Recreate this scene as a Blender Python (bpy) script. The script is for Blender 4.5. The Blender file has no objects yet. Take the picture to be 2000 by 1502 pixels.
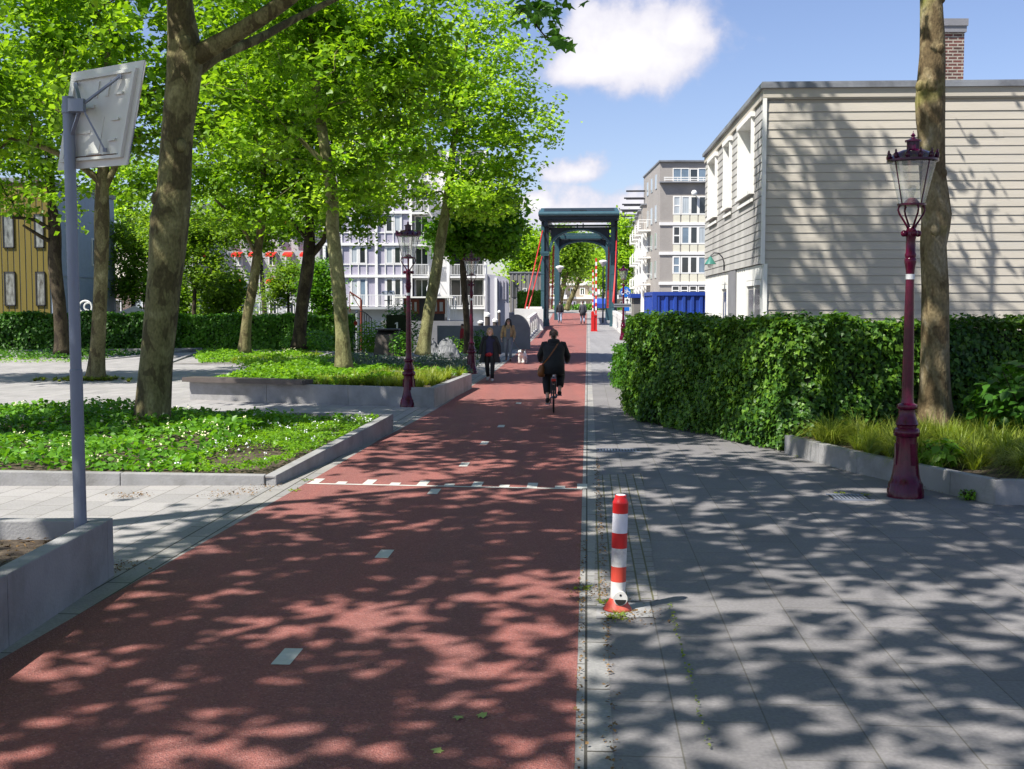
import bpy, bmesh, math, random
import numpy as np
from mathutils import Vector, Matrix
R_ = math.radians
SC = bpy.context.scene
COL = SC.collection
# ------------------------------------------------------------------ camera, light, exposure
F, HZ, CX, CY, CH = 2312.0, 598.0, 1000.0, 751.0, 2.3
TILT = math.atan((CY - HZ) / F)
cam = bpy.data.objects.new('camera', bpy.data.cameras.new('camera')); COL.objects.link(cam)
cam.data.sensor_width = 36.0; cam.data.lens = 36.0 * F / 2000.0
cam.data.clip_start = 0.05; cam.data.clip_end = 3000
cam.location = (0, 0, CH); cam.rotation_euler = (math.pi/2 - TILT, 0, 0)
SC.camera = cam
SUN_EL = R_(53.0)
SHX, SHY = 0.80, 0.60                       # horizontal direction the shadows fall in
to_sun = Vector((-SHX*math.cos(SUN_EL), -SHY*math.cos(SUN_EL), math.sin(SUN_EL)))
sl = bpy.data.lights.new('sun', 'SUN'); sl.energy = 5.0; sl.angle = R_(0.53); sl.color = (1.0, 0.955, 0.88)
sun = bpy.data.objects.new('sun', sl); COL.objects.link(sun)
sun.rotation_euler = to_sun.to_track_quat('Z', 'Y').to_euler(); sun.location = (-30, -25, 40)
SC.view_settings.view_transform = 'Standard'; SC.view_settings.look = 'None'
SC.view_settings.exposure = 0.80; SC.view_settings.gamma = 1.0
SC.cycles.max_bounces = 8; SC.cycles.transparent_max_bounces = 12
W = bpy.data.worlds.new('World'); SC.world = W; W.use_nodes = True

def ray(px, py):
    t = TILT
    u, v = (px - CX), (CY - py)
    return Vector((u, F*math.cos(t) + v*math.sin(t), -F*math.sin(t) + v*math.cos(t)))
def P(px, py, d):                             # world point seen at that pixel, d metres ahead
    r = ray(px, py); k = d / r.y
    return Vector((r.x*k, d, CH + r.z*k))
def G(px, py, z=0.0):
    r = ray(px, py); k = (z - CH) / r.z
    return Vector((r.x*k, r.y*k, z))

def sky_nodes():
    nt = W.node_tree; nt.nodes.clear(); N = nt.nodes.new; L = nt.links.new
    out = N('ShaderNodeOutputWorld'); bg = N('ShaderNodeBackground'); bg.inputs['Strength'].default_value = 0.079
    sky = N('ShaderNodeTexSky'); sky.sky_type = 'NISHITA'; sky.sun_disc = False
    sky.sun_elevation = SUN_EL; sky.sun_rotation = math.atan2(to_sun.x, to_sun.y)
    sky.air_density = 1.0; sky.dust_density = 0.6; sky.ozone_density = 1.6
    tc = N('ShaderNodeTexCoord')
    nz = N('ShaderNodeTexNoise'); nz.inputs['Scale'].default_value = 26; nz.inputs['Detail'].default_value = 8; nz.inputs['Roughness'].default_value = 0.58
    L(tc.outputs['Generated'], nz.inputs['Vector'])
    nb = N('ShaderNodeTexNoise'); nb.inputs['Scale'].default_value = 9; nb.inputs['Detail'].default_value = 6
    L(tc.outputs['Generated'], nb.inputs['Vector'])
    sep = N('ShaderNodeSeparateXYZ'); L(tc.outputs['Generated'], sep.inputs[0])
    def M(op, a, b=None, c=None):
        m = N('ShaderNodeMath'); m.operation = op
        for i, v in enumerate((a, b, c)):
            if v is None: continue
            if isinstance(v, (int, float)): m.inputs[i].default_value = v
            else: L(v, m.inputs[i])
        return m.outputs[0]
    az = M('ARCTAN2', sep.outputs[0], sep.outputs[1])
    el = M('ARCSINE', sep.outputs[2])
    def cloud(px, py, wx, wy, soft=1.0, flat=0.55):
        r = ray(px, py).normalized(); a0 = math.atan2(r.x, r.y); e0 = math.asin(r.z)
        da = M('DIVIDE', M('SUBTRACT', az, a0), wx/F)
        de = M('SUBTRACT', el, e0)
        de = M('DIVIDE', de, wy/F)
        # flat undersides: squash the lower half
        de = M('ADD', M('MAXIMUM', de, 0.0), M('MULTIPLY', M('MAXIMUM', M('MULTIPLY', de, -1.0), 0.0), 1.0/flat))
        rr = M('SQRT', M('ADD', M('MULTIPLY', da, da), M('MULTIPLY', de, de)))
        d = M('ADD', M('SUBTRACT', 1.0, rr), M('MULTIPLY', M('SUBTRACT', nz.outputs[0], 0.52), 2.3*soft))
        d = M('ADD', d, M('MULTIPLY', M('SUBTRACT', nb.outputs[0], 0.5), 1.1))
        return d
    cs = [cloud(1250, 100, 178, 132, .6), cloud(1160, 135, 105, 62, .6), cloud(1335, 70, 95, 85, .6), cloud(1130, 338, 80, 44), cloud(1135, 425, 140, 72),
          cloud(1230, 405, 90, 42), cloud(1045, 400, 80, 34), cloud(560, 430, 120, 80)]
    # clouds elsewhere round the sky, so that other views and reflections have some too
    rng = random.Random(4)
    for i in range(7):
        a = rng.uniform(0.45, 6.0); e = rng.uniform(0.08, 0.5)
        s = rng.uniform(.06, .16)
        da = M('DIVIDE', M('SINE', M('MULTIPLY', M('SUBTRACT', az, a), 0.5)), s*.5)
        de = M('DIVIDE', M('SUBTRACT', el, e), s*.5)
        rr = M('SQRT', M('ADD', M('MULTIPLY', da, da), M('MULTIPLY', de, de)))
        cs.append(M('ADD', M('SUBTRACT', 1.0, rr), M('MULTIPLY', M('SUBTRACT', nz.outputs[0], 0.52), 2.0)))
    d = cs[0]
    for c in cs[1:]: d = M('MAXIMUM', d, c)
    ss = N('ShaderNodeMapRange'); ss.interpolation_type = 'SMOOTHSTEP'
    L(d, ss.inputs[0]); ss.inputs[1].default_value = -0.10; ss.inputs[2].default_value = 0.50
    tone = N('ShaderNodeMapRange'); L(d, tone.inputs[0]); tone.inputs[1].default_value = 0.05; tone.inputs[2].default_value = 0.95
    cm = N('ShaderNodeMix'); cm.data_type = 'RGBA'; L(tone.outputs[0], cm.inputs[0])
    cm.inputs[6].default_value = (5.2, 5.1, 6.1, 1); cm.inputs[7].default_value = (8.0, 7.9, 8.1, 1)
    # even tint over the whole sky
    sat = N('ShaderNodeMix'); sat.data_type = 'RGBA'; sat.blend_type = 'MULTIPLY'; sat.inputs[0].default_value = 1
    L(sky.outputs[0], sat.inputs[6]); sat.inputs[7].default_value = (1.02, 0.98, 1.14, 1)
    mx = N('ShaderNodeMix'); mx.data_type = 'RGBA'; L(ss.outputs[0], mx.inputs[0]); L(sat.outputs[2], mx.inputs[6]); L(cm.outputs[2], mx.inputs[7])
    L(mx.outputs[2], bg.inputs['Color']); L(bg.outputs[0], out.inputs[0])
sky_nodes()

# ------------------------------------------------------------------ materials
MATS = {}
def newmat(name):
    m = bpy.data.materials.new(name); m.use_nodes = True; nt = m.node_tree; nt.nodes.clear()
    out = nt.nodes.new('ShaderNodeOutputMaterial'); b = nt.nodes.new('ShaderNodeBsdfPrincipled')
    nt.links.new(b.outputs[0], out.inputs[0]); MATS[name] = m
    return m, nt, b, out
def rgb(c): return (c[0], c[1], c[2], 1)
def pm(name, col, rough=0.6, var=0.15, scale=4.0, bump=0.0, bscale=60.0, metal=0.0, spec=0.4, col2=None, c2lo=.45, c2hi=.62, stretch=(1,1,1), coat=0):
    m, nt, b, out = newmat(name); N = nt.nodes.new; L = nt.links.new
    tc = N('ShaderNodeTexCoord'); mp = N('ShaderNodeMapping'); mp.inputs['Scale'].default_value = stretch
    L(tc.outputs['Object'], mp.inputs[0])
    nz = N('ShaderNodeTexNoise'); nz.inputs['Scale'].default_value = scale; nz.inputs['Detail'].default_value = 7; nz.inputs['Roughness'].default_value = .62
    L(mp.outputs[0], nz.inputs['Vector'])
    rp = N('ShaderNodeValToRGB'); e = rp.color_ramp.elements
    e[0].position = .28; e[1].position = .72
    e[0].color = rgb([c*(1-var) for c in col]); e[1].color = rgb([min(1, c*(1+var)) for c in col])
    L(nz.outputs[0], rp.inputs[0]); last = rp.outputs[0]
    if col2:
        n2 = N('ShaderNodeTexNoise'); n2.inputs['Scale'].default_value = scale*.45; n2.inputs['Detail'].default_value = 8; n2.inputs['Roughness'].default_value = .7
        L(mp.outputs[0], n2.inputs['Vector'])
        mr = N('ShaderNodeMapRange'); mr.inputs[1].default_value = c2lo; mr.inputs[2].default_value = c2hi; L(n2.outputs[0], mr.inputs[0])
        mx = N('ShaderNodeMix'); mx.data_type = 'RGBA'; L(mr.outputs[0], mx.inputs[0]); L(last, mx.inputs[6]); mx.inputs[7].default_value = rgb(col2); last = mx.outputs[2]
    L(last, b.inputs['Base Color'])
    b.inputs['Roughness'].default_value = rough; b.inputs['Metallic'].default_value = metal; b.inputs['Specular IOR Level'].default_value = spec
    if coat: b.inputs['Coat Weight'].default_value = coat; b.inputs['Coat Roughness'].default_value = .12
    if bump:
        n3 = N('ShaderNodeTexNoise'); n3.inputs['Scale'].default_value = bscale; n3.inputs['Detail'].default_value = 5
        L(mp.outputs[0], n3.inputs['Vector'])
        bp = N('ShaderNodeBump'); bp.inputs['Strength'].default_value = bump; bp.inputs['Distance'].default_value = .02
        L(n3.outputs[0], bp.inputs['Height']); L(bp.outputs[0], b.inputs['Normal'])
    return m
def leafmat(name, c0, c1, c2, trans=0.45, rough=.42, tcol=None, clump=.5):
    m, nt, b, out = newmat(name); N = nt.nodes.new; L = nt.links.new
    g = N('ShaderNodeNewGeometry'); tc = N('ShaderNodeTexCoord')
    nz = N('ShaderNodeTexNoise'); nz.inputs['Scale'].default_value = clump; nz.inputs['Detail'].default_value = 3; L(tc.outputs['Object'], nz.inputs['Vector'])
    ad = N('ShaderNodeMath'); ad.operation = 'MULTIPLY_ADD'; L(nz.outputs[0], ad.inputs[0]); ad.inputs[1].default_value = 1.1
    mu = N('ShaderNodeMath'); mu.operation = 'MULTIPLY_ADD'; L(g.outputs['Random Per Island'], mu.inputs[0]); mu.inputs[1].default_value = .7; mu.inputs[2].default_value = -.4
    L(mu.outputs[0], ad.inputs[2])
    rp = N('ShaderNodeValToRGB'); e = rp.color_ramp.elements; e[0].color = rgb(c0); e[1].color = rgb(c2); e[0].position = .05; e[1].position = .95
    k = e.new(.5); k.color = rgb(c1); L(ad.outputs[0], rp.inputs[0])
    L(rp.outputs[0], b.inputs['Base Color']); b.inputs['Roughness'].default_value = rough; b.inputs['Specular IOR Level'].default_value = .35
    tr = N('ShaderNodeBsdfTranslucent')
    mt = N('ShaderNodeMix'); mt.data_type = 'RGBA'; mt.blend_type = 'MULTIPLY'; mt.inputs[0].default_value = 1
    L(rp.outputs[0], mt.inputs[6]); mt.inputs[7].default_value = rgb(tcol or (1.62, 1.55, .45)); L(mt.outputs[2], tr.inputs[0])
    mx = N('ShaderNodeMixShader'); mx.inputs[0].default_value = trans
    L(b.outputs[0], mx.inputs[1]); L(tr.outputs[0], mx.inputs[2]); L(mx.outputs[0], out.inputs[0])
    return m
def glassmat(name, tint, transp=.85, rough=.04):
    m, nt, b, out = newmat(name); N = nt.nodes.new; L = nt.links.new
    t = N('ShaderNodeBsdfTransparent'); t.inputs[0].default_value = rgb(tint)
    gl = N('ShaderNodeBsdfGlossy'); gl.inputs['Roughness'].default_value = rough
    d = N('ShaderNodeBsdfDiffuse'); d.inputs[0].default_value = (.8, .8, .76, 1)
    a = N('ShaderNodeMixShader'); a.inputs[0].default_value = .5; L(gl.outputs[0], a.inputs[1]); L(d.outputs[0], a.inputs[2])
    x = N('ShaderNodeMixShader'); x.inputs[0].default_value = 1-transp; L(t.outputs[0], x.inputs[1]); L(a.outputs[0], x.inputs[2]); L(x.outputs[0], out.inputs[0])
    return m
PATH_ANG = math.atan(0.0637)
def brickmat(name, c1, c2, mortar, bw, rh, ms=.008, rough=.75, rot=0.0, offset=.5, var=.18, vscale=1.2, bump=.25, plane='XY', grain=40, stain=None, spec=.3, msmooth=.1):
    m, nt, b, out = newmat(name); N = nt.nodes.new; L = nt.links.new
    tc = N('ShaderNodeTexCoord'); src = tc.outputs['Object']
    if plane != 'XY':
        sp = N('ShaderNodeSeparateXYZ'); L(src, sp.inputs[0]); cb = N('ShaderNodeCombineXYZ')
        L(sp.outputs['X' if plane == 'XZ' else 'Y'], cb.inputs[0]); L(sp.outputs['Z'], cb.inputs[1]); src = cb.outputs[0]
    mp = N('ShaderNodeMapping'); mp.inputs['Rotation'].default_value = (0, 0, rot); L(src, mp.inputs[0])
    br = N('ShaderNodeTexBrick'); br.offset = offset; br.inputs['Scale'].default_value = 1; br.inputs['Brick Width'].default_value = bw; br.inputs['Row Height'].default_value = rh
    br.inputs['Mortar Size'].default_value = ms; br.inputs['Mortar Smooth'].default_value = msmooth; br.inputs['Bias'].default_value = 0
    br.inputs['Color1'].default_value = rgb(c1); br.inputs['Color2'].default_value = rgb(c2); br.inputs['Mortar'].default_value = rgb(mortar)
    L(mp.outputs[0], br.inputs['Vector'])
    nz = N('ShaderNodeTexNoise'); nz.inputs['Scale'].default_value = vscale; nz.inputs['Detail'].default_value = 9; nz.inputs['Roughness'].default_value = .68; L(tc.outputs['Object'], nz.inputs['Vector'])
    mr = N('ShaderNodeMapRange'); mr.inputs[1].default_value = .3; mr.inputs[2].default_value = .7; mr.inputs[3].default_value = 1-var; mr.inputs[4].default_value = 1+var; L(nz.outputs[0], mr.inputs[0])
    mx = N('ShaderNodeMix'); mx.data_type = 'RGBA'; mx.blend_type = 'MULTIPLY'; mx.inputs[0].default_value = 1; L(br.outputs[0], mx.inputs[6]); L(mr.outputs[0], mx.inputs[7]); last = mx.outputs[2]
    g = N('ShaderNodeTexNoise'); g.inputs['Scale'].default_value = grain; g.inputs['Detail'].default_value = 4; L(tc.outputs['Object'], g.inputs['Vector'])
    gr = N('ShaderNodeMapRange'); gr.inputs[1].default_value = .3; gr.inputs[2].default_value = .7; gr.inputs[3].default_value = .86; gr.inputs[4].default_value = 1.14; L(g.outputs[0], gr.inputs[0])
    m2 = N('ShaderNodeMix'); m2.data_type = 'RGBA'; m2.blend_type = 'MULTIPLY'; m2.inputs[0].default_value = 1; L(last, m2.inputs[6]); L(gr.outputs[0], m2.inputs[7]); last = m2.outputs[2]
    if stain:
        n2 = N('ShaderNodeTexNoise'); n2.inputs['Scale'].default_value = .7; n2.inputs['Detail'].default_value = 10; n2.inputs['Roughness'].default_value = .75; L(tc.outputs['Object'], n2.inputs['Vector'])
        r2 = N('ShaderNodeMapRange'); r2.inputs[1].default_value = .55; r2.inputs[2].default_value = .75; L(n2.outputs[0], r2.inputs[0])
        m3 = N('ShaderNodeMix'); m3.data_type = 'RGBA'; L(r2.outputs[0], m3.inputs[0]); L(last, m3.inputs[6]); m3.inputs[7].default_value = rgb(stain); last = m3.outputs[2]
    L(last, b.inputs['Base Color']); b.inputs['Roughness'].default_value = rough; b.inputs['Specular IOR Level'].default_value = spec
    ht = N('ShaderNodeMath'); ht.operation = 'MULTIPLY_ADD'; L(br.outputs['Fac'], ht.inputs[0]); ht.inputs[1].default_value = -1.0; L(g.outputs[0], ht.inputs[2])
    bp = N('ShaderNodeBump'); bp.inputs['Strength'].default_value = bump; bp.inputs['Distance'].default_value = .01; L(ht.outputs[0], bp.inputs['Height']); L(bp.outputs[0], b.inputs['Normal'])
    return m
# ------------------------------------------------------------------ mesh helpers
class MB:
    def __init__(s): s.v = []; s.f = []; s.m = []; s.mi = 0
    def add(s, vs, fs):
        o = len(s.v); s.v += [tuple(p) for p in vs]; s.f += [tuple(i+o for i in f) for f in fs]; s.m += [s.mi]*len(fs); return s
    def hexa(s, b, t):                       # four bottom corners (ccw from above), four top corners
        return s.add(list(b)+list(t), [(3,2,1,0),(4,5,6,7),(0,1,5,4),(1,2,6,5),(2,3,7,6),(3,0,4,7)])
    def box(s, x0, x1, y0, y1, z0, z1):
        return s.hexa([(x0,y0,z0),(x1,y0,z0),(x1,y1,z0),(x0,y1,z0)], [(x0,y0,z1),(x1,y0,z1),(x1,y1,z1),(x0,y1,z1)])
    def cbox(s, c, d): return s.box(c[0]-d[0]/2, c[0]+d[0]/2, c[1]-d[1]/2, c[1]+d[1]/2, c[2]-d[2]/2, c[2]+d[2]/2)
    def bar(s, a, b, w, h, up=(0,0,1)):      # rectangular bar from a to b
        a, b = Vector(a), Vector(b); d = (b-a).normalized(); u = Vector(up)
        if abs(d.dot(u)) > .98: u = Vector((0,1,0))
        r = d.cross(u).normalized(); u = r.cross(d).normalized(); r *= w/2; u *= h/2
        return s.add([a-r-u, a+r-u, a+r+u, a-r+u, b-r-u, b+r-u, b+r+u, b-r+u], [(0,3,2,1)[::-1][::-1],(4,5,6,7),(0,1,5,4),(1,2,6,5),(2,3,7,6),(3,0,4,7)])
    def tube(s, pts, rad, n=8, cap=True):
        pts = [Vector(p) for p in pts]; k = len(pts)
        if not hasattr(rad, '__len__'): rad = [rad]*k
        o = []; prev = None
        for i in range(k):
            d = (pts[min(i+1,k-1)] - pts[max(i-1,0)])
            d = d.normalized() if d.length > 1e-9 else Vector((0,0,1))
            if prev is None: u = d.orthogonal().normalized()
            else:
                u = prev - d*prev.dot(d); u = u.normalized() if u.length > 1e-6 else d.orthogonal().normalized()
            prev = u; w = d.cross(u)
            for j in range(n):
                a = 2*math.pi*j/n; o.append(pts[i] + (u*math.cos(a) + w*math.sin(a))*rad[i])
        fs = [(i*n+j, i*n+(j+1)%n, (i+1)*n+(j+1)%n, (i+1)*n+j) for i in range(k-1) for j in range(n)]
        if cap: fs += [tuple(range(n))[::-1], tuple((k-1)*n+j for j in range(n))]
        return s.add(o, fs)
    def lathe(s, prof, c=(0,0,0), n=20, sx=1, sy=1, cap=True):   # profile of (radius, z)
        k = len(prof); o = []
        for r, z in prof:
            for j in range(n):
                a = 2*math.pi*j/n; o.append((c[0]+r*sx*math.cos(a), c[1]+r*sy*math.sin(a), c[2]+z))
        fs = [(i*n+j, i*n+(j+1)%n, (i+1)*n+(j+1)%n, (i+1)*n+j) for i in range(k-1) for j in range(n)]
        if cap: fs += [tuple(range(n))[::-1], tuple((k-1)*n+j for j in range(n))]
        return s.add(o, fs)
    def loft(s, rings, n=14, cap=True):       # rings: (x, y, z, rx, ry)
        o = []; k = len(rings)
        for (x, y, z, rx, ry) in rings:
            for j in range(n):
                a = 2*math.pi*j/n; o.append((x+rx*math.cos(a), y+ry*math.sin(a), z))
        fs = [(i*n+j, i*n+(j+1)%n, (i+1)*n+(j+1)%n, (i+1)*n+j) for i in range(k-1) for j in range(n)]
        if cap: fs += [tuple(range(n))[::-1], tuple((k-1)*n+j for j in range(n))]
        return s.add(o, fs)
    def prism(s, poly, ax, t0, t1):           # 2-D outline in the plane across axis ax, from t0 to t1
        def p3(a, b, t): return {'x': (t, a, b), 'y': (a, t, b), 'z': (a, b, t)}[ax]
        n = len(poly); vs = [p3(a, b, t0) for a, b in poly] + [p3(a, b, t1) for a, b in poly]
        fs = [tuple(range(n))[::-1], tuple(range(n, 2*n))] + [(i, (i+1)%n, n+(i+1)%n, n+i) for i in range(n)]
        return s.add(vs, fs)
    def sphere(s, c, rx, ry=None, rz=None, n=12, k=8):
        ry = ry or rx; rz = rz or rx; o = [(c[0], c[1], c[2]-rz)]
        for i in range(1, k):
            t = math.pi*i/k
            for j in range(n):
                a = 2*math.pi*j/n; o.append((c[0]+rx*math.sin(t)*math.cos(a), c[1]+ry*math.sin(t)*math.sin(a), c[2]-rz*math.cos(t)))
        o.append((c[0], c[1], c[2]+rz)); e = len(o)-1
        fs = [(0, 1+(j+1)%n, 1+j) for j in range(n)] + [(1+(i*n)+j, 1+i*n+(j+1)%n, 1+(i+1)*n+(j+1)%n, 1+(i+1)*n+j) for i in range(k-2) for j in range(n)]
        fs += [(e, 1+(k-2)*n+j, 1+(k-2)*n+(j+1)%n) for j in range(n)]
        return s.add(o, fs)
    def torus(s, c, R, r, axis='x', n=28, k=8, a0=0, a1=2*math.pi):
        full = abs(a1-a0) > 6.28; cnt = n if full else n+1; o = []
        for i in range(cnt):
            a = a0+(a1-a0)*i/n
            for j in range(k):
                b = 2*math.pi*j/k; q = R+r*math.cos(b); w = r*math.sin(b)
                x, y = q*math.cos(a), q*math.sin(a)
                p = {'x': (w, x, y), 'y': (x, w, y), 'z': (x, y, w)}[axis]
                o.append((c[0]+p[0], c[1]+p[1], c[2]+p[2]))
        fs = [(i*k+j, i*k+(j+1)%k, ((i+1)%cnt)*k+(j+1)%k, ((i+1)%cnt)*k+j) for i in range(n if full else n) for j in range(k)]
        return s.add(o, fs)
    def build(s, name, mats, parent=None, smooth=False, world=False, bevel=0):
        me = bpy.data.meshes.new(name); vs = s.v
        if world and parent is not None:
            off = Vector((0,0,0)); q = parent
            while q is not None: off += q.location; q = q.parent
            vs = [(x-off.x, y-off.y, z-off.z) for x, y, z in vs]
        me.from_pydata(vs, [], s.f); me.update()
        bm = bmesh.new(); bm.from_mesh(me); bmesh.ops.recalc_face_normals(bm, faces=bm.faces)
        if bevel: bmesh.ops.bevel(bm, geom=list(bm.edges), offset=bevel, segments=2, affect='EDGES', clamp_overlap=True, profile=.6)
        bm.to_mesh(me); bm.free()
        if not isinstance(mats, (list, tuple)): mats = [mats]
        for m in mats: me.materials.append(MATS[m] if isinstance(m, str) else m)
        if len(mats) > 1 and not bevel: me.polygons.foreach_set('material_index', s.m)
        if smooth:
            me.polygons.foreach_set('use_smooth', [True]*len(me.polygons))
            if smooth != 'all':
                try: me.set_sharp_from_angle(angle=R_(38))
                except Exception: pass
        o = bpy.data.objects.new(name, me); COL.objects.link(o)
        if parent is not None: o.parent = parent
        return o
def tag(o, label=None, cat=None, group=None, kind=None):
    if label: o['label'] = label
    if cat: o['category'] = cat
    if group: o['group'] = group
    if kind: o['kind'] = kind
    return o
def thing(name, label, cat, loc=(0,0,0), rz=0.0, group=None):
    o = bpy.data.objects.new(name, None); COL.objects.link(o); o.location = loc; o.rotation_euler = (0, 0, rz); o.empty_display_size = .2
    return tag(o, label, cat, group)
def copy_tree(o, parent=None):
    c = o.copy(); COL.objects.link(c)
    if parent is not None: c.parent = parent
    for ch in list(o.children): copy_tree(ch, c)
    return c
def zg(y): return float(np.interp(y, [-50, 42, 60, 87, 92, 107, 120, 500], [0, 0, .28, .83, 1.0, 1.66, 1.72, 1.9]))
def fast_mesh(name, V, faces_per, mats, parent=None, smooth=False):
    """V (n,3); faces_per: list of (index array (m,k)) blocks"""
    me = bpy.data.meshes.new(name); nv = len(V); me.vertices.add(nv); me.vertices.foreach_set('co', np.asarray(V, np.float32).ravel())
    loops = np.concatenate([f.ravel() for f in faces_per]).astype(np.int32)
    tot = np.concatenate([np.full(len(f), f.shape[1]) for f in faces_per]).astype(np.int32)
    st = np.concatenate([[0], np.cumsum(tot)[:-1]]).astype(np.int32)
    me.loops.add(len(loops)); me.loops.foreach_set('vertex_index', loops)
    me.polygons.add(len(tot)); me.polygons.foreach_set('loop_start', st); me.polygons.foreach_set('loop_total', tot)
    me.update(calc_edges=True); me.validate()
    if smooth: me.polygons.foreach_set('use_smooth', [True]*len(me.polygons))
    for m in (mats if isinstance(mats, (list, tuple)) else [mats]): me.materials.append(MATS[m])
    o = bpy.data.objects.new(name, me); COL.objects.link(o)
    if parent is not None: o.parent = parent
    return o
LEAF = {
 'kite': ([(0,0,0),(.40,.5,.10),(0,1,-.08),(-.40,.5,.10)], [(0,1,2),(0,2,3)]),
 'oval': ([(0,0,0),(.26,.25,.06),(.34,.55,.07),(0,1,-.12),(-.34,.55,.07),(-.26,.25,.06),(0,.5,-.02)], [(6,0,1),(6,1,2),(6,2,3),(6,3,4),(6,4,5),(6,5,0)]),
 'lobed': ([(0,0,0),(.52,.12,.05),(.30,.42,.06),(.56,.62,.0),(.18,.70,.03),(0,1.08,-.1),(-.18,.70,.03),(-.56,.62,.0),(-.30,.42,.06),(-.52,.12,.05),(0,.4,-.03)],
           [(10,0,1),(10,1,2),(10,2,3),(10,3,4),(10,4,5),(10,5,6),(10,6,7),(10,7,8),(10,8,9),(10,9,0)]),
 'ivy': ([(0,0,0),(.5,.2,.06),(.22,.55,.04),(0,1,-.1),(-.22,.55,.04),(-.5,.2,.06)], [(0,1,2),(0,2,3),(0,3,4),(0,4,5)]),
}
def leaves(name, pos, size, n0, jit, mats, rng, shape='kite', droop=.35, parent=None, aspect=1.0):
    N = len(pos); pos = np.asarray(pos); n0 = np.broadcast_to(np.asarray(n0, float), (N, 3))
    nn = n0 + rng.normal(0, jit, (N, 3)); nn /= np.linalg.norm(nn, axis=1)[:, None] + 1e-9
    f = rng.normal(0, 1, (N, 3)); f[:, 2] -= droop*2; f -= nn*np.sum(f*nn, 1)[:, None]; f /= np.linalg.norm(f, axis=1)[:, None] + 1e-9
    s = np.cross(f, nn); vs, fs = LEAF[shape]; k = len(vs)
    sz = (np.asarray(size)*np.ones(N))[:, None]; V = np.empty((N, k, 3))
    for i, (a, b, c) in enumerate(vs): V[:, i] = pos + sz*(a*aspect*s + b*f + c*nn)
    F_ = np.array(fs, np.int64); fa = (np.arange(N)[:, None, None]*k + F_[None]).reshape(-1, 3)
    return fast_mesh(name, V.reshape(-1, 3), [fa], mats, parent)
# ------------------------------------------------------------------ trees
def resample(pts, rad, step):
    pts = [np.array(p, float) for p in pts]; op = [pts[0]]; orad = [rad[0]]
    for i in range(len(pts)-1):
        d = np.linalg.norm(pts[i+1]-pts[i]); n = max(1, int(round(d/step)))
        p0 = pts[max(i-1, 0)]; p1 = pts[i]; p2 = pts[i+1]; p3 = pts[min(i+2, len(pts)-1)]
        for k in range(1, n+1):
            t = k/n; q = .5*((2*p1)+(p2-p0)*t+(2*p0-5*p1+4*p2-p3)*t*t+(-p0+3*p1-3*p2+p3)*t**3)
            op.append(q); orad.append(rad[i]*(1-t)+rad[i+1]*t)
    return op, orad
def blob_points(rng, blobs, n, shell=.55):
    out = []; vol = np.array([b[1]*b[2]*b[3] for b in blobs]); cnt = np.maximum(4, (n*vol/vol.sum())).astype(int)
    for (c, rx, ry, rz), m in zip(blobs, cnt):
        d = rng.normal(0, 1, (m, 3)); d /= np.linalg.norm(d, axis=1)[:, None]
        r = rng.uniform(0, 1, m)**shell*(1+rng.normal(0, .07, m))
        out.append(np.array(c)+d*r[:, None]*np.array([rx, ry, rz]))
    return np.concatenate(out)
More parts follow.
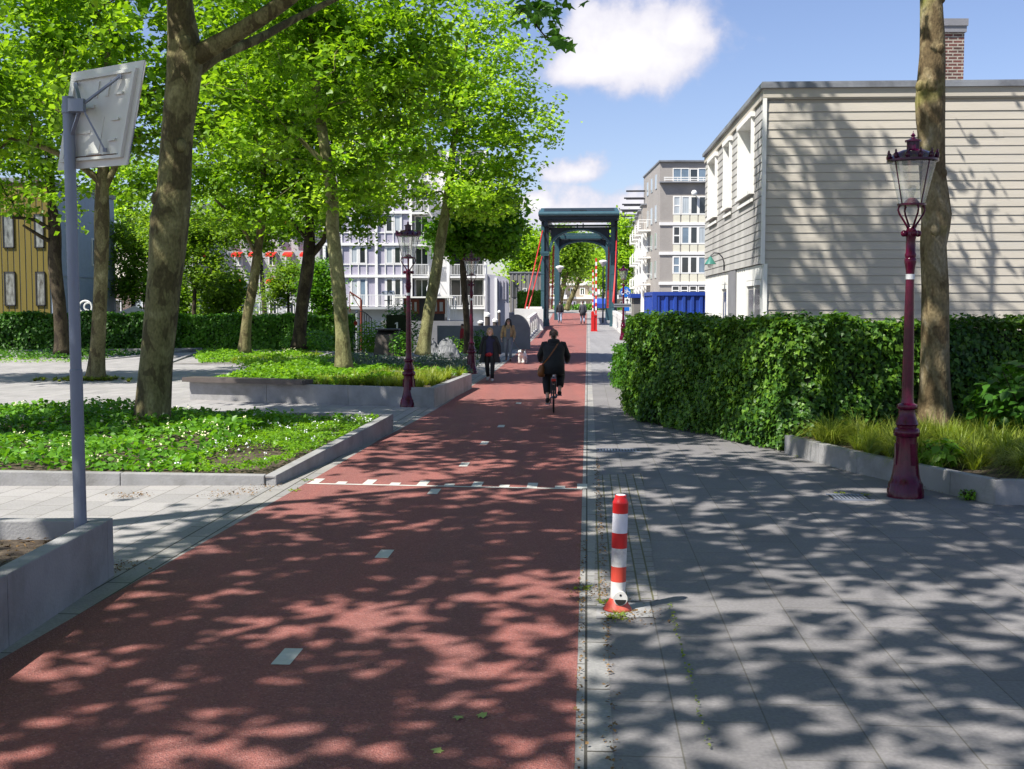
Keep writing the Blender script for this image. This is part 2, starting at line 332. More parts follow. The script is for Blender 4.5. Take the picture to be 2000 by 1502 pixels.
def tree(name, label, trunk, rad, blobs, ntips, nleaf, lsize, lmat, bark, seed, limbs=(), attach=.55, group=None, step=.55, spread=.5, cat='tree', lshape='kite', droop=.35,
         knobs=0, shell=.5, jit=.55, twig=.011, sides=14, flare=1.35, extra_tips=(), maxr=.12, cull=None, thick=1.0):
    rng = np.random.default_rng(seed); rnd = random.Random(seed)
    base = Vector(trunk[0]); B = np.array(base)
    T = [np.array(p, float)-B for p in trunk]; tp, tr = resample(T, [q*thick for q in rad], .28)
    pos = []; par = []; fr = []; isT = []
    for i, (p, r) in enumerate(zip(tp, tr)): pos.append(p); par.append(i-1); fr.append(r); isT.append(0)
    nT = len(pos); att = list(range(int(nT*attach), nT)); plen = [0.0]*nT
    for i in range(int(nT*attach), nT): plen[i] = 0
    chains = [list(range(nT))]
    for li, (lp, lr) in enumerate(limbs):
        L = [np.array(p, float)-B for p in lp]; q, qr = resample(L, list(lr), .4)
        j = min(range(nT), key=lambda a: np.linalg.norm(pos[a]-q[0])); ch = [j]
        for p, r in zip(q[1:], qr[1:]):
            pos.append(p); par.append(ch[-1]); fr.append(r); isT.append(0); plen.append(plen[ch[-1]]+.4); ch.append(len(pos)-1)
            if len(ch) > 2: att.append(len(pos)-1)
        chains.append(ch)
    nfix = len(pos)
    tips = blob_points(rng, [(np.array(c)-B, *r) for c, *r in blobs], ntips, shell)
    if cull is not None: tips = tips[[cull(t+B) for t in tips]]
    if len(extra_tips): tips = np.concatenate([tips, np.array([np.array(e)-B for e in extra_tips])])
    fork = pos[att[0]]; order = np.argsort(np.linalg.norm(tips-fork, axis=1))
    A = np.array([pos[a] for a in att]); AI = list(att); AL = np.array([plen[a] for a in att]); tipnodes = []
    dirs = {}
    for ti in order:
        p = tips[ti]; d = np.linalg.norm(A-p, axis=1); out = np.linalg.norm(A-fork, axis=1)
        cost = d+.22*AL+np.maximum(0, (A[:, 2]-p[2]))*.5
        j = int(np.argmin(cost)); src = AI[j]; s = pos[src]; dist = d[j]
        n = max(1, int(math.ceil(dist/step)))
        pd = s-pos[par[src]] if par[src] >= 0 else np.array([0, 0, 1.]); pl = np.linalg.norm(pd); pd = pd/pl if pl > 1e-6 else np.array([0,0,1.])
        c = s+pd*dist*.35+np.array([0, 0, dist*.08]); last = src; new = []
        for k in range(1, n+1):
            t = k/n; q = (1-t)**2*s+2*t*(1-t)*c+t*t*p+(rng.normal(0, .06*min(1, dist), 3) if k < n else 0)
            pos.append(q); par.append(last); fr.append(0); plen.append(plen[last]+dist/n); last = len(pos)-1; new.append(last)
        A = np.concatenate([A, np.array([pos[a] for a in new])]); AI += new; AL = np.concatenate([AL, [plen[a] for a in new]]); tipnodes.append(last)
    M = len(pos); acc = np.zeros(M); cnt = np.zeros(M, int)
    for i in range(M-1, -1, -1):
        if cnt[i] == 0: acc[i] = twig**2.25
        if par[i] >= 0: acc[par[i]] += acc[i]; cnt[par[i]] += 1
    r = np.minimum(acc**(1/2.25), maxr)
    for i in range(nfix): r[i] = fr[i]
    kids = {}
    for i in range(M):
        if par[i] >= 0: kids.setdefault(par[i], []).append(i)
    # trunk
    mb = MB(); tpos = [Vector(p) for p in pos[:nT]]; trd = list(r[:nT])
    for i in range(min(4, nT)): trd[i] *= 1+(flare-1)*(1-i/4)**2
    o0 = len(mb.v); mb.tube(tpos, trd, sides)
    # lumps and flutes on the bark
    for i in range(nT):
        for j in range(sides):
            k = o0+i*sides+j; v = Vector(mb.v[k]); c = tpos[i]; a = 2*math.pi*j/sides
            f = 1+.05*math.sin(3*a+i*.21+seed)+.03*math.sin(5*a-i*.33)+rnd.uniform(-.015, .015)
            mb.v[k] = tuple(c+(v-c)*f)
    for k in range(knobs):
        i = rnd.randint(int(nT*.25), int(nT*.95)); a = rnd.uniform(0, 6.28); c = tpos[i]+Vector((math.cos(a), math.sin(a), 0))*trd[i]*.82
        mb.sphere(c, trd[i]*.42, trd[i]*.42, trd[i]*.5, 9, 6)
    root = thing(name, label, cat, base, 0, group)
    for ch in chains[1:]: mb.tube([Vector(pos[i]) for i in ch], [min(r[i], r[ch[1]]*1.1) for i in ch], 10)
    mb.build('trunk', bark, root, smooth='all')
    # branches: chains that keep to their thickest child
    bb = MB(); fixed = set(range(nfix))
    starts = [(p, c) for p in kids for c in kids[p] if c not in fixed and (p in fixed or c != max(kids[p], key=lambda z: r[z]))]
    for p, c in starts:
        ch = [p, c]; rr = [min(r[c]*1.15, r[p]), r[c]]
        while ch[-1] in kids:
            n = max(kids[ch[-1]], key=lambda z: r[z]); ch.append(n); rr.append(r[n])
        rr[-1] *= .6
        bb.tube([Vector(pos[i]) for i in ch], rr, 7 if rr[1] > .05 else (5 if rr[1] > .02 else 3), cap=False)
    if bb.v: bb.build('branches', bark, root, smooth='all')
    # leaves round the tips and along the last twigs
    src = np.array([pos[i] for i in tipnodes]+[pos[par[i]] for i in tipnodes if par[i] >= nfix])
    if nleaf and len(src):
        w = rng.choice(len(src), nleaf); sp = spread*.84*rng.uniform(.5, 1.3, len(src))
        lp = src[w]+rng.normal(0, 1, (nleaf, 3))*sp[w][:, None]*np.array([1, 1, .52])
        if cull is not None: lp = lp[[cull(t+B) for t in lp]]
        leaves('crown', lp, lsize*1.08*rng.uniform(.55, 1.35, len(lp)), (0, 0, 1), jit, lmat, rng, lshape, droop, root)
    return root
# bark: plane tree, mottled in flakes of olive, cream and brown
def barkmat(name, a, b_, c, moss=None, sc=3.2):
    m, nt, b, out = newmat(name); N = nt.nodes.new; L = nt.links.new
    tc = N('ShaderNodeTexCoord'); mp = N('ShaderNodeMapping'); mp.inputs['Scale'].default_value = (1, 1, .55); L(tc.outputs['Object'], mp.inputs[0])
    n1 = N('ShaderNodeTexNoise'); n1.inputs['Scale'].default_value = sc; n1.inputs['Detail'].default_value = 5; n1.inputs['Distortion'].default_value = .6; L(mp.outputs[0], n1.inputs['Vector'])
    rp = N('ShaderNodeValToRGB'); e = rp.color_ramp.elements; e[0].position = .34; e[0].color = rgb(a); e[1].position = .70; e[1].color = rgb(c)
    for p_, col in ((.44, a), (.48, b_), (.55, b_)): k = e.new(p_); k.color = rgb(col)
    L(n1.outputs[0], rp.inputs[0])
    n2 = N('ShaderNodeTexNoise'); n2.inputs['Scale'].default_value = sc*9; n2.inputs['Detail'].default_value = 6; L(mp.outputs[0], n2.inputs['Vector'])
    mr = N('ShaderNodeMapRange'); mr.inputs[1].default_value = .3; mr.inputs[2].default_value = .7; mr.inputs[3].default_value = .65; mr.inputs[4].default_value = 1.25; L(n2.outputs[0], mr.inputs[0])
    mx = N('ShaderNodeMix'); mx.data_type = 'RGBA'; mx.blend_type = 'MULTIPLY'; mx.inputs[0].default_value = 1; L(rp.outputs[0], mx.inputs[6]); L(mr.outputs[0], mx.inputs[7]); last = mx.outputs[2]
    if moss:
        n3 = N('ShaderNodeTexNoise'); n3.inputs['Scale'].default_value = 1.1; n3.inputs['Detail'].default_value = 7; L(tc.outputs['Object'], n3.inputs['Vector'])
        sp = N('ShaderNodeSeparateXYZ'); L(tc.outputs['Object'], sp.inputs[0])
        ad = N('ShaderNodeMath'); ad.operation = 'MULTIPLY_ADD'; L(sp.outputs[2], ad.inputs[0]); ad.inputs[1].default_value = .03; L(n3.outputs[0], ad.inputs[2])
        r3 = N('ShaderNodeMapRange'); r3.inputs[1].default_value = .70; r3.inputs[2].default_value = .88; L(ad.outputs[0], r3.inputs[0])
        m3 = N('ShaderNodeMix'); m3.data_type = 'RGBA'; L(r3.outputs[0], m3.inputs[0]); L(last, m3.inputs[6]); m3.inputs[7].default_value = rgb(moss); last = m3.outputs[2]
    L(last, b.inputs['Base Color']); b.inputs['Roughness'].default_value = .85; b.inputs['Specular IOR Level'].default_value = .2
    bp = N('ShaderNodeBump'); bp.inputs['Strength'].default_value = .6; bp.inputs['Distance'].default_value = .03
    ad2 = N('ShaderNodeMath'); ad2.operation = 'ADD'; L(n1.outputs[0], ad2.inputs[0]); L(n2.outputs[0], ad2.inputs[1]); L(ad2.outputs[0], bp.inputs['Height']); L(bp.outputs[0], b.inputs['Normal'])
barkmat('plane_bark', (.088,.072,.035), (.165,.145,.068), (.27,.245,.125))
barkmat('dark_bark', (.035,.026,.018), (.06,.047,.03), (.12,.095,.06))
barkmat('mossy_bark', (.115,.083,.043), (.19,.148,.08), (.28,.24,.165), moss=(.20,.22,.03))
leafmat('leaf_plane', (.07,.15,.008), (.16,.31,.016), (.31,.49,.045), .52)
leafmat('leaf_light', (.14,.25,.014), (.27,.45,.04), (.42,.61,.10), .56)
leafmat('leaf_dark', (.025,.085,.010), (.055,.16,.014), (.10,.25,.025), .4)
leafmat('leaf_chestnut', (.05,.14,.01), (.10,.25,.02), (.18,.37,.035), .5)
barkmat('olive_bark', (.13,.12,.052), (.20,.193,.085), (.28,.27,.135))
leafmat('leaf_far', (.09,.18,.015), (.16,.28,.03), (.24,.38,.05), .5)
leafmat('leaf_ivy', (.018,.058,.010), (.055,.145,.013), (.17,.31,.025), .3, rough=.45)
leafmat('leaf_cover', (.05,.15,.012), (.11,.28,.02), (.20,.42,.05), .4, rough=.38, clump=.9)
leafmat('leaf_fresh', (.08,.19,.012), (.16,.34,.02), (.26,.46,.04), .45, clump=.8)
leafmat('leaf_blue', (.05,.09,.07), (.09,.14,.12), (.16,.20,.21), .3, clump=1.2)
leafmat('grass_blade', (.11,.17,.015), (.21,.28,.03), (.36,.39,.08), .4, clump=1.5)
pm('flower_cream', (.75,.72,.45), .7, .1)
pm('flower_white', (.8,.8,.82), .7, .05)
# ------------------------------------------------------------------ materials of the setting
ROT = -(math.pi/2-PATH_ANG)
def asphalt(name, col, dark, light):
    m, nt, b, out = newmat(name); N = nt.nodes.new; L = nt.links.new
    tc = N('ShaderNodeTexCoord')
    def noise(s, d=5, r=.6):
        n = N('ShaderNodeTexNoise'); n.inputs['Scale'].default_value = s; n.inputs['Detail'].default_value = d; n.inputs['Roughness'].default_value = r; L(tc.outputs['Object'], n.inputs['Vector']); return n.outputs[0]
    def mr(x, a, b_, c=0, d=1):
        q = N('ShaderNodeMapRange'); q.inputs[1].default_value = a; q.inputs[2].default_value = b_; q.inputs[3].default_value = c; q.inputs[4].default_value = d; L(x, q.inputs[0]); return q.outputs[0]
    def mix(f, a, b_, mode='MIX'):
        q = N('ShaderNodeMix'); q.data_type = 'RGBA'; q.blend_type = mode
        if isinstance(f, float): q.inputs[0].default_value = f
        else: L(f, q.inputs[0])
        for i, v in ((6, a), (7, b_)):
            if isinstance(v, tuple): q.inputs[i].default_value = rgb(v)
            else: L(v, q.inputs[i])
        return q.outputs[2]
    big = noise(.35, 8, .7); c = mix(mr(big, .35, .7), tuple(x*1.08 for x in col), tuple(x*.82 for x in col))
    mpw = N('ShaderNodeMapping'); mpw.inputs['Rotation'].default_value = (0, 0, PATH_ANG); mpw.inputs['Scale'].default_value = (2.2, .07, 1); L(tc.outputs['Object'], mpw.inputs[0])
    wn = N('ShaderNodeTexNoise'); wn.inputs['Scale'].default_value = 1.0; wn.inputs['Detail'].default_value = 4; L(mpw.outputs[0], wn.inputs['Vector'])
    c = mix(mr(wn.outputs[0], .38, .68), c, tuple(x*.70+.02 for x in col)); pt = noise(.9, 3, .5); c = mix(mr(pt, .62, .66, 0, .35), c, tuple(x*1.25 for x in col))
    vor = N('ShaderNodeTexVoronoi'); vor.inputs['Scale'].default_value = 95; L(tc.outputs['Object'], vor.inputs['Vector'])
    sep = N('ShaderNodeSeparateColor'); L(vor.outputs['Color'], sep.inputs[0])
    c = mix(mr(sep.outputs[0], .72, .95, 0, .65), c, light); c = mix(mr(sep.outputs[1], .75, .95, 0, .55), c, dark)
    st = noise(1.3, 9, .75); c = mix(mr(st, .60, .72, 0, .35), c, dark)
    L(c, b.inputs['Base Color']); b.inputs['Roughness'].default_value = .82; b.inputs['Specular IOR Level'].default_value = .3
    bp = N('ShaderNodeBump'); bp.inputs['Strength'].default_value = .55; bp.inputs['Distance'].default_value = .012; L(vor.outputs['Distance'], bp.inputs['Height']); L(bp.outputs[0], b.inputs['Normal'])
    return m
asphalt('red_asphalt', (.278,.097,.081), (.11,.046,.050), (.36,.18,.16))
asphalt('grey_asphalt', (.26,.255,.255), (.13,.13,.13), (.36,.35,.35))
brickmat('slab_paving', (.165,.157,.159), (.198,.188,.189), (.115,.108,.095), .85, .5, .005, rot=ROT, var=.13, vscale=.8, bump=.2, stain=(.165,.158,.158), offset=.37)
brickmat('plaza_paving', (.27,.26,.255), (.335,.32,.312), (.13,.12,.105), .6, .4, .006, rot=ROT, var=.12, vscale=.5, bump=.2, stain=(.24,.23,.22))
brickmat('kerb_stone', (.30,.285,.265), (.24,.235,.23), (.06,.055,.045), 1.0, .21, .009, rot=ROT, var=.15, vscale=.9, bump=.3, offset=.5)
brickmat('klinker', (.21,.20,.20), (.24,.225,.215), (.10,.095,.05), .21, .105, .008, rot=ROT, var=.2, vscale=2, bump=.4)
pm('concrete', (.29,.285,.285), .8, .12, 2.2, .25, 40, col2=(.17,.165,.155), c2lo=.46, c2hi=.72)
pm('concrete_pale', (.55,.54,.52), .8, .1, 2.0, .2, 40, col2=(.4,.39,.37), c2lo=.5, c2hi=.72)
pm('concrete_dark', (.20,.20,.215), .7, .15, 1.4, .2, 30)
pm('soil', (.055,.04,.028), .95, .4, 9, .9, 30, col2=(.12,.09,.06))
pm('ground', (.14,.14,.12), .9, .2, .4)
pm('road_paint', (.52,.51,.47), .7, .12, 8, .2, 80, col2=(.42,.38,.34), c2lo=.55, c2hi=.75)
pm('litter', (.20,.12,.05), .9, .5, 30, .8, 60)
pm('canal_water', (.02,.03,.025), .08, .1, .3, .15, 3)

# ------------------------------------------------------------------ ground, roads, paving
def lx(y): return float(np.interp(y, [-14, 8.2, 15.2, 21.4, 26.3, 36.2, 44.7, 66, 87, 107, 120], [-5.2,-3.28,-2.68,-2.19,-1.65,-1.02,-.39,1.14,2.5,3.7,4.4]))
def rx(y): return .0637*y-.056
def strip(name, fl, fr, ys, dz, m, kind='structure', skirt=0, nx=1):
    V = []; Fs = []
    for y in ys:
        a, b = fl(y), fr(y)
        for i in range(nx+1): V.append((a+(b-a)*i/nx, y, zg(y)+dz))
    w = nx+1
    for j in range(len(ys)-1):
        for i in range(nx): Fs.append((j*w+i, j*w+i+1, (j+1)*w+i+1, (j+1)*w+i))
    mb = MB(); mb.add(V, Fs)
    if skirt:
        for j in range(len(ys)-1):
            for side in (0, nx):
                p, q = V[j*w+side], V[(j+1)*w+side]; mb.add([p, q, (q[0], q[1], -skirt), (p[0], p[1], -skirt)], [(0,1,2,3)])
    return tag(mb.build(name, m), kind=kind)
YR = [-14,-6,0,4,8,12,16,20,24,28,32,36,40,42,45,48,51,54,57,60,64,68,72,76,80,84,87,90,92,95,98,101,104,107]
YN = [y for y in YR if y <= 54]
gd = MB(); gd.add([(-700,-300,-.06),(700,-300,-.06),(700,1600,-.06),(-700,1600,-.06)], [(0,1,2,3)]); tag(gd.build('ground', 'ground'), kind='structure')
strip('plaza', lambda y: -40, lambda y: lx(y)-.42, YN, 0.0, 'plaza_paving')
strip('pavement', lambda y: rx(y)+.2, lambda y: 30, [y for y in YR if y <= 42], 0.0, 'slab_paving')
strip('footway', lambda y: rx(y)+.15, lambda y: rx(y)+2.4, [y for y in YR if y >= 42], 0.0, 'grey_asphalt', skirt=.1)
strip('kerb_strip', lambda y: lx(y)-.42, lambda y: lx(y), YR, .002, 'kerb_stone', skirt=.1)
strip('kerb_line', lambda y: rx(y), lambda y: rx(y)+.2, YR, .002, 'kerb_stone', skirt=.1)
strip('bike_path', lx, rx, YR, .004, 'red_asphalt', skirt=.1)
u = Vector((math.sin(PATH_ANG), math.cos(PATH_ANG), 0)); w_ = Vector((u.y, -u.x, 0))
def flat(name, c, la, lb, z, m):             # rectangle lying along the path
    c = Vector((c[0], c[1], z)); mb = MB(); mb.add([c-u*la/2-w_*lb/2, c-u*la/2+w_*lb/2, c+u*la/2+w_*lb/2, c+u*la/2-w_*lb/2], [(0,1,2,3)])
    return tag(mb.build(name, m), kind='structure')
for px, py in ((561,1284),(751,1083),(848,961),(907,908),(946,866),(979,833),(1013,788)):
    c = G(px, py); flat('road_marking', c, .36 if py > 1000 else .42, .125, .008, 'road_paint')
mb = MB(); a, b = G(598, 946), G(1136, 957); a.z = b.z = .008; t = (b-a).normalized(); n_ = Vector((-t.y, t.x, 0))
mb.add([a, b, b+n_*.075, a+n_*.075], [(0,1,2,3)])
for i in range(11):
    c = a+(b-a)*((i+.03)/10.0 if i < 10 else .982)+n_*.075; ln = .40 if i % 2 == 0 else .18
    mb.add([c, c+t*.13, c+t*.13+u*ln, c+u*ln], [(0,1,2,3)])
tag(mb.build('give_way_marking', 'road_paint'), kind='structure')
kb = [G(1160, 1180), G(1285, 1172), G(1255, 925), G(1165, 928)]
mb = MB(); mb.add([(p.x, p.y, .004) for p in kb], [(0,1,2,3)]); tag(mb.build('brick_paving', 'klinker'), kind='structure')
mb = MB(); kb = [G(1164,1210), G(1276,1207), G(1268,1178), G(1166,1181)]; mb.add([(p.x, p.y, .007) for p in kb], [(0,1,2,3)]); tag(mb.build('bollard_footing', 'concrete'), kind='structure')
# far side of the canal, its quay and the water
mb = MB(); mb.box(-260, 320, 107, 600, -.05, 1.655); tag(mb.build('far_street', 'plaza_paving'), kind='structure')
mb = MB(); mb.add([(-200,62,-.03),(200,62,-.03),(200,107,-.03),(-200,107,-.03)], [(0,1,2,3)]); tag(mb.build('canal_water', 'canal_water'), kind='structure')
# litter: seed husks and dirt along the joints, fine leaves on the ground
rng = np.random.default_rng(8)
def litter(name, pts, n, spr, m, size, seed):
    r = np.random.default_rng(seed); i = r.integers(0, len(pts), n); p = np.array(pts)[i]+r.normal(0, 1, (n, 3))*np.array([spr, spr, 0]); p[:, 2] = .012+r.uniform(0, .01, n)
    return tag(leaves(name, p, size*r.uniform(.5, 1.5, n), (0,0,1), .35, m, r, 'kite', 0), kind='stuff')
jl = [(rx(y)+.2+rng.normal(0, .012), y, 0) for y in np.linspace(5.2, 18, 420)]+[(rx(y)+.02, y, 0) for y in np.linspace(5.2, 12, 160)]
litter('seed_litter', jl, 750, .014, 'litter', .022, 3)
lp = [tuple(G(x, y)) for x, y in ((260,968),(255,970),(480,958),(470,965),(430,968),(520,950),(225,1112),(235,1105),(1820,955),(1800,950),(1845,958),(1160,1150),(1148,1165),(1245,1205))]
litter('leaf_litter', lp, 800, .12, 'litter', .022, 4)
gp = [tuple(G(x, y)) for x, y in ((1195,1208),(1210,1210),(1180,1180),(1880,965),(1900,975),(1640,965),(1690,968),(1560,893),(600,940),(575,960),(1140,1150))]
litter('weeds', gp, 260, .035, 'grass_blade', .03, 5)
jg = [(rx(y)+.70, y+0, 0) for y in np.linspace(6, 9, 60)]
litter('joint_moss', jg, 120, .008, 'grass_blade', .02, 6)

def strut_glass(): pass
pm('leaf_fallen', (.30,.36,.10), .6, .1)
for px, py, lab in ((850,1461,'green fallen leaf on the red path near the bottom edge of the photo'),(897,1398,'pale fallen leaf on the red path, left of the two side by side'),(950,1398,'pale fallen leaf on the red path, right of the two side by side')):
    c = G(px, py, .016); o = leaves('fallen_leaf', [(0,0,0)], .062, (0,0,1), .1, 'leaf_fallen', np.random.default_rng(px), 'lobed', 0); o.location = c
    tag(o, lab, 'leaf', 'fallen leaves on the path')

# ------------------------------------------------------------------ timber house on the right
pm('siding', (.47,.43,.365), .7, .10, 1.2, .12, 25, col2=(.40,.385,.35), c2lo=.50, c2hi=.80, stretch=(.35,.35,3))
pm('siding_worn', (.42,.41,.39), .7, .12, 1.3, .12, 25, col2=(.20,.19,.185), c2lo=.46, c2hi=.72, stretch=(1.2,1.2,.16))
pm('white_paint', (.78,.77,.73), .55, .05, 2, col2=(.6,.58,.53), c2lo=.55, c2hi=.8)
pm('zinc', (.26,.27,.29), .5, .15, 2, metal=.3, col2=(.16,.165,.18))
pm('pane_dark', (.03,.035,.04), .06, .3, .5, spec=.8)
pm('pane_pale', (.42,.46,.48), .12, .25, 1.2, spec=.7, stretch=(6,6,.4))
pm('pane_blue', (.16,.22,.28), .06, .3, .7, spec=.8)
pm('dark_metal', (.03,.03,.035), .45, .1)
pm('green_enamel', (.04,.16,.13), .35, .1)
pm('lamp_white', (.75,.75,.72), .4, .03)
brickmat('chimney_brick', (.15,.05,.04), (.085,.045,.04), (.33,.30,.25), .22, .075, .014, plane='XZ', var=.35, vscale=6, bump=.5)
def house():
    c0 = Vector((5.09, 24.0, 0)); ex = Vector((math.cos(.046), -math.sin(.046), 0)); ey = Vector((.58, 10.7, 0)).normalized()
    LW, LD, ZT = 17.0, 10.9, 6.76
    def Q(a, b, z): return c0+ex*a+ey*b+Vector((0, 0, z))
    def hx(mb, a0, a1, b0, b1, z0, z1): mb.hexa([Q(a0,b0,z0),Q(a1,b0,z0),Q(a1,b1,z0),Q(a0,b1,z0)], [Q(a0,b0,z1),Q(a1,b0,z1),Q(a1,b1,z1),Q(a0,b1,z1)])
    H = thing('timber_house', 'pale weatherboarded two storey house with flat roof behind the ivy hedge', 'house', c0)
    core = MB(); hx(core, .06, LW, .02, LD, 0, 3.16); hx(core, .36, LW, .02, LD, 3.162, 6.5); core.build('core_wall', 'siding', H, world=True)
    rnd = random.Random(3); f = MB(); p = .1715; z = 0
    n = int(6.43/p)
    for i in range(n):                        # front weatherboards: each a wedge, butted at random joints
        z0, z1 = i*p, (i+1)*p-.004; cuts = sorted(rnd.uniform(2, LW-1) for _ in range(2)); a = [.0]+cuts+[LW]
        for s, e in zip(a[:-1], a[1:]):
            d = rnd.uniform(-.003, .003); o0, o1 = -.040-d, -.026
            f.hexa([Q(s,o0,z0),Q(e-.002,o0,z0),Q(e-.002,.018,z0),Q(s,.018,z0)], [Q(s,o1,z1),Q(e-.002,o1,z1),Q(e-.002,.018,z1),Q(s,.018,z1)])
    f.build('front_weatherboards', 'siding', H, world=True)
    wins = [(1.35, 3.5), (4.95, 6.2), (7.9, 9.7)]; zb, zt = 4.74, 6.36
    g = MB(); k = int((6.43-3.17)/p)+1
    for i in range(k):
        z0, z1 = 3.17+i*p, min(6.45, 3.17+(i+1)*p-.004); spans = [(.0, LD)]
        if z1 > zb and z0 < zt:
            e = [0]+[q for w in wins for q in w]+[LD]; spans = [(e[j], e[j+1]) for j in range(0, len(e), 2)]
        for s, e in [(a_, min(a_+.42, e_)-.006) for s_, e_ in spans for a_ in np.arange(s_-(.0 if i % 2 else .0), e_, .42) if e_-a_ > .02]:
            g.hexa([Q(-.040,s,z0),Q(-.018,s,z0),Q(-.018,e,z0),Q(-.040,e,z0)], [Q(-.026,s,z1),Q(-.018,s,z1),Q(-.018,e,z1),Q(-.026,e,z1)])
    for s, e in ((0.02, wins[0][0]), (wins[0][1], wins[1][0]), (wins[1][1], wins[2][0]), (wins[2][1], LD)): hx(g, -.016, .358, s, e, 3.17, 6.45)
    for s, e in wins: hx(g, -.014, .356, s+.001, e-.001, 3.172, zb); hx(g, -.014, .356, s+.001, e-.001, zt, 6.448)
    g.build('side_weatherboards', 'siding_worn', H, world=True)
    for s, e in wins:
        w = MB(); hx(w, -.10, .30, e-.07, e+.004, zb, zt); hx(w, -.10, .30, s-.004, s+.07, zb, zt); hx(w, -.12, .30, s-.06, e+.06, zt-.06, zt+.05); hx(w, -.14, .30, s-.07, e+.07, zb-.06, zb+.02)
        hx(w, -.085, -.055, s-.05, e+.05, zb-.22, zb-.15); m_ = (s+e)/2; hx(w, .14, .2, m_-.04, m_+.04, zb+.02, zt-.06)
        wo = w.build('window', 'white_paint', H, world=True)
        q = MB(); hx(q, .18, .21, s+.07, e-.07, zb+.02, zt-.06); q.build('pane', 'pane_pale', wo, world=True)
    t = MB(); hx(t, -.075, .0, -.075, .0, 3.15, 6.44); hx(t, -.02, .055, -.07, .0, 0, 3.15); t.build('corner_board', 'white_paint', H, world=True)
    t = MB(); hx(t, -.07, LW, -.075, .0, 6.45, 6.63); hx(t, -.07, 0, .0, LD, 6.45, 6.63); hx(t, -.05, LW, -.05, 0, 6.42, 6.448); t.build('fascia', 'siding', H, world=True)
    t = MB(); hx(t, -.13, LW, -.13, LD, 6.632, 6.72); hx(t, -.10, LW, -.10, LD, 6.722, ZT)
    t.build('roof', 'zinc', H, world=True)
    # ground storey of the side wall, set back under the upper one
    l = MB(); x0, x1 = .0, .09
    for s, e in ((.05,.42),(2.55,4.1),(5.5,5.9),(7.1,LD)):
        n = max(1, int((e-s)/.16)); q = (e-s)/n
        for i in range(n): hx(l, x0+(.012 if i % 2 else 0), x1, s+i*q, s+(i+1)*q-.008, 0, 3.155)
    for s, e in ((.42,2.55),(5.9,7.1)): hx(l, x0+.004, x1, s, e, 2.86, 3.155)
    l.build('lower_cladding', 'white_paint', H, world=True)
    for s, e, c in ((.46,2.51,'door'),(5.94,7.06,'door')):
        d = MB(); hx(d, .035, .058, s, e, 0, 2.85); do = d.build('door', 'siding_worn', H, world=True)
        fr = MB(); hx(fr, .0, .056, s-.04, s+.05, 0, 2.85); hx(fr, .0, .056, e-.05, e+.04, 0, 2.85); hx(fr, .0, .056, s+.05, e-.05, 2.74, 2.85); hx(fr, .02, .056, (s+e)/2-.04, (s+e)/2+.04, 0, 2.74); fr.build('frame', 'white_paint', do, world=True)
        pn = MB(); hx(pn, .028, .034, s+.08, (s+e)/2-.06, 1.1, 2.66); hx(pn, .028, .034, (s+e)/2+.06, e-.08, 1.1, 2.66); pn.build('pane', 'pane_dark', do, world=True)
        hd = MB(); hd.cbox(Q(-.02, (s+e)/2+.08, 1.05), (.1, .12, .05)); hd.build('handle', 'dark_metal', do, world=True)
    t = MB(); hx(t, -.03, .07, 4.15, 5.45, 0, 3.15); t.build('dark_gap', 'dark_metal' if False else 'concrete_dark', H, world=True)  # solid dark slab stands in for the shaded gap in the wall
    c = MB(); cz = 8.95; q0 = Vector((9.80, 28, 0)); c.box(q0.x, q0.x+.72, q0.y, q0.y+.6, 6.77, cz-.30); co = c.build('chimney', 'chimney_brick', H, world=True)
    c = MB(); c.box(q0.x-.05, q0.x+.75, q0.y-.06, q0.y+.66, cz-.30, cz-.16); c.box(q0.x-.02, q0.x+.775, q0.y-.09, q0.y+.69, cz-.16, cz); c.box(q0.x+.1, q0.x+.25, q0.y+.1, q0.y+.3, cz, cz+.3); c.build('chimney_cap', 'concrete_dark', co, world=True)
    # swan neck lamp on the side wall
    b = Q(-.05, 6.1, 3.36); L_ = thing('wall_lamp', 'small green swan neck lamp on the side wall of the timber house', 'wall lamp', b)
    pts = [Vector((0,0,-.12))+Vector((-.75*math.sin(min(a,1)*math.pi*.5)*1.0, 0, .55*math.sin(a*math.pi*.62))) for a in np.linspace(0, 1.3, 12)]
    m = MB(); m.tube([(0,0,-.2),(0,0,0),(-.08,0,.3),(-.28,0,.5),(-.52,0,.52),(-.66,0,.42),(-.7,0,.33)], .03, 8); m.box(-.04,.03,-.05,.05,-.28,.02); m.build('arm', 'dark_metal', L_, smooth=True)
    m = MB(); m.lathe([(.02,.36),(.05,.34),(.30,.0),(.29,.0),(.04,.31)], (-.7,0,0), 20, cap=False); m.build('shade', 'green_enamel', L_, smooth=True)
    m = MB(); m.sphere((-.7,0,-.02), .15, .15, .17); m.build('bulb_globe', 'lamp_white', L_, smooth='all'); L_.scale = (.5,.5,.55)
house()

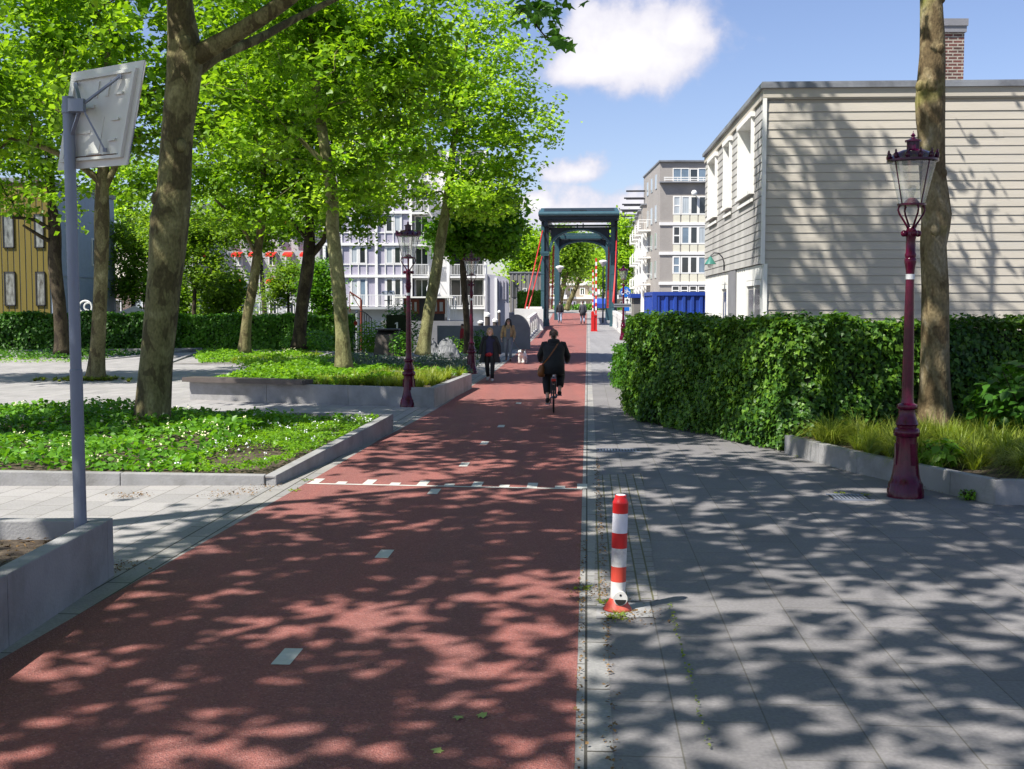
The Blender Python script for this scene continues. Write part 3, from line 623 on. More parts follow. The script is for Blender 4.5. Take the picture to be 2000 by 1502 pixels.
# ------------------------------------------------------------------ hedges
def hedge(name, label, path, h, th, n, size, mat, seed, cat='hedge', shape='ivy', h2=None, base=None, zb=0.05, rag=.06, group=None, out=1.0, parts=True):
    rng = np.random.default_rng(seed); pts = [Vector((p[0], p[1], 0)) for p in path]; o = pts[0]
    t = thing(name, label, cat, o, 0, group)
    seg = []; tot = 0
    for a, b in zip(pts[:-1], pts[1:]): seg.append((a, b, (b-a).length)); tot += (b-a).length
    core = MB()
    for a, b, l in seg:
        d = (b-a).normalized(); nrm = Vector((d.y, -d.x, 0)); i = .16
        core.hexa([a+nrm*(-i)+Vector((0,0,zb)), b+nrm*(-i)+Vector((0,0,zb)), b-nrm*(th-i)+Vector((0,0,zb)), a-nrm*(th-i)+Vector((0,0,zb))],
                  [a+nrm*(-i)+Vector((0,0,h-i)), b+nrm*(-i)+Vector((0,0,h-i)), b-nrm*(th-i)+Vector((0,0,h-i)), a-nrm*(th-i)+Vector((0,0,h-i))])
    core.build('shade_core', base or 'hedge_core', t, world=True)  # near-black box behind the leaves stands for the shade inside the hedge
    P_ = []; Nn = []
    for a, b, l in seg:
        m = int(n*l/tot); s = rng.uniform(-.02, 1.02, m); d = (b-a).normalized(); nrm = Vector((d.y, -d.x, 0)); kind = rng.uniform(0, 1, m)
        ff = h/(h*1.15+th)
        for k in range(m):
            lump = .10*math.sin(s[k]*l*2.1+seed)+.07*math.sin(s[k]*l*5.3+1.7*seed)
            if kind[k] < ff:
                z = rng.uniform(zb, h); off = .05*math.sin(z*3+s[k]*l*1.7)+.06*math.sin(z*5.1-s[k]*l*3.1)-.10*max(0, z/h-.85)/.15+rng.normal(0, rag)
                p = a+(b-a)*s[k]+nrm*(off-.05); nn = (nrm.x, nrm.y, .45)
            elif kind[k] < ff+.12: p = a+(b-a)*s[k]-nrm*(th+rng.normal(0, rag)); p.z = 0; z = rng.uniform(zb+(h-zb)*.4, h); nn = (-nrm.x, -nrm.y, .4)
            else:
                p = a+(b-a)*s[k]-nrm*rng.uniform(-.05, th); z = h+lump*.6+rng.normal(0, rag*.8)-.06; nn = (0, 0, 1)
            P_.append((p.x, p.y, z)); Nn.append(nn)
    for e, dd, k in ((pts[0], -(pts[1]-pts[0]).normalized(), 1), (pts[-1], (pts[-1]-pts[-2]).normalized(), 1)):
        dn = (pts[1]-pts[0]).normalized() if k else 0; nrm = Vector((-dd.y, dd.x, 0)) if e is pts[0] else Vector((dd.y, -dd.x, 0)); m = int(n*th/tot*.8)
        for _ in range(m):
            q = e-nrm*rng.uniform(0, th)+dd*rng.normal(0.02, rag); P_.append((q.x, q.y, rng.uniform(zb, h))); Nn.append((dd.x, dd.y, .45))
    P_ = np.array(P_)-np.array(o)
    leaves('foliage', P_, size*rng.uniform(.6, 1.3, len(P_)), np.array(Nn), .42, mat, rng, shape, .5, t)
    return t
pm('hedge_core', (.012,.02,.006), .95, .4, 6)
# ------------------------------------------------------------------ planters
def wallseg(mb, p, q, zt0, zt1, th, side=1, e0=0, e1=0):
    p, q = Vector((p[0], p[1], 0)), Vector((q[0], q[1], 0)); d = (q-p).normalized(); n = Vector((-d.y, d.x, 0))*side
    p = p+d*e0; q = q-d*e1; z = Vector((0, 0, 1))
    b = [p, q, q+n*th, p+n*th]; t = [p+z*zt0, q+z*zt1, q+n*th+z*zt1, p+n*th+z*zt0]
    if side < 0: b = b[::-1]; t = t[::-1]
    mb.hexa([v-z*.02 for v in b], t)
def planter(name, label, poly, tops, th, soil, soilz, mat='concrete', closed=True, piece=1.98):
    """poly counter-clockwise seen from above; one wall per edge, in cast pieces with open joints"""
    t = thing(name, label, 'planter', (poly[0][0], poly[0][1], 0)); n = len(poly); mb = MB()
    for i in range(n if closed else n-1):
        a, b = Vector(poly[i]), Vector(poly[(i+1) % n]); za, zb = tops[i], tops[(i+1) % n]
        if za is None or zb is None: continue
        L = (b-a).length; k = max(1, round(L/piece))
        for j in range(k):
            s, e = j/k, (j+1)/k; pa, pb = a.lerp(b, s), a.lerp(b, e)
            wallseg(mb, pa, pb, za+(zb-za)*s, za+(zb-za)*e, th, 1, .002, .004+(th if j == k-1 else 0))
    mb.build('wall', mat, t, world=True, bevel=.012)
    s = MB(); m = len(poly); s.add([(p[0], p[1], z) for p, z in zip(poly, soil)], [tuple(range(m))]); so = s.build('soil', 'soil', t, world=True); so.location.z += soilz
    return t
def inpoly(pts, poly):
    x, y = pts[:, 0], pts[:, 1]; ins = np.zeros(len(pts), bool); n = len(poly); j = n-1
    for i in range(n):
        xi, yi = poly[i][:2]; xj, yj = poly[j][:2]; c = ((yi > y) != (yj > y)) & (x < (xj-xi)*(y-yi)/(yj-yi+1e-12)+xi); ins ^= c; j = i
    return ins
def hsum(x, y, seed): return .5+.25*np.sin(x*1.3+seed)*np.cos(y*1.1-seed)+.16*np.sin(x*3.1-1.3*y+seed*2)+.12*np.cos(2.3*x+4.1*y)
def scatter(poly, n, rng):
    a = np.array([p[:2] for p in poly]); lo, hi = a.min(0), a.max(0); out = np.zeros((0, 2))
    while len(out) < n:
        q = rng.uniform(lo, hi, (n*2, 2)); q = q[inpoly(q, poly)]; out = np.concatenate([out, q])
    return out[:n]
def cover(name, label, cat, poly, z0, h, n, size, mat, seed, shape='oval', flowers=None, fn=400, keep=None, jit=.5, droop=.1):
    rng = np.random.default_rng(seed); q = scatter(poly, n, rng)
    if keep is not None: q = q[keep(q[:, 0], q[:, 1], rng)]
    zz = z0(q[:, 0], q[:, 1]) if callable(z0) else z0
    top = zz+h*hsum(q[:, 0], q[:, 1], seed)
    z = top-np.abs(rng.normal(0, .35, len(q)))*h*.6; z = np.maximum(z, zz+.02)
    o = leaves(name, np.column_stack([q, z]), size*rng.uniform(.55, 1.35, len(q)), (0, 0, 1), jit, mat, rng, shape, droop)
    tag(o, label, cat, kind='stuff')
    if flowers:
        q = scatter(poly, fn, rng); c = rng.uniform(0, 1, len(q)) < np.clip(hsum(q[:, 0]*2, q[:, 1]*2, seed+3)*1.6-.4, 0, 1); q = q[c]
        zz = z0(q[:, 0], q[:, 1]) if callable(z0) else z0
        z = zz+h*hsum(q[:, 0], q[:, 1], seed)+rng.uniform(0, .05, len(q)); p = np.repeat(np.column_stack([q, z]), 5, 0)+rng.normal(0, .016, (len(q)*5, 3))
        f = leaves('small_flowers', p, .032, (0, -.3, 1), .8, flowers, rng, 'kite', 0); tag(f, 'tiny pale blossoms over the '+label, 'flowers', kind='stuff')
    return o
def grass(name, label, cat, tufts, mat, seed, per=60, hgt=.35, spread=.16, kind='stuff', w=.009):
    rng = np.random.default_rng(seed); V = []; Q = []
    for (x, y, z, s) in tufts:
        for _ in range(per):
            a = rng.uniform(0, 6.283); l = hgt*s*rng.uniform(.6, 1.15); sp = spread*s*rng.uniform(.25, 1.3)*1.6; dx, dy = math.cos(a), math.sin(a); r0 = rng.uniform(0, .05)*s
            b = np.array([x+dx*r0, y+dy*r0, z]); sx, sy = -dy*w*rng.uniform(.7, 1.4), dx*w*rng.uniform(.7, 1.4); o = len(V)
            for k, t in enumerate((0, .4, .75, 1)):
                c = b+np.array([dx*sp*t**1.6, dy*sp*t**1.6, l*(t-.38*t**3*(sp/(.3*s)))]); q = 1-t*.92
                V.append(c+np.array([sx*q, sy*q, 0])); V.append(c-np.array([sx*q, sy*q, 0]))
            for k in range(3): Q.append((o+2*k, o+2*k+1, o+2*k+3, o+2*k+2))
    ob = fast_mesh(name, np.array(V), [np.array(Q)], mat); tag(ob, label, cat, kind=kind); return ob

planter('planter', 'near grey concrete planter with bare brown soil, the sign pole standing in it', [(-3.4,1.5),(-3.4,10.0),(-14,9.95),(-14,1.5)], [.5,.5,.5,.5], .15, [0,0,0,0], .34)
rng = np.random.default_rng(21)
q = scatter([(-3.55,6),(-3.55,9.85),(-8,9.85),(-8,6)], 1600, rng); tag(leaves('bark_mulch', np.column_stack([q, .345+rng.uniform(0, .03, len(q))]), .05*rng.uniform(.4, 1.6, len(q)), (0,0,1), .4, 'litter', rng, 'kite', 0, aspect=.5), 'dry brown mulch and twigs on the soil of the near planter', 'mulch', kind='stuff')
PB = [(-3.03,15.1),(-2.17,21.6),(-15,25.2),(-15,14.95)]
planter('planter', 'long concrete planter full of broad leaved ground cover under the thickest plane tree', PB, [.13,.33,.22,.32], .15, [0,.12,.1,.02], .1)
zB = lambda x, y: .13+.10*np.clip((y-15)/7, 0, 1)
soilgap = lambda x, y, r: ~(((x+3.75)**2/.3+(y-16.6)**2/.9 < 1) & (r.uniform(0, 1, len(x)) < .9))
cover('ground_cover', 'broad leaved green ground cover with cream flowers in the long planter', 'ground cover', [(-4.2,15.3),(-4.3,20.2),(-5,22.2),(-14.8,24.9),(-14.8,15.15)], zB, .30, 19000, .105, 'leaf_cover', 5, 'oval', 'flower_cream', 750, keep=soilgap)
cover('low_herbs', 'small leaved grey green herbs with white flowers at the path end of the long planter', 'herbs', [(-3.2,15.4),(-2.4,21.3),(-4.9,22),(-4.3,18),(-4.4,15.4)], zB, .17, 11000, .05, 'leaf_fresh', 9, 'kite', 'flower_white', 150, keep=soilgap)
cover('ground_cover', 'dark creeping ground cover behind the thick trunk in the long planter', 'ground cover', [(-4.4,20),(-3,21.3),(-14.8,24.8),(-14.8,20.5)], zB, .33, 7000, .09, 'leaf_cover', 6, 'oval')
PC = [(-7.95,29.1),(-1.76,26.75),(-1.12,33),(-7.2,37.2)]
pc = planter('planter', 'raised concrete planter with a dark bench slab on its front wall, beside the middle lamp', PC, [.45,.45,.42,.42], .17, [0]*4, .36)
s = MB(); a, b = Vector((-8.05,29.03,0)), Vector((-4.9,27.85,0)); d = (b-a).normalized(); n_ = Vector((-d.y, d.x, 0))
for k in range(3):
    p0 = a-n_*.10+n_*(k*.175); s.hexa([v+Vector((0,0,.452)) for v in (p0, p0+d*(b-a).length, p0+d*(b-a).length+n_*.165, p0+n_*.165)], [v+Vector((0,0,.56)) for v in (p0, p0+d*(b-a).length, p0+d*(b-a).length+n_*.165, p0+n_*.165)])
pm('bench_wood', (.085,.07,.062), .6, .25, 3, .2, 30, stretch=(.4,2,2))
s.build('bench_slab', 'bench_wood', pc, world=True)
cover('ground_cover', 'fresh bright green ground cover filling the raised planter with the bench slab', 'ground cover', [(-7.8,29.5),(-5.2,28.6),(-3.2,28.4),(-2.2,31),(-6.9,36.8)], .38, .36, 9000, .10, 'leaf_fresh', 12, 'oval')
rng = np.random.default_rng(2); q = scatter([(-5.3,28.5),(-1.95,27.2),(-1.4,32.5),(-3.4,32.6)], 130, rng)
grass('ornamental_grass', 'yellow green grass along the path side of the raised planter', 'grass', [(x, y, .36, rng.uniform(.6, 1.1)) for x, y in q], 'grass_blade', 3, 55, .38, .2, w=.012)
cover('ground_cover', 'low dark green shrubs at the back of the raised planter by the leaning tree', 'ground cover', [(-6.9,36.8),(-1.3,32.8),(-1.4,36),(-7,40)], .15, .5, 6500, .11, 'leaf_cover', 14, 'oval')
cover('catmint', 'blue grey catmint bed beside the far lamp', 'perennials', [(-6.5,40.5),(-3.2,37.6),(-1.6,37.2),(-.9,43.5),(-6,45.5)], .08, .62, 11000, .075, 'leaf_blue', 15, 'kite', jit=.8)
cover('ground_cover', 'pale flowering ground cover behind the catmint bed', 'ground cover', [(-9.5,40),(-6.2,38.8),(-5.2,46),(-9.5,47)], .12, .5, 6000, .10, 'leaf_fresh', 16, 'oval', 'flower_cream', 500)
planter('planter', 'low edged planter with grasses round the slim leaning tree in the square', [(-13.4,45.4),(-8.5,44.7),(-7.5,51),(-14.5,55.5)], [.10,.12,.36,.3], .15, [0]*4, .07)
cover('ground_cover', 'bright low ground cover in the low edged planter on the square', 'ground cover', [(-12.2,46.4),(-8.8,46.5),(-8,51),(-14,54.8),(-13.4,50)], .1, .42, 8000, .11, 'leaf_fresh', 17, 'oval')
rng = np.random.default_rng(5); q = scatter([(-11.5,45.5),(-8.5,45),(-7.8,51),(-9,49)], 60, rng)
grass('ornamental_grass', 'straw tinted grass at the front of the low edged planter', 'grass', [(x, y, .08, rng.uniform(.7, 1.2)) for x, y in q], 'grass_blade', 4, 45, .42, .22, w=.016)
planter('planter', 'flat kerbed bed in front of the yellow house with dark cover plants', [(-34,46),(-17.3,46.4),(-14.6,55.8),(-34,56)], [.06,.06,.34,.1], .15, [0]*4, .06)
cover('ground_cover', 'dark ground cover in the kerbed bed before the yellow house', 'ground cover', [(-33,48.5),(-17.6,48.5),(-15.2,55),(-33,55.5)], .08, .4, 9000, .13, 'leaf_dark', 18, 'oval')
cover('ground_cover', 'sparse weeds on the soil strip of the kerbed bed', 'ground cover', [(-33,46.3),(-17.3,46.6),(-16.6,49.5),(-33,49)], .06, .18, 1500, .10, 'leaf_fresh', 19, 'kite')
# right hand planter: low concrete edge, grasses, tree
PR = [G(1530, 886), G(1735, 962), G(1880, 985), G(1952, 1000), G(2080, 1002)]
PRt = [.30, .30, .30, .27, .27]
t = thing('planter', 'low grey concrete planter edge on the right, behind the nearest lamp post', 'planter', (PR[0].x, PR[0].y, 0)); mb = MB()
pr = [(4.24,18.45),(4.72,14.7+1.2),(5.22,14.25),(5.62,13.45),(9.6,13.2)]
pr = [(4.26,18.42),(4.75,16.2),(5.35,14.35),(5.60,13.62),(10.5,13.3)]
for i in range(4):
    a, b = Vector(pr[i]), Vector(pr[i+1]); k = max(1, round((b-a).length/1.0))
    for j in range(k): wallseg(mb, a.lerp(b, j/k), a.lerp(b, (j+1)/k), .29, .29, .13, 1, .002, .003)
mb.build('wall', 'concrete', t, world=True, bevel=.012)
s = MB(); pl = pr+[(12,13.3),(12,21),(4.4,18.6)]; s.add([(x, y, .24) for x, y in pl], [tuple(range(len(pl)))]); s.build('soil', 'soil', t, world=True)
rng = np.random.default_rng(11); q = scatter([(4.55,18.3),(5.0,16.3),(5.5,14.6),(5.8,13.8),(9.5,13.6),(9.5,18.6)], 200, rng)
grass('ornamental_grass', 'arching yellow green sedge clumps filling the right hand planter', 'grass', [(x, y, .22, rng.uniform(.75, 1.35)) for x, y in q], 'grass_blade', 13, 95, .52, .36, w=.007)
rng = np.random.default_rng(12)
def shrublet(name, label, c, r, h, n, size, mat, seed, shape='oval', cat='plant', z0=.22):
    g = np.random.default_rng(seed); d = g.normal(0, 1, (n, 3)); d /= np.linalg.norm(d, axis=1)[:, None]; p = d*(g.uniform(0, 1, (n, 1))**.4)*np.array([r, r, h/2])+np.array([0, 0, h/2])
    t = thing(name, label, cat, (c[0], c[1], z0)); nn = d*.6+np.array([0, 0, .8])
    leaves('foliage', p, size*g.uniform(.6, 1.3, n), nn, .35, mat, g, shape, .3, t)
    m = MB()
    for k in range(7): a = 6.28*k/7; m.tube([(0,0,-.05),(r*.4*math.cos(a), r*.4*math.sin(a), h*.5),(r*.7*math.cos(a), r*.7*math.sin(a), h*.85)], [.012,.009,.004], 5)
    m.build('stem', 'dark_bark', t); return t
shrublet('broadleaf_plant', 'small bright broad leaved plant at the planter edge, right of the nearest lamp', (5.5,15.1), .30, .38, 160, .13, 'leaf_fresh', 31)
shrublet('dark_shrub', 'dark glossy shrub in front of the ivy hedge, right of the mossy trunk', (7.9,17.8), 1.0, 1.3, 900, .17, 'leaf_dark', 32)
shrublet('dark_shrub', 'low shrub with pale new shoots at the right edge of the photo', (8.6,16.6), .7, .95, 420, .15, 'leaf_cover', 34)
shrublet('weed_clump', 'small clump of weeds at the foot of the right planter wall', (5.42,13.95), .12, .14, 160, .035, 'leaf_fresh', 33, 'kite', z0=0)

# hedges
hedge('ivy_hedge', 'clipped ivy hedge curving from the footway round to the timber house', [(2.52,25.6),(2.46,25.0),(2.62,23.4),(4.25,18.75),(4.9,18.62)], 2.07, .75, 36000, .080, 'leaf_ivy', 5)
hedge('ivy_hedge', 'darker ivy hedge behind the grasses, under the mossy tree trunk', [(4.95,18.8),(11,20.2)], 2.05, .8, 20000, .09, 'leaf_ivy', 7)
hedge('clipped_shrub', 'small dark rounded shrub between the footway and the ivy hedge', [(2.95,34.5),(2.98,31.5)], 1.2, .7, 3000, .09, 'leaf_dark', 9, cat='shrub', shape='kite')
hedge('hedge', 'long clipped hedge before the yellow house, its leaf colour darkened for shade', [(-26,56.5),(-16.2,57)], 1.95, 1.2, 12000, .16, 'leaf_dark', 21, shape='kite')  # shade on this end of the hedge is put into the leaf colour
hedge('hedge', 'sunlit clipped hedge along the back of the square, behind the slim tree', [(-16,57.2),(-7.9,57)], 1.85, 1.2, 11000, .15, 'leaf_cover', 22, shape='kite')  # brighter leaf colour stands for sun on the rest of the hedge

# ------------------------------------------------------------------ paint and metal for the street furniture
pm('burgundy', (.075,.001,.018), .2, .35, 14, .06, 60, spec=.25, coat=.2)
pm('burgundy_dark', (.045,.001,.02), .22, .2, 14, spec=.3, coat=.2)
glassmat('lantern_glass', (.93,.94,.92), .70)
pm('galvanised', (.22,.25,.31), .5, .14, 3, .1, 50, metal=.35, stretch=(1,1,.3), col2=(.20,.22,.27))
pm('sticker', (.62,.62,.62), .6, .05)
pm('back_plastic', (.68,.69,.63), .5, .08, 2.5, spec=.4, col2=(.48,.48,.41), c2lo=.52, c2hi=.72)
pm('rust', (.09,.045,.025), .9, .4, 20)
pm('mirror_face', (.75,.78,.8), .05, .03, 1, metal=1.0)
pm('red_plastic', (.52,.012,.012), .38, .08, 5, spec=.5)
pm('red_faded', (.55,.06,.035), .5, .12, 8, col2=(.5,.14,.10), c2lo=.5, c2hi=.7)
pm('white_plastic', (.66,.66,.70), .45, .05, 10, col2=(.52,.50,.48), c2lo=.55, c2hi=.75)
pm('white_dirty', (.62,.60,.56), .6, .12, 12, col2=(.30,.27,.24), c2lo=.5, c2hi=.7)
pm('black_rubber', (.015,.015,.015), .6, .1)
def street_lamp(label, loc, s=1.0, rz=0.0):
    t = thing('street_lamp', label, 'street lamp', loc, rz, 'crown lanterns along the bike path'); t.scale = (s, s, s); k = .00618
    def pr(l): return [(hw*k, (970-y)*k) for hw, y in l]
    m = MB(); m.lathe(pr([(35,975),(35,955),(33,951),(33,944),(29,938),(26,925),(23.5,905),(21.5,880),(20,862),(20,852),(24,850),(25,846),(25,839),(23,836),(19.5,834),(19.5,830),(22,827),(21,823),(17,812),(15.5,803),(15.5,799),(19,797),(20,793),(19,789),(13,786),(11.5,775),(11,750),(10.5,700),(9,600),(8.2,547),(8.2,545)]), n=32)
    for a in range(4):                        # raised cast panels on the bell
        g = a*math.pi/2+.3; m.cbox((math.cos(g)*20.5*k, math.sin(g)*20.5*k, (970-885)*k), (.05, .05, .26))
    m.lathe(pr([(8.0,536),(8.6,528),(10,520),(11.5,512),(11.5,508),(9.8,505),(11,501),(11,498),(9.5,495),(9,470),(10,464),(11,458),(9,450),(7,446)]), n=24)
    for a in range(4):
        g = a*math.pi/2+.15; m.tube([(0,0,(970-457)*k),(math.cos(g)*14*k, math.sin(g)*14*k,(970-457)*k)], 3*k, 8); m.sphere((math.cos(g)*14.5*k, math.sin(g)*14.5*k, (970-458)*k), 6.5*k)
    m.build('post', 'burgundy', t, smooth=True)
    m = MB(); m.lathe(pr([(8.5,546),(8.5,536)]), n=20); m.build('band', 'sticker', t, smooth=True)
    for a in range(4):
        g = a*math.pi/2+.15; m = MB(); m.tube([(math.cos(g)*x*k, math.sin(g)*x*k, (970-y)*k) for x, y in ((6,449),(10,442),(18,430),(25,420),(27.5,413),(26,407),(22,404))], [.016,.014,.012,.012,.012,.013,.015], 8); m.build('bracket', 'burgundy', t, smooth='all')
    m = MB(); m.lathe(pr([(20,406),(27,405),(27,401),(16,400),(12,395),(6,390)]), n=28); m.build('cradle', 'burgundy', t, smooth=True)
    m = MB(); m.lathe(pr([(24.5,401),(43,323)]), n=40, cap=False); m.build('glass', 'lantern_glass', t, smooth='all')
    m = MB()
    for a in range(4): g = a*math.pi/2+.45; m.tube([(math.cos(g)*24.8*k, math.sin(g)*24.8*k, (970-401)*k),(math.cos(g)*43.2*k, math.sin(g)*43.2*k,(970-323)*k)], .007, 6)
    m.build('glazing_bar', 'burgundy_dark', t)
    m = MB(); m.lathe(pr([(4,392),(5,385),(7,378),(8,370),(5,366)]), n=12); m.build('bulb', 'lantern_glass', t, smooth='all')
    m = MB(); m.lathe(pr([(43,323),(48,321),(48,317),(44,315),(38,309),(30,303),(20,299),(10,297),(10,283),(15,283),(15,280),(8,278),(4,276),(3,273),(5,271),(3,269),(1.5,266),(.3,262)]), n=36)
    for a in range(12):                       # cast crown leaves round the rim
        g = 2*math.pi*a/12; x, y = math.cos(g)*45*k, math.sin(g)*45*k; m.sphere((x, y, (970-311)*k), 5*k, 5*k, 7*k, 7, 5); m.sphere((x*1.02, y*1.02, (970-303)*k), 2.3*k, 2.3*k, 4*k, 6, 4)
    for a in range(8): g = 2*math.pi*a/8; m.cbox((math.cos(g)*10*k, math.sin(g)*10*k, (970-290)*k), (.02, .02, .085))
    m.build('lantern_roof', 'burgundy_dark', t, smooth=True)
    return t
lampA = street_lamp('nearest burgundy crown lantern, in front of the mossy trunk and timber house', tuple(G(1768, 970)), 1.0)
def lamp_copy(label, loc, s): o = copy_tree(lampA); o.location = loc; o.scale = (s, s, s); o['label'] = label; return o
c = G(799, 794); lamp_copy('burgundy crown lantern standing before the raised planter corner', (c.x, c.y, 0), .97)
c = G(921, 730); lamp_copy('burgundy crown lantern beside the catmint bed and the woman in black', (c.x, c.y, 0), .955)
lamp_copy('small crown lantern above the end of the ivy hedge', (217*66/2312, 66, zg(66)+.05), .95)

def sign():
    base = Vector((-3.62, 9.78, .3)); t = thing('sign_back', 'white framed panel seen from behind on a galvanised pole rising from the near planter', 'traffic mirror', base)
    top = P(133, 192, 9.75); bot = base+Vector((.02, 0, 0)); ax = (top-bot)
    m = MB(); m.tube([bot, bot.lerp(top, .4), bot.lerp(top, .402), top], [.052, .052, .046, .046], 20); m.build('pole', 'galvanised', t, smooth=True, world=True)
    m = MB(); m.tube([top, top+Vector((0,0,.012))], .047, 20); m.build('pole_cap', 'galvanised', t, world=True)
    TL, TR, BR, BL = P(140, 142, 9.82), P(282, 117, 9.42), P(247, 322, 9.55), P(112, 333, 9.92)
    ex = (TR-TL); ey = (TL-BL); nrm = ex.cross(ey).normalized()
    if nrm.y > 0: nrm = -nrm                  # points at the camera: the back
    def Q(a, b, h): return BL.lerp(BR, a).lerp(TL.lerp(TR, a), b)+nrm*h
    def pan(m, a0, a1, b0, b1, h0, h1): m.add([Q(a0,b0,h0),Q(a1,b0,h0),Q(a1,b1,h0),Q(a0,b1,h0),Q(a0,b0,h1),Q(a1,b0,h1),Q(a1,b1,h1),Q(a0,b1,h1)], [(0,3,2,1),(4,5,6,7),(0,1,5,4),(1,2,6,5),(2,3,7,6),(3,0,4,7)])
    m = MB(); pan(m, 0, 1, 0, 1, -.012, 0)
    pan(m, .07,.94,.075,.105,.001,.035); pan(m,.07,.94,.90,.93,.001,.03); pan(m,.07,.10,.105,.90,.001,.025); pan(m,.90,.94,.105,.90,.001,.035)
    for b in (.25,.45,.70): pan(m, .70,.80,b,b+.022,.001,.022)
    for b in (.35,.6): pan(m, .22,.42,b,b+.03,.001,.014)
    pan(m,.42,.58,.14,.5,.001,.008); pan(m,.40,.44,.70,.86,.001,.012); pan(m,.55,.59,.70,.86,.001,.012)
    m.build('back_panel', 'back_plastic', t, world=True)
    m = MB(); pan(m, .01,.99,.01,.99,-.03,-.0125); m.build('mirror', 'mirror_face', t, world=True)
    m = MB(); pan(m, .30,.86,.106,.116,.001,.037); pan(m,.4,.62,.118,.128,.001,.004); m.build('rust_stain', 'rust', t, world=True)
    ctr = Q(.42, .60, .14); m = MB()
    for a, b in ((.13,.86),(.74,.87),(.70,.16),(.14,.18)): e = Q(a, b, .03); m.bar(ctr, e, .028, .014); m.cbox(e, (.03,.02,.03))
    m.build('cross_brace', 'galvanised', t, world=True)
    cl = P(135, 213, 9.75); m = MB(); m.tube([cl-Vector((0,0,.035)), cl+Vector((0,0,.035))], .057, 18); m.bar(cl+Vector((.05,-.01,0)), ctr, .05, .045); m.cbox(ctr+Vector((-.03,-.01,0)), (.12,.07,.10)); m.cbox(cl+Vector((.07,-.03,0)), (.05,.05,.06)); m.build('clamp', 'galvanised', t, world=True)
sign()
def bollard():
    c = G(1206, 1192); t = thing('bollard', 'red and white banded plastic bollard standing beside the path', 'bollard', (c.x, c.y, .007)); t.rotation_euler = (0, R_(1.3), 0); k = .000826
    Z = lambda y: (1310-y)*k
    def band(name, y0, y1, r0, r1, m_): m = MB(); m.lathe([(r0, Z(y0)),(r1, Z(y1))], n=32); m.build(name, m_, t, smooth=True)
    m = MB(); m.lathe([(.108,0),(.110,.008),(.100,.022),(.075,.06),(.060,.085),(.055,.09)], n=36); m.build('foot', 'red_faded', t, smooth='all')
    band('white_band', 1225, 1045, .0565, .0570, 'white_dirty'); band('red_band', 1045, 905, .0575, .0575, 'red_faded')
    band('white_band', 905, 735, .0575, .0575, 'white_dirty'); band('red_band', 735, 595, .0585, .0585, 'red_plastic'); band('white_band', 595, 415, .0580, .0580, 'white_plastic')
    m = MB(); m.lathe([(.0588, Z(415)),(.0588, Z(332)),(.0600, Z(328)),(.0600, Z(318)),(.056, Z(308)),(.050, Z(290)),(.044, Z(272)),(.043, Z(256)),(.038, Z(250))], n=32); m.build('cap', 'red_plastic', t, smooth=True)
    m = MB(); m.lathe([(.036, Z(250)),(.034, Z(247)),(.001, Z(246))], n=24); m.build('top_disc', 'white_plastic', t)
    cz = Z(1185); m = MB(); m.tube([(.012,-.045,cz),(.012,-.086,cz)], .053, 28); d = m.build('locking_disc', 'white_dirty', t, smooth=True)
    m = MB(); h = [(.012+.042*math.cos(a), cz-.008+.042*math.sin(a)) for a in np.linspace(math.pi, 2*math.pi, 14)]; m.prism(h, 'y', -.088, -.080); m.tube([(.012,-.080,cz+.026),(.012,-.088,cz+.026)], .009, 12); m.build('key_slot', 'black_rubber', d)
    gx = np.random.default_rng(4); o = grass('grass_tuft', 'tuft of grass at the foot of the bollard', 'grass', [(c.x-.02, c.y-.15, 0, .26),(c.x+.03, c.y-.14, 0, .22)], 'leaf_fresh', 5, 22, .22, .14, kind='thing', w=.003)
bollard()
def grate(label, px, py, l, w):
    c = G(px, py); t = thing('drain_grate', label, 'drain grate', (c.x, c.y, 0)); t.rotation_euler = (0, 0, -PATH_ANG)
    m = MB(); m.box(-l/2,l/2,-w/2,w/2,.0,.006); m.build('pit', 'black_rubber', t); m = MB(); n = int(l/.05)
    for i in range(n): x = -l/2+.02+i*(l-.04)/n; m.box(x, x+.026, -w/2+.02, w/2-.02, .006, .012)
    m.box(-l/2-.02,l/2+.02,-w/2-.02,-w/2+.02,.001,.013); m.box(-l/2-.02,l/2+.02,w/2-.02,w/2+.02,.001,.013); m.build('bars', 'galvanised', t)
grate('iron drain grate in the footway left of the ivy hedge', 1208, 880, .66, .32)
grate('pale slotted drain grate near the foot of the nearest lamp', 1660, 972, .45, .4)
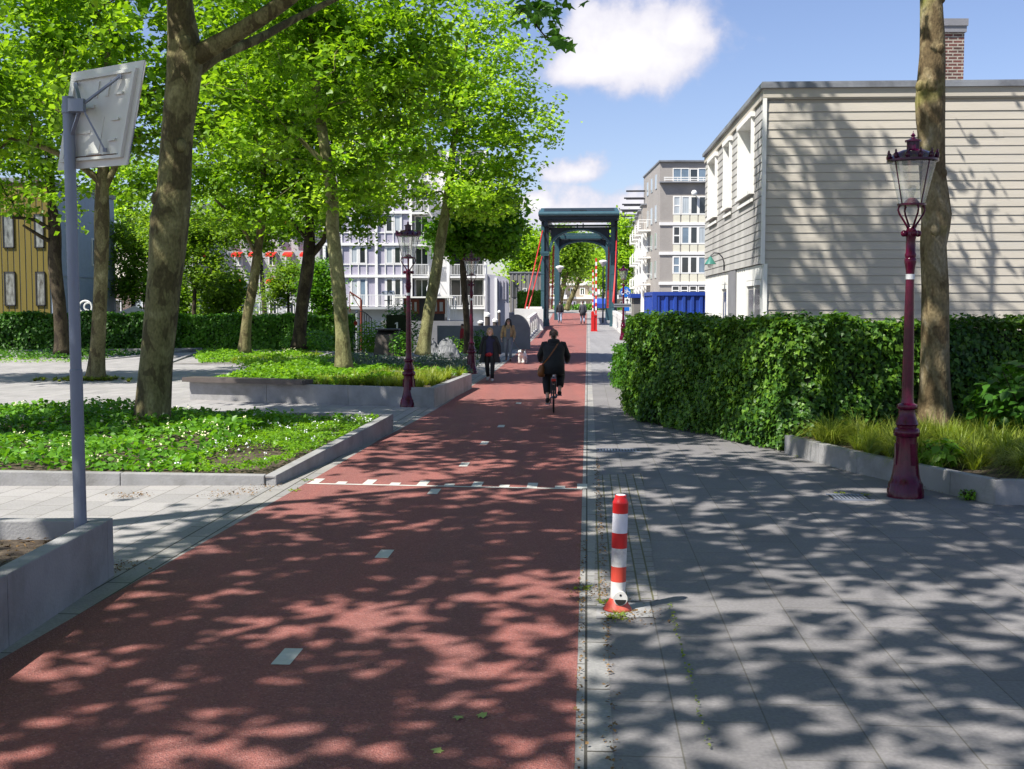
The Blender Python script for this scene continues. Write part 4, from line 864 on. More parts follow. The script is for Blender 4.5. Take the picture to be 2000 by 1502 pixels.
# ------------------------------------------------------------------ drawbridge
pm('bridge_teal', (.036,.088,.108), .35, .15, 3, spec=.5)
pm('bridge_dark', (.018,.026,.036), .45, .15, 3)
pm('bridge_red', (.50,.035,.03), .4, .12, 6)
pm('abutment', (.62,.61,.58), .75, .08, 1.2, col2=(.45,.44,.41), c2lo=.5, c2hi=.75)
BRZ = -math.atan(.083)
def bridge():
    o = P(1131, 637, 87); k = .00564
    t = thing('drawbridge', 'dark teal iron drawbridge portal with red stays across the bike path', 'bridge', o, BRZ)
    X = lambda zx: (zx-1007)*k
    Zz = lambda zy: (1713-zy)*k
    def frame(Y, s, c0, xl0, xl1, xr0, xr1, tag_):
        for a, b in ((xl0, xl1), (xr0, xr1)):
            m = MB(); x0, x1 = (a-1007)*k, (b-1007)*k; w = x1-x0
            f0, f1 = (x0, x0+w*.42) if a < 1007 else (x1-w*.42-.0, x1)
            if a > 1007: f0, f1 = x0+w*.05, x0+w*.55
            m.box(f0, f1, Y-.28, Y+.28, .25, Zz(430)); m.box(x0-.06, x1+.06, Y-.34, Y+.34, -.1, .25); m.box(x0-.03, x1+.03, Y-.31, Y+.31, .25, .55)
            for z in (1.4, 2.6, 3.8): m.box(f0-.02, f1+.02, Y-.30, Y+.30, z, z+.07)
            m.box(x0-.05, x1+.03, Y-.33, Y+.33, Zz(775), Zz(745)); m.box(x0-.02, x1, Y-.3, Y+.3, Zz(800), Zz(775))
            p = m.build('post', 'bridge_teal', t)
            m = MB(); m.box(x0+.01, x1-.01, Y-.16, Y+.20, .55, Zz(775)); m.box(x0+.01, x1-.01, Y-.16, Y+.20, Zz(745), Zz(355)); m.build('web_plate', 'bridge_dark', p)
            for i in range(26): pass
    frame(0, 1, 1007, 512, 612, 1412, 1502, '')
    def arch(Y, xl, xr, spring, crown, topz, th, nm, mat_, d=.12):
        c = (xl+xr)/2; a = (xr-xl)/2; pts = []
        for q in np.linspace(math.pi, 0, 25): pts.append((c+a*math.cos(q)*(1 if True else 1), spring+(crown-spring)*abs(math.sin(q))**.8))
        m = MB()
        for (x0, z0), (x1, z1) in zip(pts[:-1], pts[1:]):       # spandrel plate above the arch
            m.prism([(x0, z0), (x1, z1), (x1, topz), (x0, topz)], 'y', Y-.02, Y+.02)
        sp = m.build('spandrel', mat_, t)
        m = MB(); m2 = [(c+(x-c)*(a+th)/a, z+th*.75) for x, z in pts]
        for i in range(len(pts)-1): m.prism([pts[i], pts[i+1], m2[i+1], m2[i]], 'y', Y-d, Y+d)
        m.build('arch_rib', 'bridge_teal', sp)
    # near arch (behind the near posts) and the far arch
    arch(.0, X(640), X(1395), Zz(760), Zz(478), Zz(440), .16, 'arch', 'bridge_dark')
    Y2 = 9.0; s2 = (87+Y2)/87.0
    def X2(zx): return (zx-1050)*k*s2
    def Z2(zy): return (CH+(598-(380+zy*.15))*(87+Y2)/F)-o.z
    arch(Y2, X2(752), X2(1352), Z2(800), Z2(625), Z2(560), .16, 'arch', 'bridge_dark')
    for a, b in ((690, 752), (1352, 1420)):
        m = MB(); m.box(X2(a), X2(b), Y2-.25, Y2+.25, -.1, Z2(560)); m.build('post', 'bridge_teal', t)
    # cross beams
    for zy, h, Y, mt in ((408,.14,.6,'bridge_teal'),(440,.2,1.0,'bridge_dark'),(490,.16,3.2,'bridge_teal')):
        m = MB(); m.box(X(600), X(1440), Y-.1, Y+.1, Zz(zy)-h/2, Zz(zy)+h/2)
        if Y < 1: m.box(X(970), X(985), Y-.14, Y+.1, Zz(430), Zz(390)); m.box(X(1045), X(1060), Y-.14, Y+.1, Zz(430), Zz(378))
        m.build('cross_beam', mt, t)
    for zy, h in ((553,.13),(575,.1)):
        m = MB(); m.box(X2(700), X2(1400), Y2-.4, Y2-.2, Z2(zy)-h/2, Z2(zy)+h/2); m.build('cross_beam', 'bridge_teal', t)
    # the two balance arms running from the counterweight out over the deck
    for x0, x1 in ((X(560), X(612)), (X(1412), X(1460))):
        m = MB(); m.box(x0, x1, -1.6, Y2+.25, Zz(430), Zz(330))
        m.build('balance_arm', 'bridge_dark', t)
    for sx in (-1, 1):
        for j in range(6):
            y0 = .6+j*1.4; m = MB(); m.bar((sx*2.05, y0, Zz(470)), (sx*1.2, y0+1.3, Zz(420)), .08, .10); m.bar((sx*2.05, y0, Zz(520)), (sx*2.05, y0+1.4, Zz(430)), .07, .07); m.build('lattice_bar', 'bridge_teal', t)
    # counterweight: lip, sloping top with slots
    m = MB(); yF = -1.9; m.box(X(500), X(1515), yF+.1, .4, Zz(352), Zz(316)); m.box(X(530), X(1490), yF+.2, .3, Zz(372), Zz(352)); cw = m.build('counterweight', 'bridge_dark', t)
    m = MB(); m.tube([(X(495), yF, Zz(288)),(X(1520), yF, Zz(288))], .165, 16); m.box(X(495), X(1520), yF, .5, Zz(314), Zz(268)); m.build('lip', 'bridge_teal', cw, smooth=True)
    m = MB(); m.prism([(yF+.0, Zz(262)), (.5, Zz(262)), (.5, Zz(205)), (yF+.7, Zz(203))], 'x', X(500), X(1516)); m.v = [((v[0]*.955 if v[2] > Zz(240) else v[0]), v[1], v[2]) for v in m.v]; m.build('cover', 'bridge_teal', cw)
    for z0, z1 in ((229,207),(252,234)):
        m = MB(); f = lambda zy: yF+.7*(262-zy)/59.0-.012
        m.hexa([(X(560), f(z0)-.01, Zz(z0)),(X(1465), f(z0)-.01, Zz(z0)),(X(1465), f(z0)+.05, Zz(z0)),(X(560), f(z0)+.05, Zz(z0))], [(X(570), f(z1)-.01, Zz(z1)),(X(1450), f(z1)-.01, Zz(z1)),(X(1450), f(z1)+.05, Zz(z1)),(X(570), f(z1)+.05, Zz(z1))]); m.build('slot', 'bridge_dark', cw)
    m = MB(); m.box(X(910), X(1105), yF+.1, yF+.35, Zz(256), Zz(236)); m.build('hatch', 'bridge_dark', cw)
    for x in (490, 1518): m = MB(); m.tube([(X(x), -.5, Zz(290)),(X(x), -.5, Zz(200))], .02, 6); m.build('rod', 'bridge_dark', cw)
    # red raking stays towards the camera and red racks hanging inside
    for (x0, z0, x1, z1) in ((532,480,392,1500),(526,812,437,1500),(1490,490,1552,1420),(1484,830,1538,1400)):
        m = MB(); yb = -6.0; s = (87+yb)/87.0; b = (((x1-1007)*k+4.93)*s-4.93+.05*yb*0, yb, (CH+(598-(380+z1*.15))*(87+yb)/F)-o.z)
        m.tube([(X(x0), -.3, Zz(z0)), b], .042, 8); m.build('stay', 'bridge_red', t, smooth='all')
    for (x0, z0, x1, z1, r) in ((668,660,646,1490,.075),(610,780,604,1480,.07),(1391,680,1376,1480,.075)):
        m = MB(); a, b = Vector((X(x0), .7, Zz(z0))), Vector((X(x1), .7, Zz(z1))); m.tube([a, b], r*.6, 6); n = 44
        for i in range(n): c = a.lerp(b, (i+.5)/n); m.cbox(c, (r*2.2, r*1.6, (a-b).length/n*.55))
        m.build('rack_chain', 'bridge_red', t)
bridge()
def abutments():
    t = thing('abutment', 'white concrete abutment and pierced parapet left of the drawbridge', 'bridge wall', (lx(75), 75, zg(75)))
    def zt(py, d): return CH+(598-py)*d/F
    m = MB(); a0, a1 = 5/F*84, 58/F*84; m.box(a0, a1, 80, 85, 0, zt(603, 84)); m.box(28/F*84, a1+.05, 85.05, 86.5, 0, zt(599, 84)); m.build('block', 'abutment', t, world=True)
    m = MB(); pts = [(68, 36/F*68), (86, 57/F*86)]
    for i in range(6):                        # pierced panel of slanting bars
        y0 = 68+i*3; x0 = (36+i*3.6)/F*y0-.1; y1 = y0+2.8; x1 = (36+(i+1)*3.6)/F*(y0+3)-.1; z0, z1 = zg(y0), zg(y1)
        m.hexa([(x0-.12,y0,z0-.1),(x0+.06,y0,z0-.1),(x1+.06,y1,z1-.1),(x1-.12,y1,z1-.1)], [(x0-.12,y0,z0+.12),(x0+.06,y0,z0+.12),(x1+.06,y1,z1+.12),(x1-.12,y1,z1+.12)])
        m.hexa([(x0-.12,y0,z0+1.05),(x0+.06,y0,z0+1.05),(x1+.06,y1,z1+1.05),(x1-.12,y1,z1+1.05)], [(x0-.12,y0,z0+1.2),(x0+.06,y0,z0+1.2),(x1+.06,y1,z1+1.2),(x1-.12,y1,z1+1.2)])
        mid = Vector(((x0+x1)/2-.03, (y0+y1)/2, (z0+z1)/2+.12))
        m.bar((x0-.03,y0,z0+.12),(x0-.03,y0,z0+1.05),.18,.25); m.bar((x0-.03,y0+.2,z0+.15), mid+Vector((0,0,.9)), .14,.2); m.bar(mid+Vector((0,0,.9)), (x1-.03,y1-.2,z1+.15), .14,.2)
    m.build('parapet', 'abutment', t, world=True)
    t = thing('abutment', 'white concrete parapet right of the drawbridge, behind the clipped shrub', 'bridge wall', (rx(66)+2.6, 66, zg(66)))
    m = MB()
    for i in range(7):
        y0 = 58+i*4.2; y1 = y0+4.1; x0, x1 = rx(y0)+2.45-.02*(y0-58), rx(y1)+2.45-.02*(y1-58); z0, z1 = zg(y0), zg(y1)
        for a, b in ((-.1,.2),(.85,1.15)): m.hexa([(x0,y0,z0+a),(x0+.25,y0,z0+a),(x1+.25,y1,z1+a),(x1,y1,z1+a)], [(x0,y0,z0+b),(x0+.25,y0,z0+b),(x1+.25,y1,z1+b),(x1,y1,z1+b)])
        for q in (0, .5): 
            x, y, z = x0+(x1-x0)*q, y0+(y1-y0)*q, z0+(z1-z0)*q; m.box(x+.03, x+.22, y, y+.7, z+.2, z+.85)
    m.build('parapet', 'abutment', t, world=True)
    # grey quay wall with the rounded end
    d = 57.0; t = thing('quay_wall', 'smooth grey concrete wall with a rounded end left of the bike path', 'wall', P(950, 680, d))
    z0, zt_, xa, xb = -.05, zt(636, d), -146/F*d, 36/F*d
    m = MB(); m.box(xa, -16/F*d-.01, d, d+.35, z0, zt_); m.build('wall', 'concrete_dark', t, world=True)
    xr = -16/F*d; w = xb-xr; top = zt(614, d); poly = [(xr, z0), (xb, z0), (xb, zt(650, d))]
    zc = zt(650, d)
    for a in np.linspace(0, math.pi/2, 12): poly.append((xb-w*.52+w*.52*math.cos(a), zc+(top-zc)*math.sin(a)))
    for a in np.linspace(math.pi/2, math.pi*.92, 8)[1:]: poly.append((xb-w*.52+w*.48*math.cos(a), zc+(top-zc)*math.sin(a)))
    poly.append((xr, zt_)); m = MB(); m.prism(poly, 'y', d-.05, d+.40); m.build('rounded_end', 'concrete_dark', t, world=True)
    for i, (px, top, bot, w) in enumerate(((952,610,632,12),(939,626,640,12),(967,622,640,11),(975,606,618,6))):
        dd = 62; p = P(px, bot, dd); h = (bot-top)*dd/F; r = w/2*dd/F; t = thing('mooring_post', ('tallest white capped timber post behind the grey quay wall','low white capped post on the left behind the quay wall','white capped post on the right behind the quay wall','thin white capped post behind the taller ones at the quay')[i], 'mooring post', (p.x, p.y, -.05), 0, 'white capped mooring posts')
        m = MB(); m.lathe([(r*.8, 0),(r*.8, p.z+.05+h*.62)], n=14); m.build('pile', 'bench_wood', t, smooth=True)
        q = p.z+.05+h*.62; m = MB(); m.lathe([(r*1.05, q),(r*1.08, q+h*.2),(r*.5, q+h*.38),(.01, q+h*.40)], n=16); m.build('cap', 'lamp_white', t, smooth=True)
abutments()
def barrier():
    d = 78.0; b = Vector((161/F*d, d, zg(d))); s = d/F
    t = thing('barrier', 'raised red and white barrier pole on its red housing at the bridge', 'barrier', b)
    m = MB(); m.box(-.22, -.02, -.15, .15, 0, 38*s); m.box(.0, .16, -.1, .2, 0, 33*s); m.box(-.24, .18, -.2, .25, -.05, .08); m.box(-.22,.16,-.16,.16,30*s,32*s); m.build('housing', 'red_plastic', t)
    pm('signal_red', (.6,.03,.015), .4, .05); 
    def pole(nm, x, z0, z1, r, n, y=0):
        m = MB(); w = MB()
        for i in range(n):
            a, c = z0+(z1-z0)*i/n, z0+(z1-z0)*(i+1)/n; (m if i % 2 == 0 else w).box(x-r, x+r, y-.05, y+.05, a, c)
        p = w.build(nm, 'lamp_white', t); m.build('red_band', 'signal_red', p)
    pole('pole', 2*s+.02, 34*s, 142*s, .055, 15); pole('pole', -3*s, 34*s, 120*s, .04, 15, .25)
    m = MB(); m.box(4*s, 10*s, -.02, .02, 72*s, 82*s); m.build('plate', 'lamp_white', t)
barrier()
def mushroom(label, px, py, d):
    p = P(px, py, d); z = zg(d); t = thing('bridge_lamp', label, 'lamp', (p.x, d, z), 0, 'white bowl lamps on the bridge'); h = p.z-z; r = 8.5*d/F
    m = MB(); m.tube([(0,0,0),(0,0,h-.25)], [.07,.05], 10); m.build('post', 'bridge_dark', t, smooth=True)
    m = MB(); m.lathe([(.06, h-.28),(.12, h-.22),(r*.5, h-.08),(r, h+.1),(r*.98, h+.15),(r*.7, h+.22),(.05, h+.26)], n=24); m.build('shade', 'lamp_white', t, smooth='all')
mushroom('white bowl lamp on the left side of the bridge', 1093.5, 525, 95); mushroom('white bowl lamp on the right side of the bridge', 1178, 514, 92)
pm('sign_blue', (.01,.14,.55), .4, .04)
def roundsign():
    d = 67.0; c = P(1221.5, 570, d); z = zg(d); t = thing('cycle_sign', 'round blue sign with a white bicycle, over a white arrow plate', 'road sign', (c.x, c.y, z)); h = c.z-z; r = 10.3*d/F
    m = MB(); m.tube([(0,.05,0),(0,.05,h+r)], .035, 8); m.build('pole', 'galvanised', t, smooth=True)
    m = MB(); m.tube([(0,.0,h),(0,-.02,h)], r, 36); di = m.build('disc', 'sign_blue', t, smooth=True)
    m = MB(); y = -.03; q = r/70
    for cx in (-36, 36): m.torus((cx*q, y, h-14*q), 21*q, 3.6*q, 'y', 24, 6)
    for a, b in (((-36,-14),(-12,18)),((-12,18),(28,20)),((28,20),(36,-14)),((-12,18),(2,-14)),((2,-14),(-36,-14)),((2,-14),(28,20)),((28,20),(24,36)),((24,36),(10,38)),((-12,18),(-16,30)),((-26,31),(-6,31))): m.bar((a[0]*q, y, h+a[1]*q), (b[0]*q, y, h+b[1]*q), 6*q, 5*q, (0,1,0))
    m.build('bicycle_symbol', 'lamp_white', di)
    m = MB(); w = 8*d/F; m.box(w*-.2, w*1.1, -.01, .01, h-r*2.5, h-r*1.15); pl = m.build('arrow_plate', 'lamp_white', t)
    m = MB(); m.bar((w*.45,-.015,h-r*2.2),(w*.45,-.015,h-r*1.5),.04,.01,(0,1,0)); m.prism([(w*.45-.1,h-r*1.62),(w*.45+.1,h-r*1.62),(w*.45,h-r*1.32)],'y',-.02,-.012); m.build('arrow', 'black_rubber', pl)
    m = MB(); m.box(-.1, w*1.0, -.01, .01, h-r*3.6, h-r*2.6); m.build('blue_plate', 'sign_blue', t)
    a = P(1199, 600, 65.5); b = P(1233, 593, 65.5); m = MB(); cx = (a.x+b.x)/2; t2 = thing('name_plate', 'grey back of a long plate on the lantern post above the hedge end', 'sign', (cx, 65.5, (a.z+b.z)/2)); w = (b.x-a.x)/2; hh = (b.z-a.z)/2
    m.box(-w, w, -.01, .01, -hh, hh); m.build('plate', 'zinc', t2); m = MB(); m.box(-w, w, -.02, -.0102, -.015, .015); m.box(-.08,.08,.01,.12,-.05,.05); m.build('bracket', 'dark_metal', t2)
roundsign()

# ------------------------------------------------------------------ buildings in the distance
pm('lilac_panel', (.37,.35,.42), .55, .05, 1)
pm('white_wall', (.74,.73,.71), .7, .06, .8, col2=(.6,.59,.57), c2lo=.5, c2hi=.8)
brickmat('white_brick', (.66,.65,.63), (.62,.61,.60), (.5,.5,.5), .22, .065, .01, plane='XZ', var=.1)
brickmat('greige_brick', (.36,.33,.295), (.33,.30,.27), (.30,.28,.26), .22, .065, .012, plane='XZ', var=.1, vscale=.4)
brickmat('beige_brick', (.42,.34,.24), (.38,.31,.22), (.34,.29,.22), .22, .065, .012, plane='XZ', var=.1, vscale=.4)
pm('grey_render', (.33,.325,.37), .75, .08, .6)
pm('facade_grey', (.40,.41,.41), .75, .08, .6)
pm('cream_panel', (.66,.63,.50), .6, .05)
pm('blue_steel', (.018,.055,.32), .42, .15, 1.2, spec=.5, col2=(.03,.06,.2), c2lo=.5, c2hi=.75)
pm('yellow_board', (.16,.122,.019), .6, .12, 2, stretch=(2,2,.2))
pm('blue_grey', (.34,.39,.48), .7, .08)
pm('awning_red', (.65,.025,.012), .6, .06)
pm('brown_wood', (.16,.035,.018), .4, .2, 4)
pm('tent_beige', (.5,.46,.38), .8, .06)
pm('pane_reflect', (.16,.17,.16), .08, .9, 2.2, spec=.8, stretch=(3,3,1.2))  # bright and dark reflections painted as noise in the pane colour
pm('grey_panel', (.20,.19,.175), .7, .15, .5)
def win(par, x0, x1, z0, z1, y=0.0, fm='white_paint', gm='pane_dark', fw=.07, mx=(), mz=(), d=.07):
    m = MB(); m.box(x0, x0+fw, y-d, y, z0, z1); m.box(x1-fw, x1, y-d, y, z0, z1); m.box(x0+fw, x1-fw, y-d, y, z0, z0+fw); m.box(x0+fw, x1-fw, y-d, y, z1-fw, z1)
    for f in mx: x = x0+(x1-x0)*f; m.box(x-fw/2, x+fw/2, y-d*.9, y-.002, z0+fw, z1-fw)
    for f in mz: z = z0+(z1-z0)*f; m.box(x0+fw, x1-fw, y-d*.8, y-.003, z-fw/2, z+fw/2)
    w = m.build('window', fm, par); m = MB(); m.box(x0+fw*.5, x1-fw*.5, y-.03, y-.004, z0+fw*.5, z1-fw*.5); m.build('pane', gm, w); return w
def railing(par, x0, x1, y0, y1, z, h=1.0, m_='white_paint', step=.13, nm='railing', sides=True):
    m = MB(); m.box(x0, x1, y0-.03, y0+.03, z+h-.06, z+h); m.box(x0, x1, y0-.02, y0+.02, z+.08, z+.13)
    n = max(2, int((x1-x0)/step))
    for i in range(n+1): x = x0+(x1-x0)*i/n; w = .035 if i % 9 else .05; m.box(x-w/2, x+w/2, y0-.015, y0+.015, z+.13, z+h-.06)
    if sides:
        for x in (x0, x1): m.box(x-.03, x+.03, y0+.03, y1, z+h-.06, z+h); m.box(x-.02, x+.02, (y0+y1)/2, (y0+y1)/2+.04, z, z+h-.06)
    return m.build(nm, m_, par)
def lilac():
    d = 105.0; k = d/F; zp = lambda py: CH+(598-py)*k
    o = Vector(((635-1000)*k, d, 0)); t = thing('lilac_apartments', 'apartment block of lilac panels in white frames behind the leaning trunks', 'apartment building', o); X = lambda px: (px-635)*k
    rnd = random.Random(7)
    m = MB(); m.box(.02, X(805), .02, 12, zp(600), zp(238)); m.build('wall', 'lilac_panel', t)
    m = MB(); m.box(-.6, X(960), .3, 12, -.05, zp(600)-.15); m.build('base', 'white_wall', t)
    m = MB(); m.box(-.1, X(806), -.15, 12.1, zp(238), zp(230)); m.build('roof', 'white_paint', t)
    lev = [600, 540, 478.5, 417, 356, 295, 238]
    for i in range(6):
        zb, zt = zp(lev[i]), zp(lev[i+1])
        if i: m = MB(); m.box(-.12, X(805), -.22, 0, zb-.10, zb+.14); m.build('floor_band', 'white_paint', t)
        for x0 in (637, 669, 737):
            for a, b, q in ((0,17,0),(17,33,0)) if x0 == 637 else ((0,17,1),(17,33,0),(33,49,0),(49,67,1)):
                if x0 == 637: q = 0 if a == 0 else 1
                xa, xb = X(x0+a), X(x0+b)
                sp = zb+1.05
                if i: m = MB(); m.box(xa, xb, -.06, 0, sp-.05, sp+.05); m.box(xb-.06, xb+.02, -.08, 0, zb+.14, zt-.1); m.build('mullion', 'white_paint', t)
                else: m = MB(); m.box(xb-.06, xb+.02, -.08, 0, zb, zt-.1); m.build('mullion', 'white_paint', t)
                if not q: win(t, xa+.04, xb-.07, (sp+.05 if i else zb+.1), zt-.18, 0, gm=rnd.choice(['pane_dark','pane_pale','pane_pale','pane_blue']), fw=.09 if a else .05)
    for px in (636, 737, 804): m = MB(); m.box(X(px)-.14, X(px)+.1, -.2, 0, zp(600), zp(238)); m.build('column', 'white_paint', t)
    m = MB(); m.box(X(609), X(792), -1.25, .3, zp(604), zp(599)); m.build('balcony_slab', 'facade_grey', t); railing(t, X(609), X(792), -1.22, .3, zp(599), 1.05)
    for px in (640, 700, 770): m = MB(); m.box(X(px)-.1, X(px)+.1, -1.1, -.9, -.05, zp(604)); m.build('pillar', 'facade_grey', t)
    # white stair and balcony wing to the right
    t2 = thing('white_apartments', 'white brick apartment wing with balconies beside the lilac block', 'apartment building', (X(805)+o.x, d, 0)); X2 = lambda px: (px-805)*k
    m = MB(); m.box(.12, X2(946), .8, 12, -.05, zp(300)); m.build('wall', 'white_brick', t2)
    m = MB(); m.box(.0, X2(950), .6, 12.1, zp(300), zp(295)); m.build('roof', 'zinc', t2)
    for i in range(5):
        zb, zt = zp(lev[i]), zp(lev[i+1])
        win(t2, .25, X2(836), zb+.12, zt-.25, .8, gm='pane_dark', mx=(.5,)); win(t2, X2(880), X2(944), zb+.12, zt-.25, .8, gm='pane_dark', mx=(.3,.68))
        for a, b in ((806, 838), (880, 948)):
            if i == 0 and a == 806: continue
            m = MB(); m.box(X2(a), X2(b), -.6, .8, zb-.16, zb); m.build('balcony_floor', 'white_paint', t2); railing(t2, X2(a), X2(b), -.58, .8, zb, 1.05)
    for px in (876, 948): m = MB(); m.box(X2(px)-.12, X2(px)+.12, -.5, .8, -.05, zp(300)); m.build('column', 'white_paint', t2)
    c = P(826, 568, 104); m = MB(); 
    c = P(845, 567, 103.9); m = MB(); m.lathe([(.02,.0),(.35,.06),(.62,.2),(.60,.2),(.3,.09)], n=24, cap=False); dish = m.build('satellite_dish', 'lamp_white', None, smooth='all'); dish.location = c; dish.rotation_euler = (R_(75), 0, R_(20)); tag(dish, 'white satellite dish on the white brick wing behind the leaning trunk', 'satellite dish')
    # grey gable annex with pilasters
    t3 = thing('grey_annex', 'grey rendered annex with pilasters at the right end of the white wing', 'building', (P(948, 600, 102).x, 102, 0)); K = 102/F; X3 = lambda px: (px-948)*K; zq = lambda py: CH+(598-py)*K
    m = MB(); m.prism([(X3(948), -.05), (X3(994), -.05), (X3(994), zq(548)), (X3(985), zq(541)), (X3(948), zq(535))], 'y', 0, 12); m.build('wall', 'grey_render', t3)
    for px in (974, 980, 986): m = MB(); m.box(X3(px), X3(px+3), -.14, 0, zq(585), zq(548)); m.build('pilaster', 'grey_render', t3)
    m = MB(); m.tube([(X3(952), -.1, 0),(X3(952), -.1, zq(537))], .06, 8); m.build('downpipe', 'zinc', t3)
    m = MB(); m.box(X3(966), X3(971), -.5, 0, -.05, zq(543)); m.build('sunlit_strip', 'white_wall', t3)  # white strip put in for the sunlight on the annex wall
    t4 = thing('grey_shed', 'low brown grey panelled building left of the drawbridge', 'building', (P(996, 600, 125).x, 125, 1.6)); K = 125/F
    m = MB(); m.box(0, 62*K, 0, 8, 0, (598-533)*K+.65); m.build('wall', 'grey_panel', t4)
    for i in range(7): m = MB(); m.box(i*8*K+.2, i*8*K+.32, -.06, 0, 0, (598-533)*K+.6); m.build('batten', 'concrete_dark', t4)
    win(t4, 3*K, 14*K, 1.6, 3.4, 0, 'dark_metal', 'pane_dark'); win(t4, 25*K, 33*K, 1.2, 2.6, 0, 'white_paint', 'pane_blue')
    m = MB(); m.box(-.1, 62*K+.1, -.1, 8.1, (598-533)*K+.65, (598-533)*K+.8); m.build('roof', 'zinc', t4)
lilac()
def greige():
    d = 112.0; k = d/F; zp = lambda py: CH+(598-py)*k; X = lambda px: (px-1287)*k
    t = thing('greige_apartments', 'five storey greige brick apartment block left of the timber house', 'apartment building', ((287)*k, d, 1.6)); z_ = 1.6
    Z = lambda py: zp(py)-z_
    m = MB(); m.box(0, 14, 0, 14, 0, Z(360)); m.box(0, 14, .35, 14, Z(360), Z(319)); m.build('wall', 'greige_brick', t)
    m = MB(); m.box(-.1, 14.1, .1, 14.1, Z(319), Z(316)); m.build('roof', 'zinc', t)
    for py in (439, 496, 554): m = MB(); m.box(-.08, 14, -.12, 0, Z(py)-.12, Z(py)+.16); m.build('floor_band', 'white_wall', t)
    m = MB(); m.box(-.1, 14, -.5, .3, Z(360), Z(358)); m.build('ledge', 'zinc', t)
    m = MB(); 
    for z in (Z(351), Z(355)): m.box(.3, 14, -.42, -.36, z, z+.08)
    for i in range(6): m.box(.35+i*1.2, .4+i*1.2, -.41, -.37, Z(358), Z(351))
    m.build('rail', 'white_paint', t)
    win(t, X(1312), X(1344), Z(358)+.05, Z(331), .35, gm='pane_blue', mx=(.5,)); win(t, X(1345), X(1361), Z(358)+.05, Z(332), .35, gm='pane_dark'); win(t, X(1361), X(1378), Z(358)+.05, Z(331), .35, gm='pane_blue')
    rnd = random.Random(5)
    for wt, wb, sb in ((385,421,437),(443,478,495),(501,535,552)):
        for x0, x1, mz in ((1312,1327,(.48,)),(1328,1345,()),(1345,1361,()),(1361,1378,()),(1378,1394,())):
            win(t, X(x0), X(x1), Z(wb), Z(wt), 0, gm=rnd.choice(['pane_dark','pane_blue','pane_pale','pane_dark']), mz=mz, fw=.12)
            m = MB(); m.box(X(x0)+.05, X(x1)-.05, -.05, 0, Z(sb), Z(wb)-.02); m.build('cream_panel', 'cream_panel', t)
    for x0 in (1311,1328,1345,1362,1378):
        win(t, X(x0), X(x0+15), Z(590), Z(558), 0, gm='pane_dark', mz=(.3,.5,.7), fw=.09)
    for b in range(4):                       # narrow windows of the left flank
        pass
    m = MB()
    for zt, zb in ((340,372),(400,437),(455,490),(510,548)):
        for y in (2.5, 6, 9.5): m = MB(); m.box(-.06, 0, y, y+1.1, Z(zb)+.3, Z(zt)+.1); m.build('flank_window', 'pane_pale', t)
    c = P(1356, 377, 111.5); m = MB(); m.sphere((0,0,0), .28); m.tube([(0,.0,0),(.35,.3,-.5)], .05, 6); o = m.build('globe_lamp', 'lamp_white', None, smooth='all'); o.location = c; tag(o, 'white globe lamp on the greige brick apartment front', 'lamp')
    # white terrace running away behind it
    A, B = Vector((275/F*119, 119, 1.6)), Vector((229/F*192, 192, 1.6)); dv = A-B; L = dv.length
    t = thing('white_terrace', 'pale terrace of apartments with white balconies stepping away beyond the bridge', 'apartment building', B, math.atan2(dv.y, dv.x))
    m = MB(); H = 10.7; m.box(0, L, 0, 10, 0, H); m.build('wall', 'white_wall', t)
    n = 9; w = L/n; rnd = random.Random(2)
    for i in range(n):
        x = i*w
        m = MB(); m.box(x+.3, x+w*.5, -.9, 0, 0, H-2.4); m.build('stair_tower', 'white_wall', t); m = MB(); m.box(x+.29, x+w*.5+.01, -.92, .02, H-2.4, H+.4); m.build('tower_head', 'greige_brick', t)
        m = MB(); m.box(x+.2, x+w*.52, -1.1, .5, H+.4, H+.55); m.build('tower_roof', 'zinc', t)
        for z in (H+1.2, H+2.0): m = MB(); m.bar((x+w*.3, .6, z), (x+w*.3, -2.6, z), .22, .16); m.box(x+w*.3-.1, x+w*.3+.1, .3, .5, H, z); m.build('hoist_beam', 'dark_metal', t)
        for f in range(4):
            z = .2+f*2.7; win(t, x+w*.56, x+w*.74, z+.3, z+2.35, 0, gm=rnd.choice(['pane_dark','pane_blue'])); win(t, x+w*.78, x+w*.96, z+.3, z+2.35, 0, gm='pane_dark')
            if f: m = MB(); m.box(x+w*.55, x+w*.97, -1.5, 0, z-.1, z+.06); m.box(x+w*.55, x+w*.97, -1.5, -1.44, z+.1, z+.55); m.build('balcony', 'white_paint', t); railing(t, x+w*.55, x+w*.97, -1.47, 0, z+.06, 1.0, step=.25)
greige()
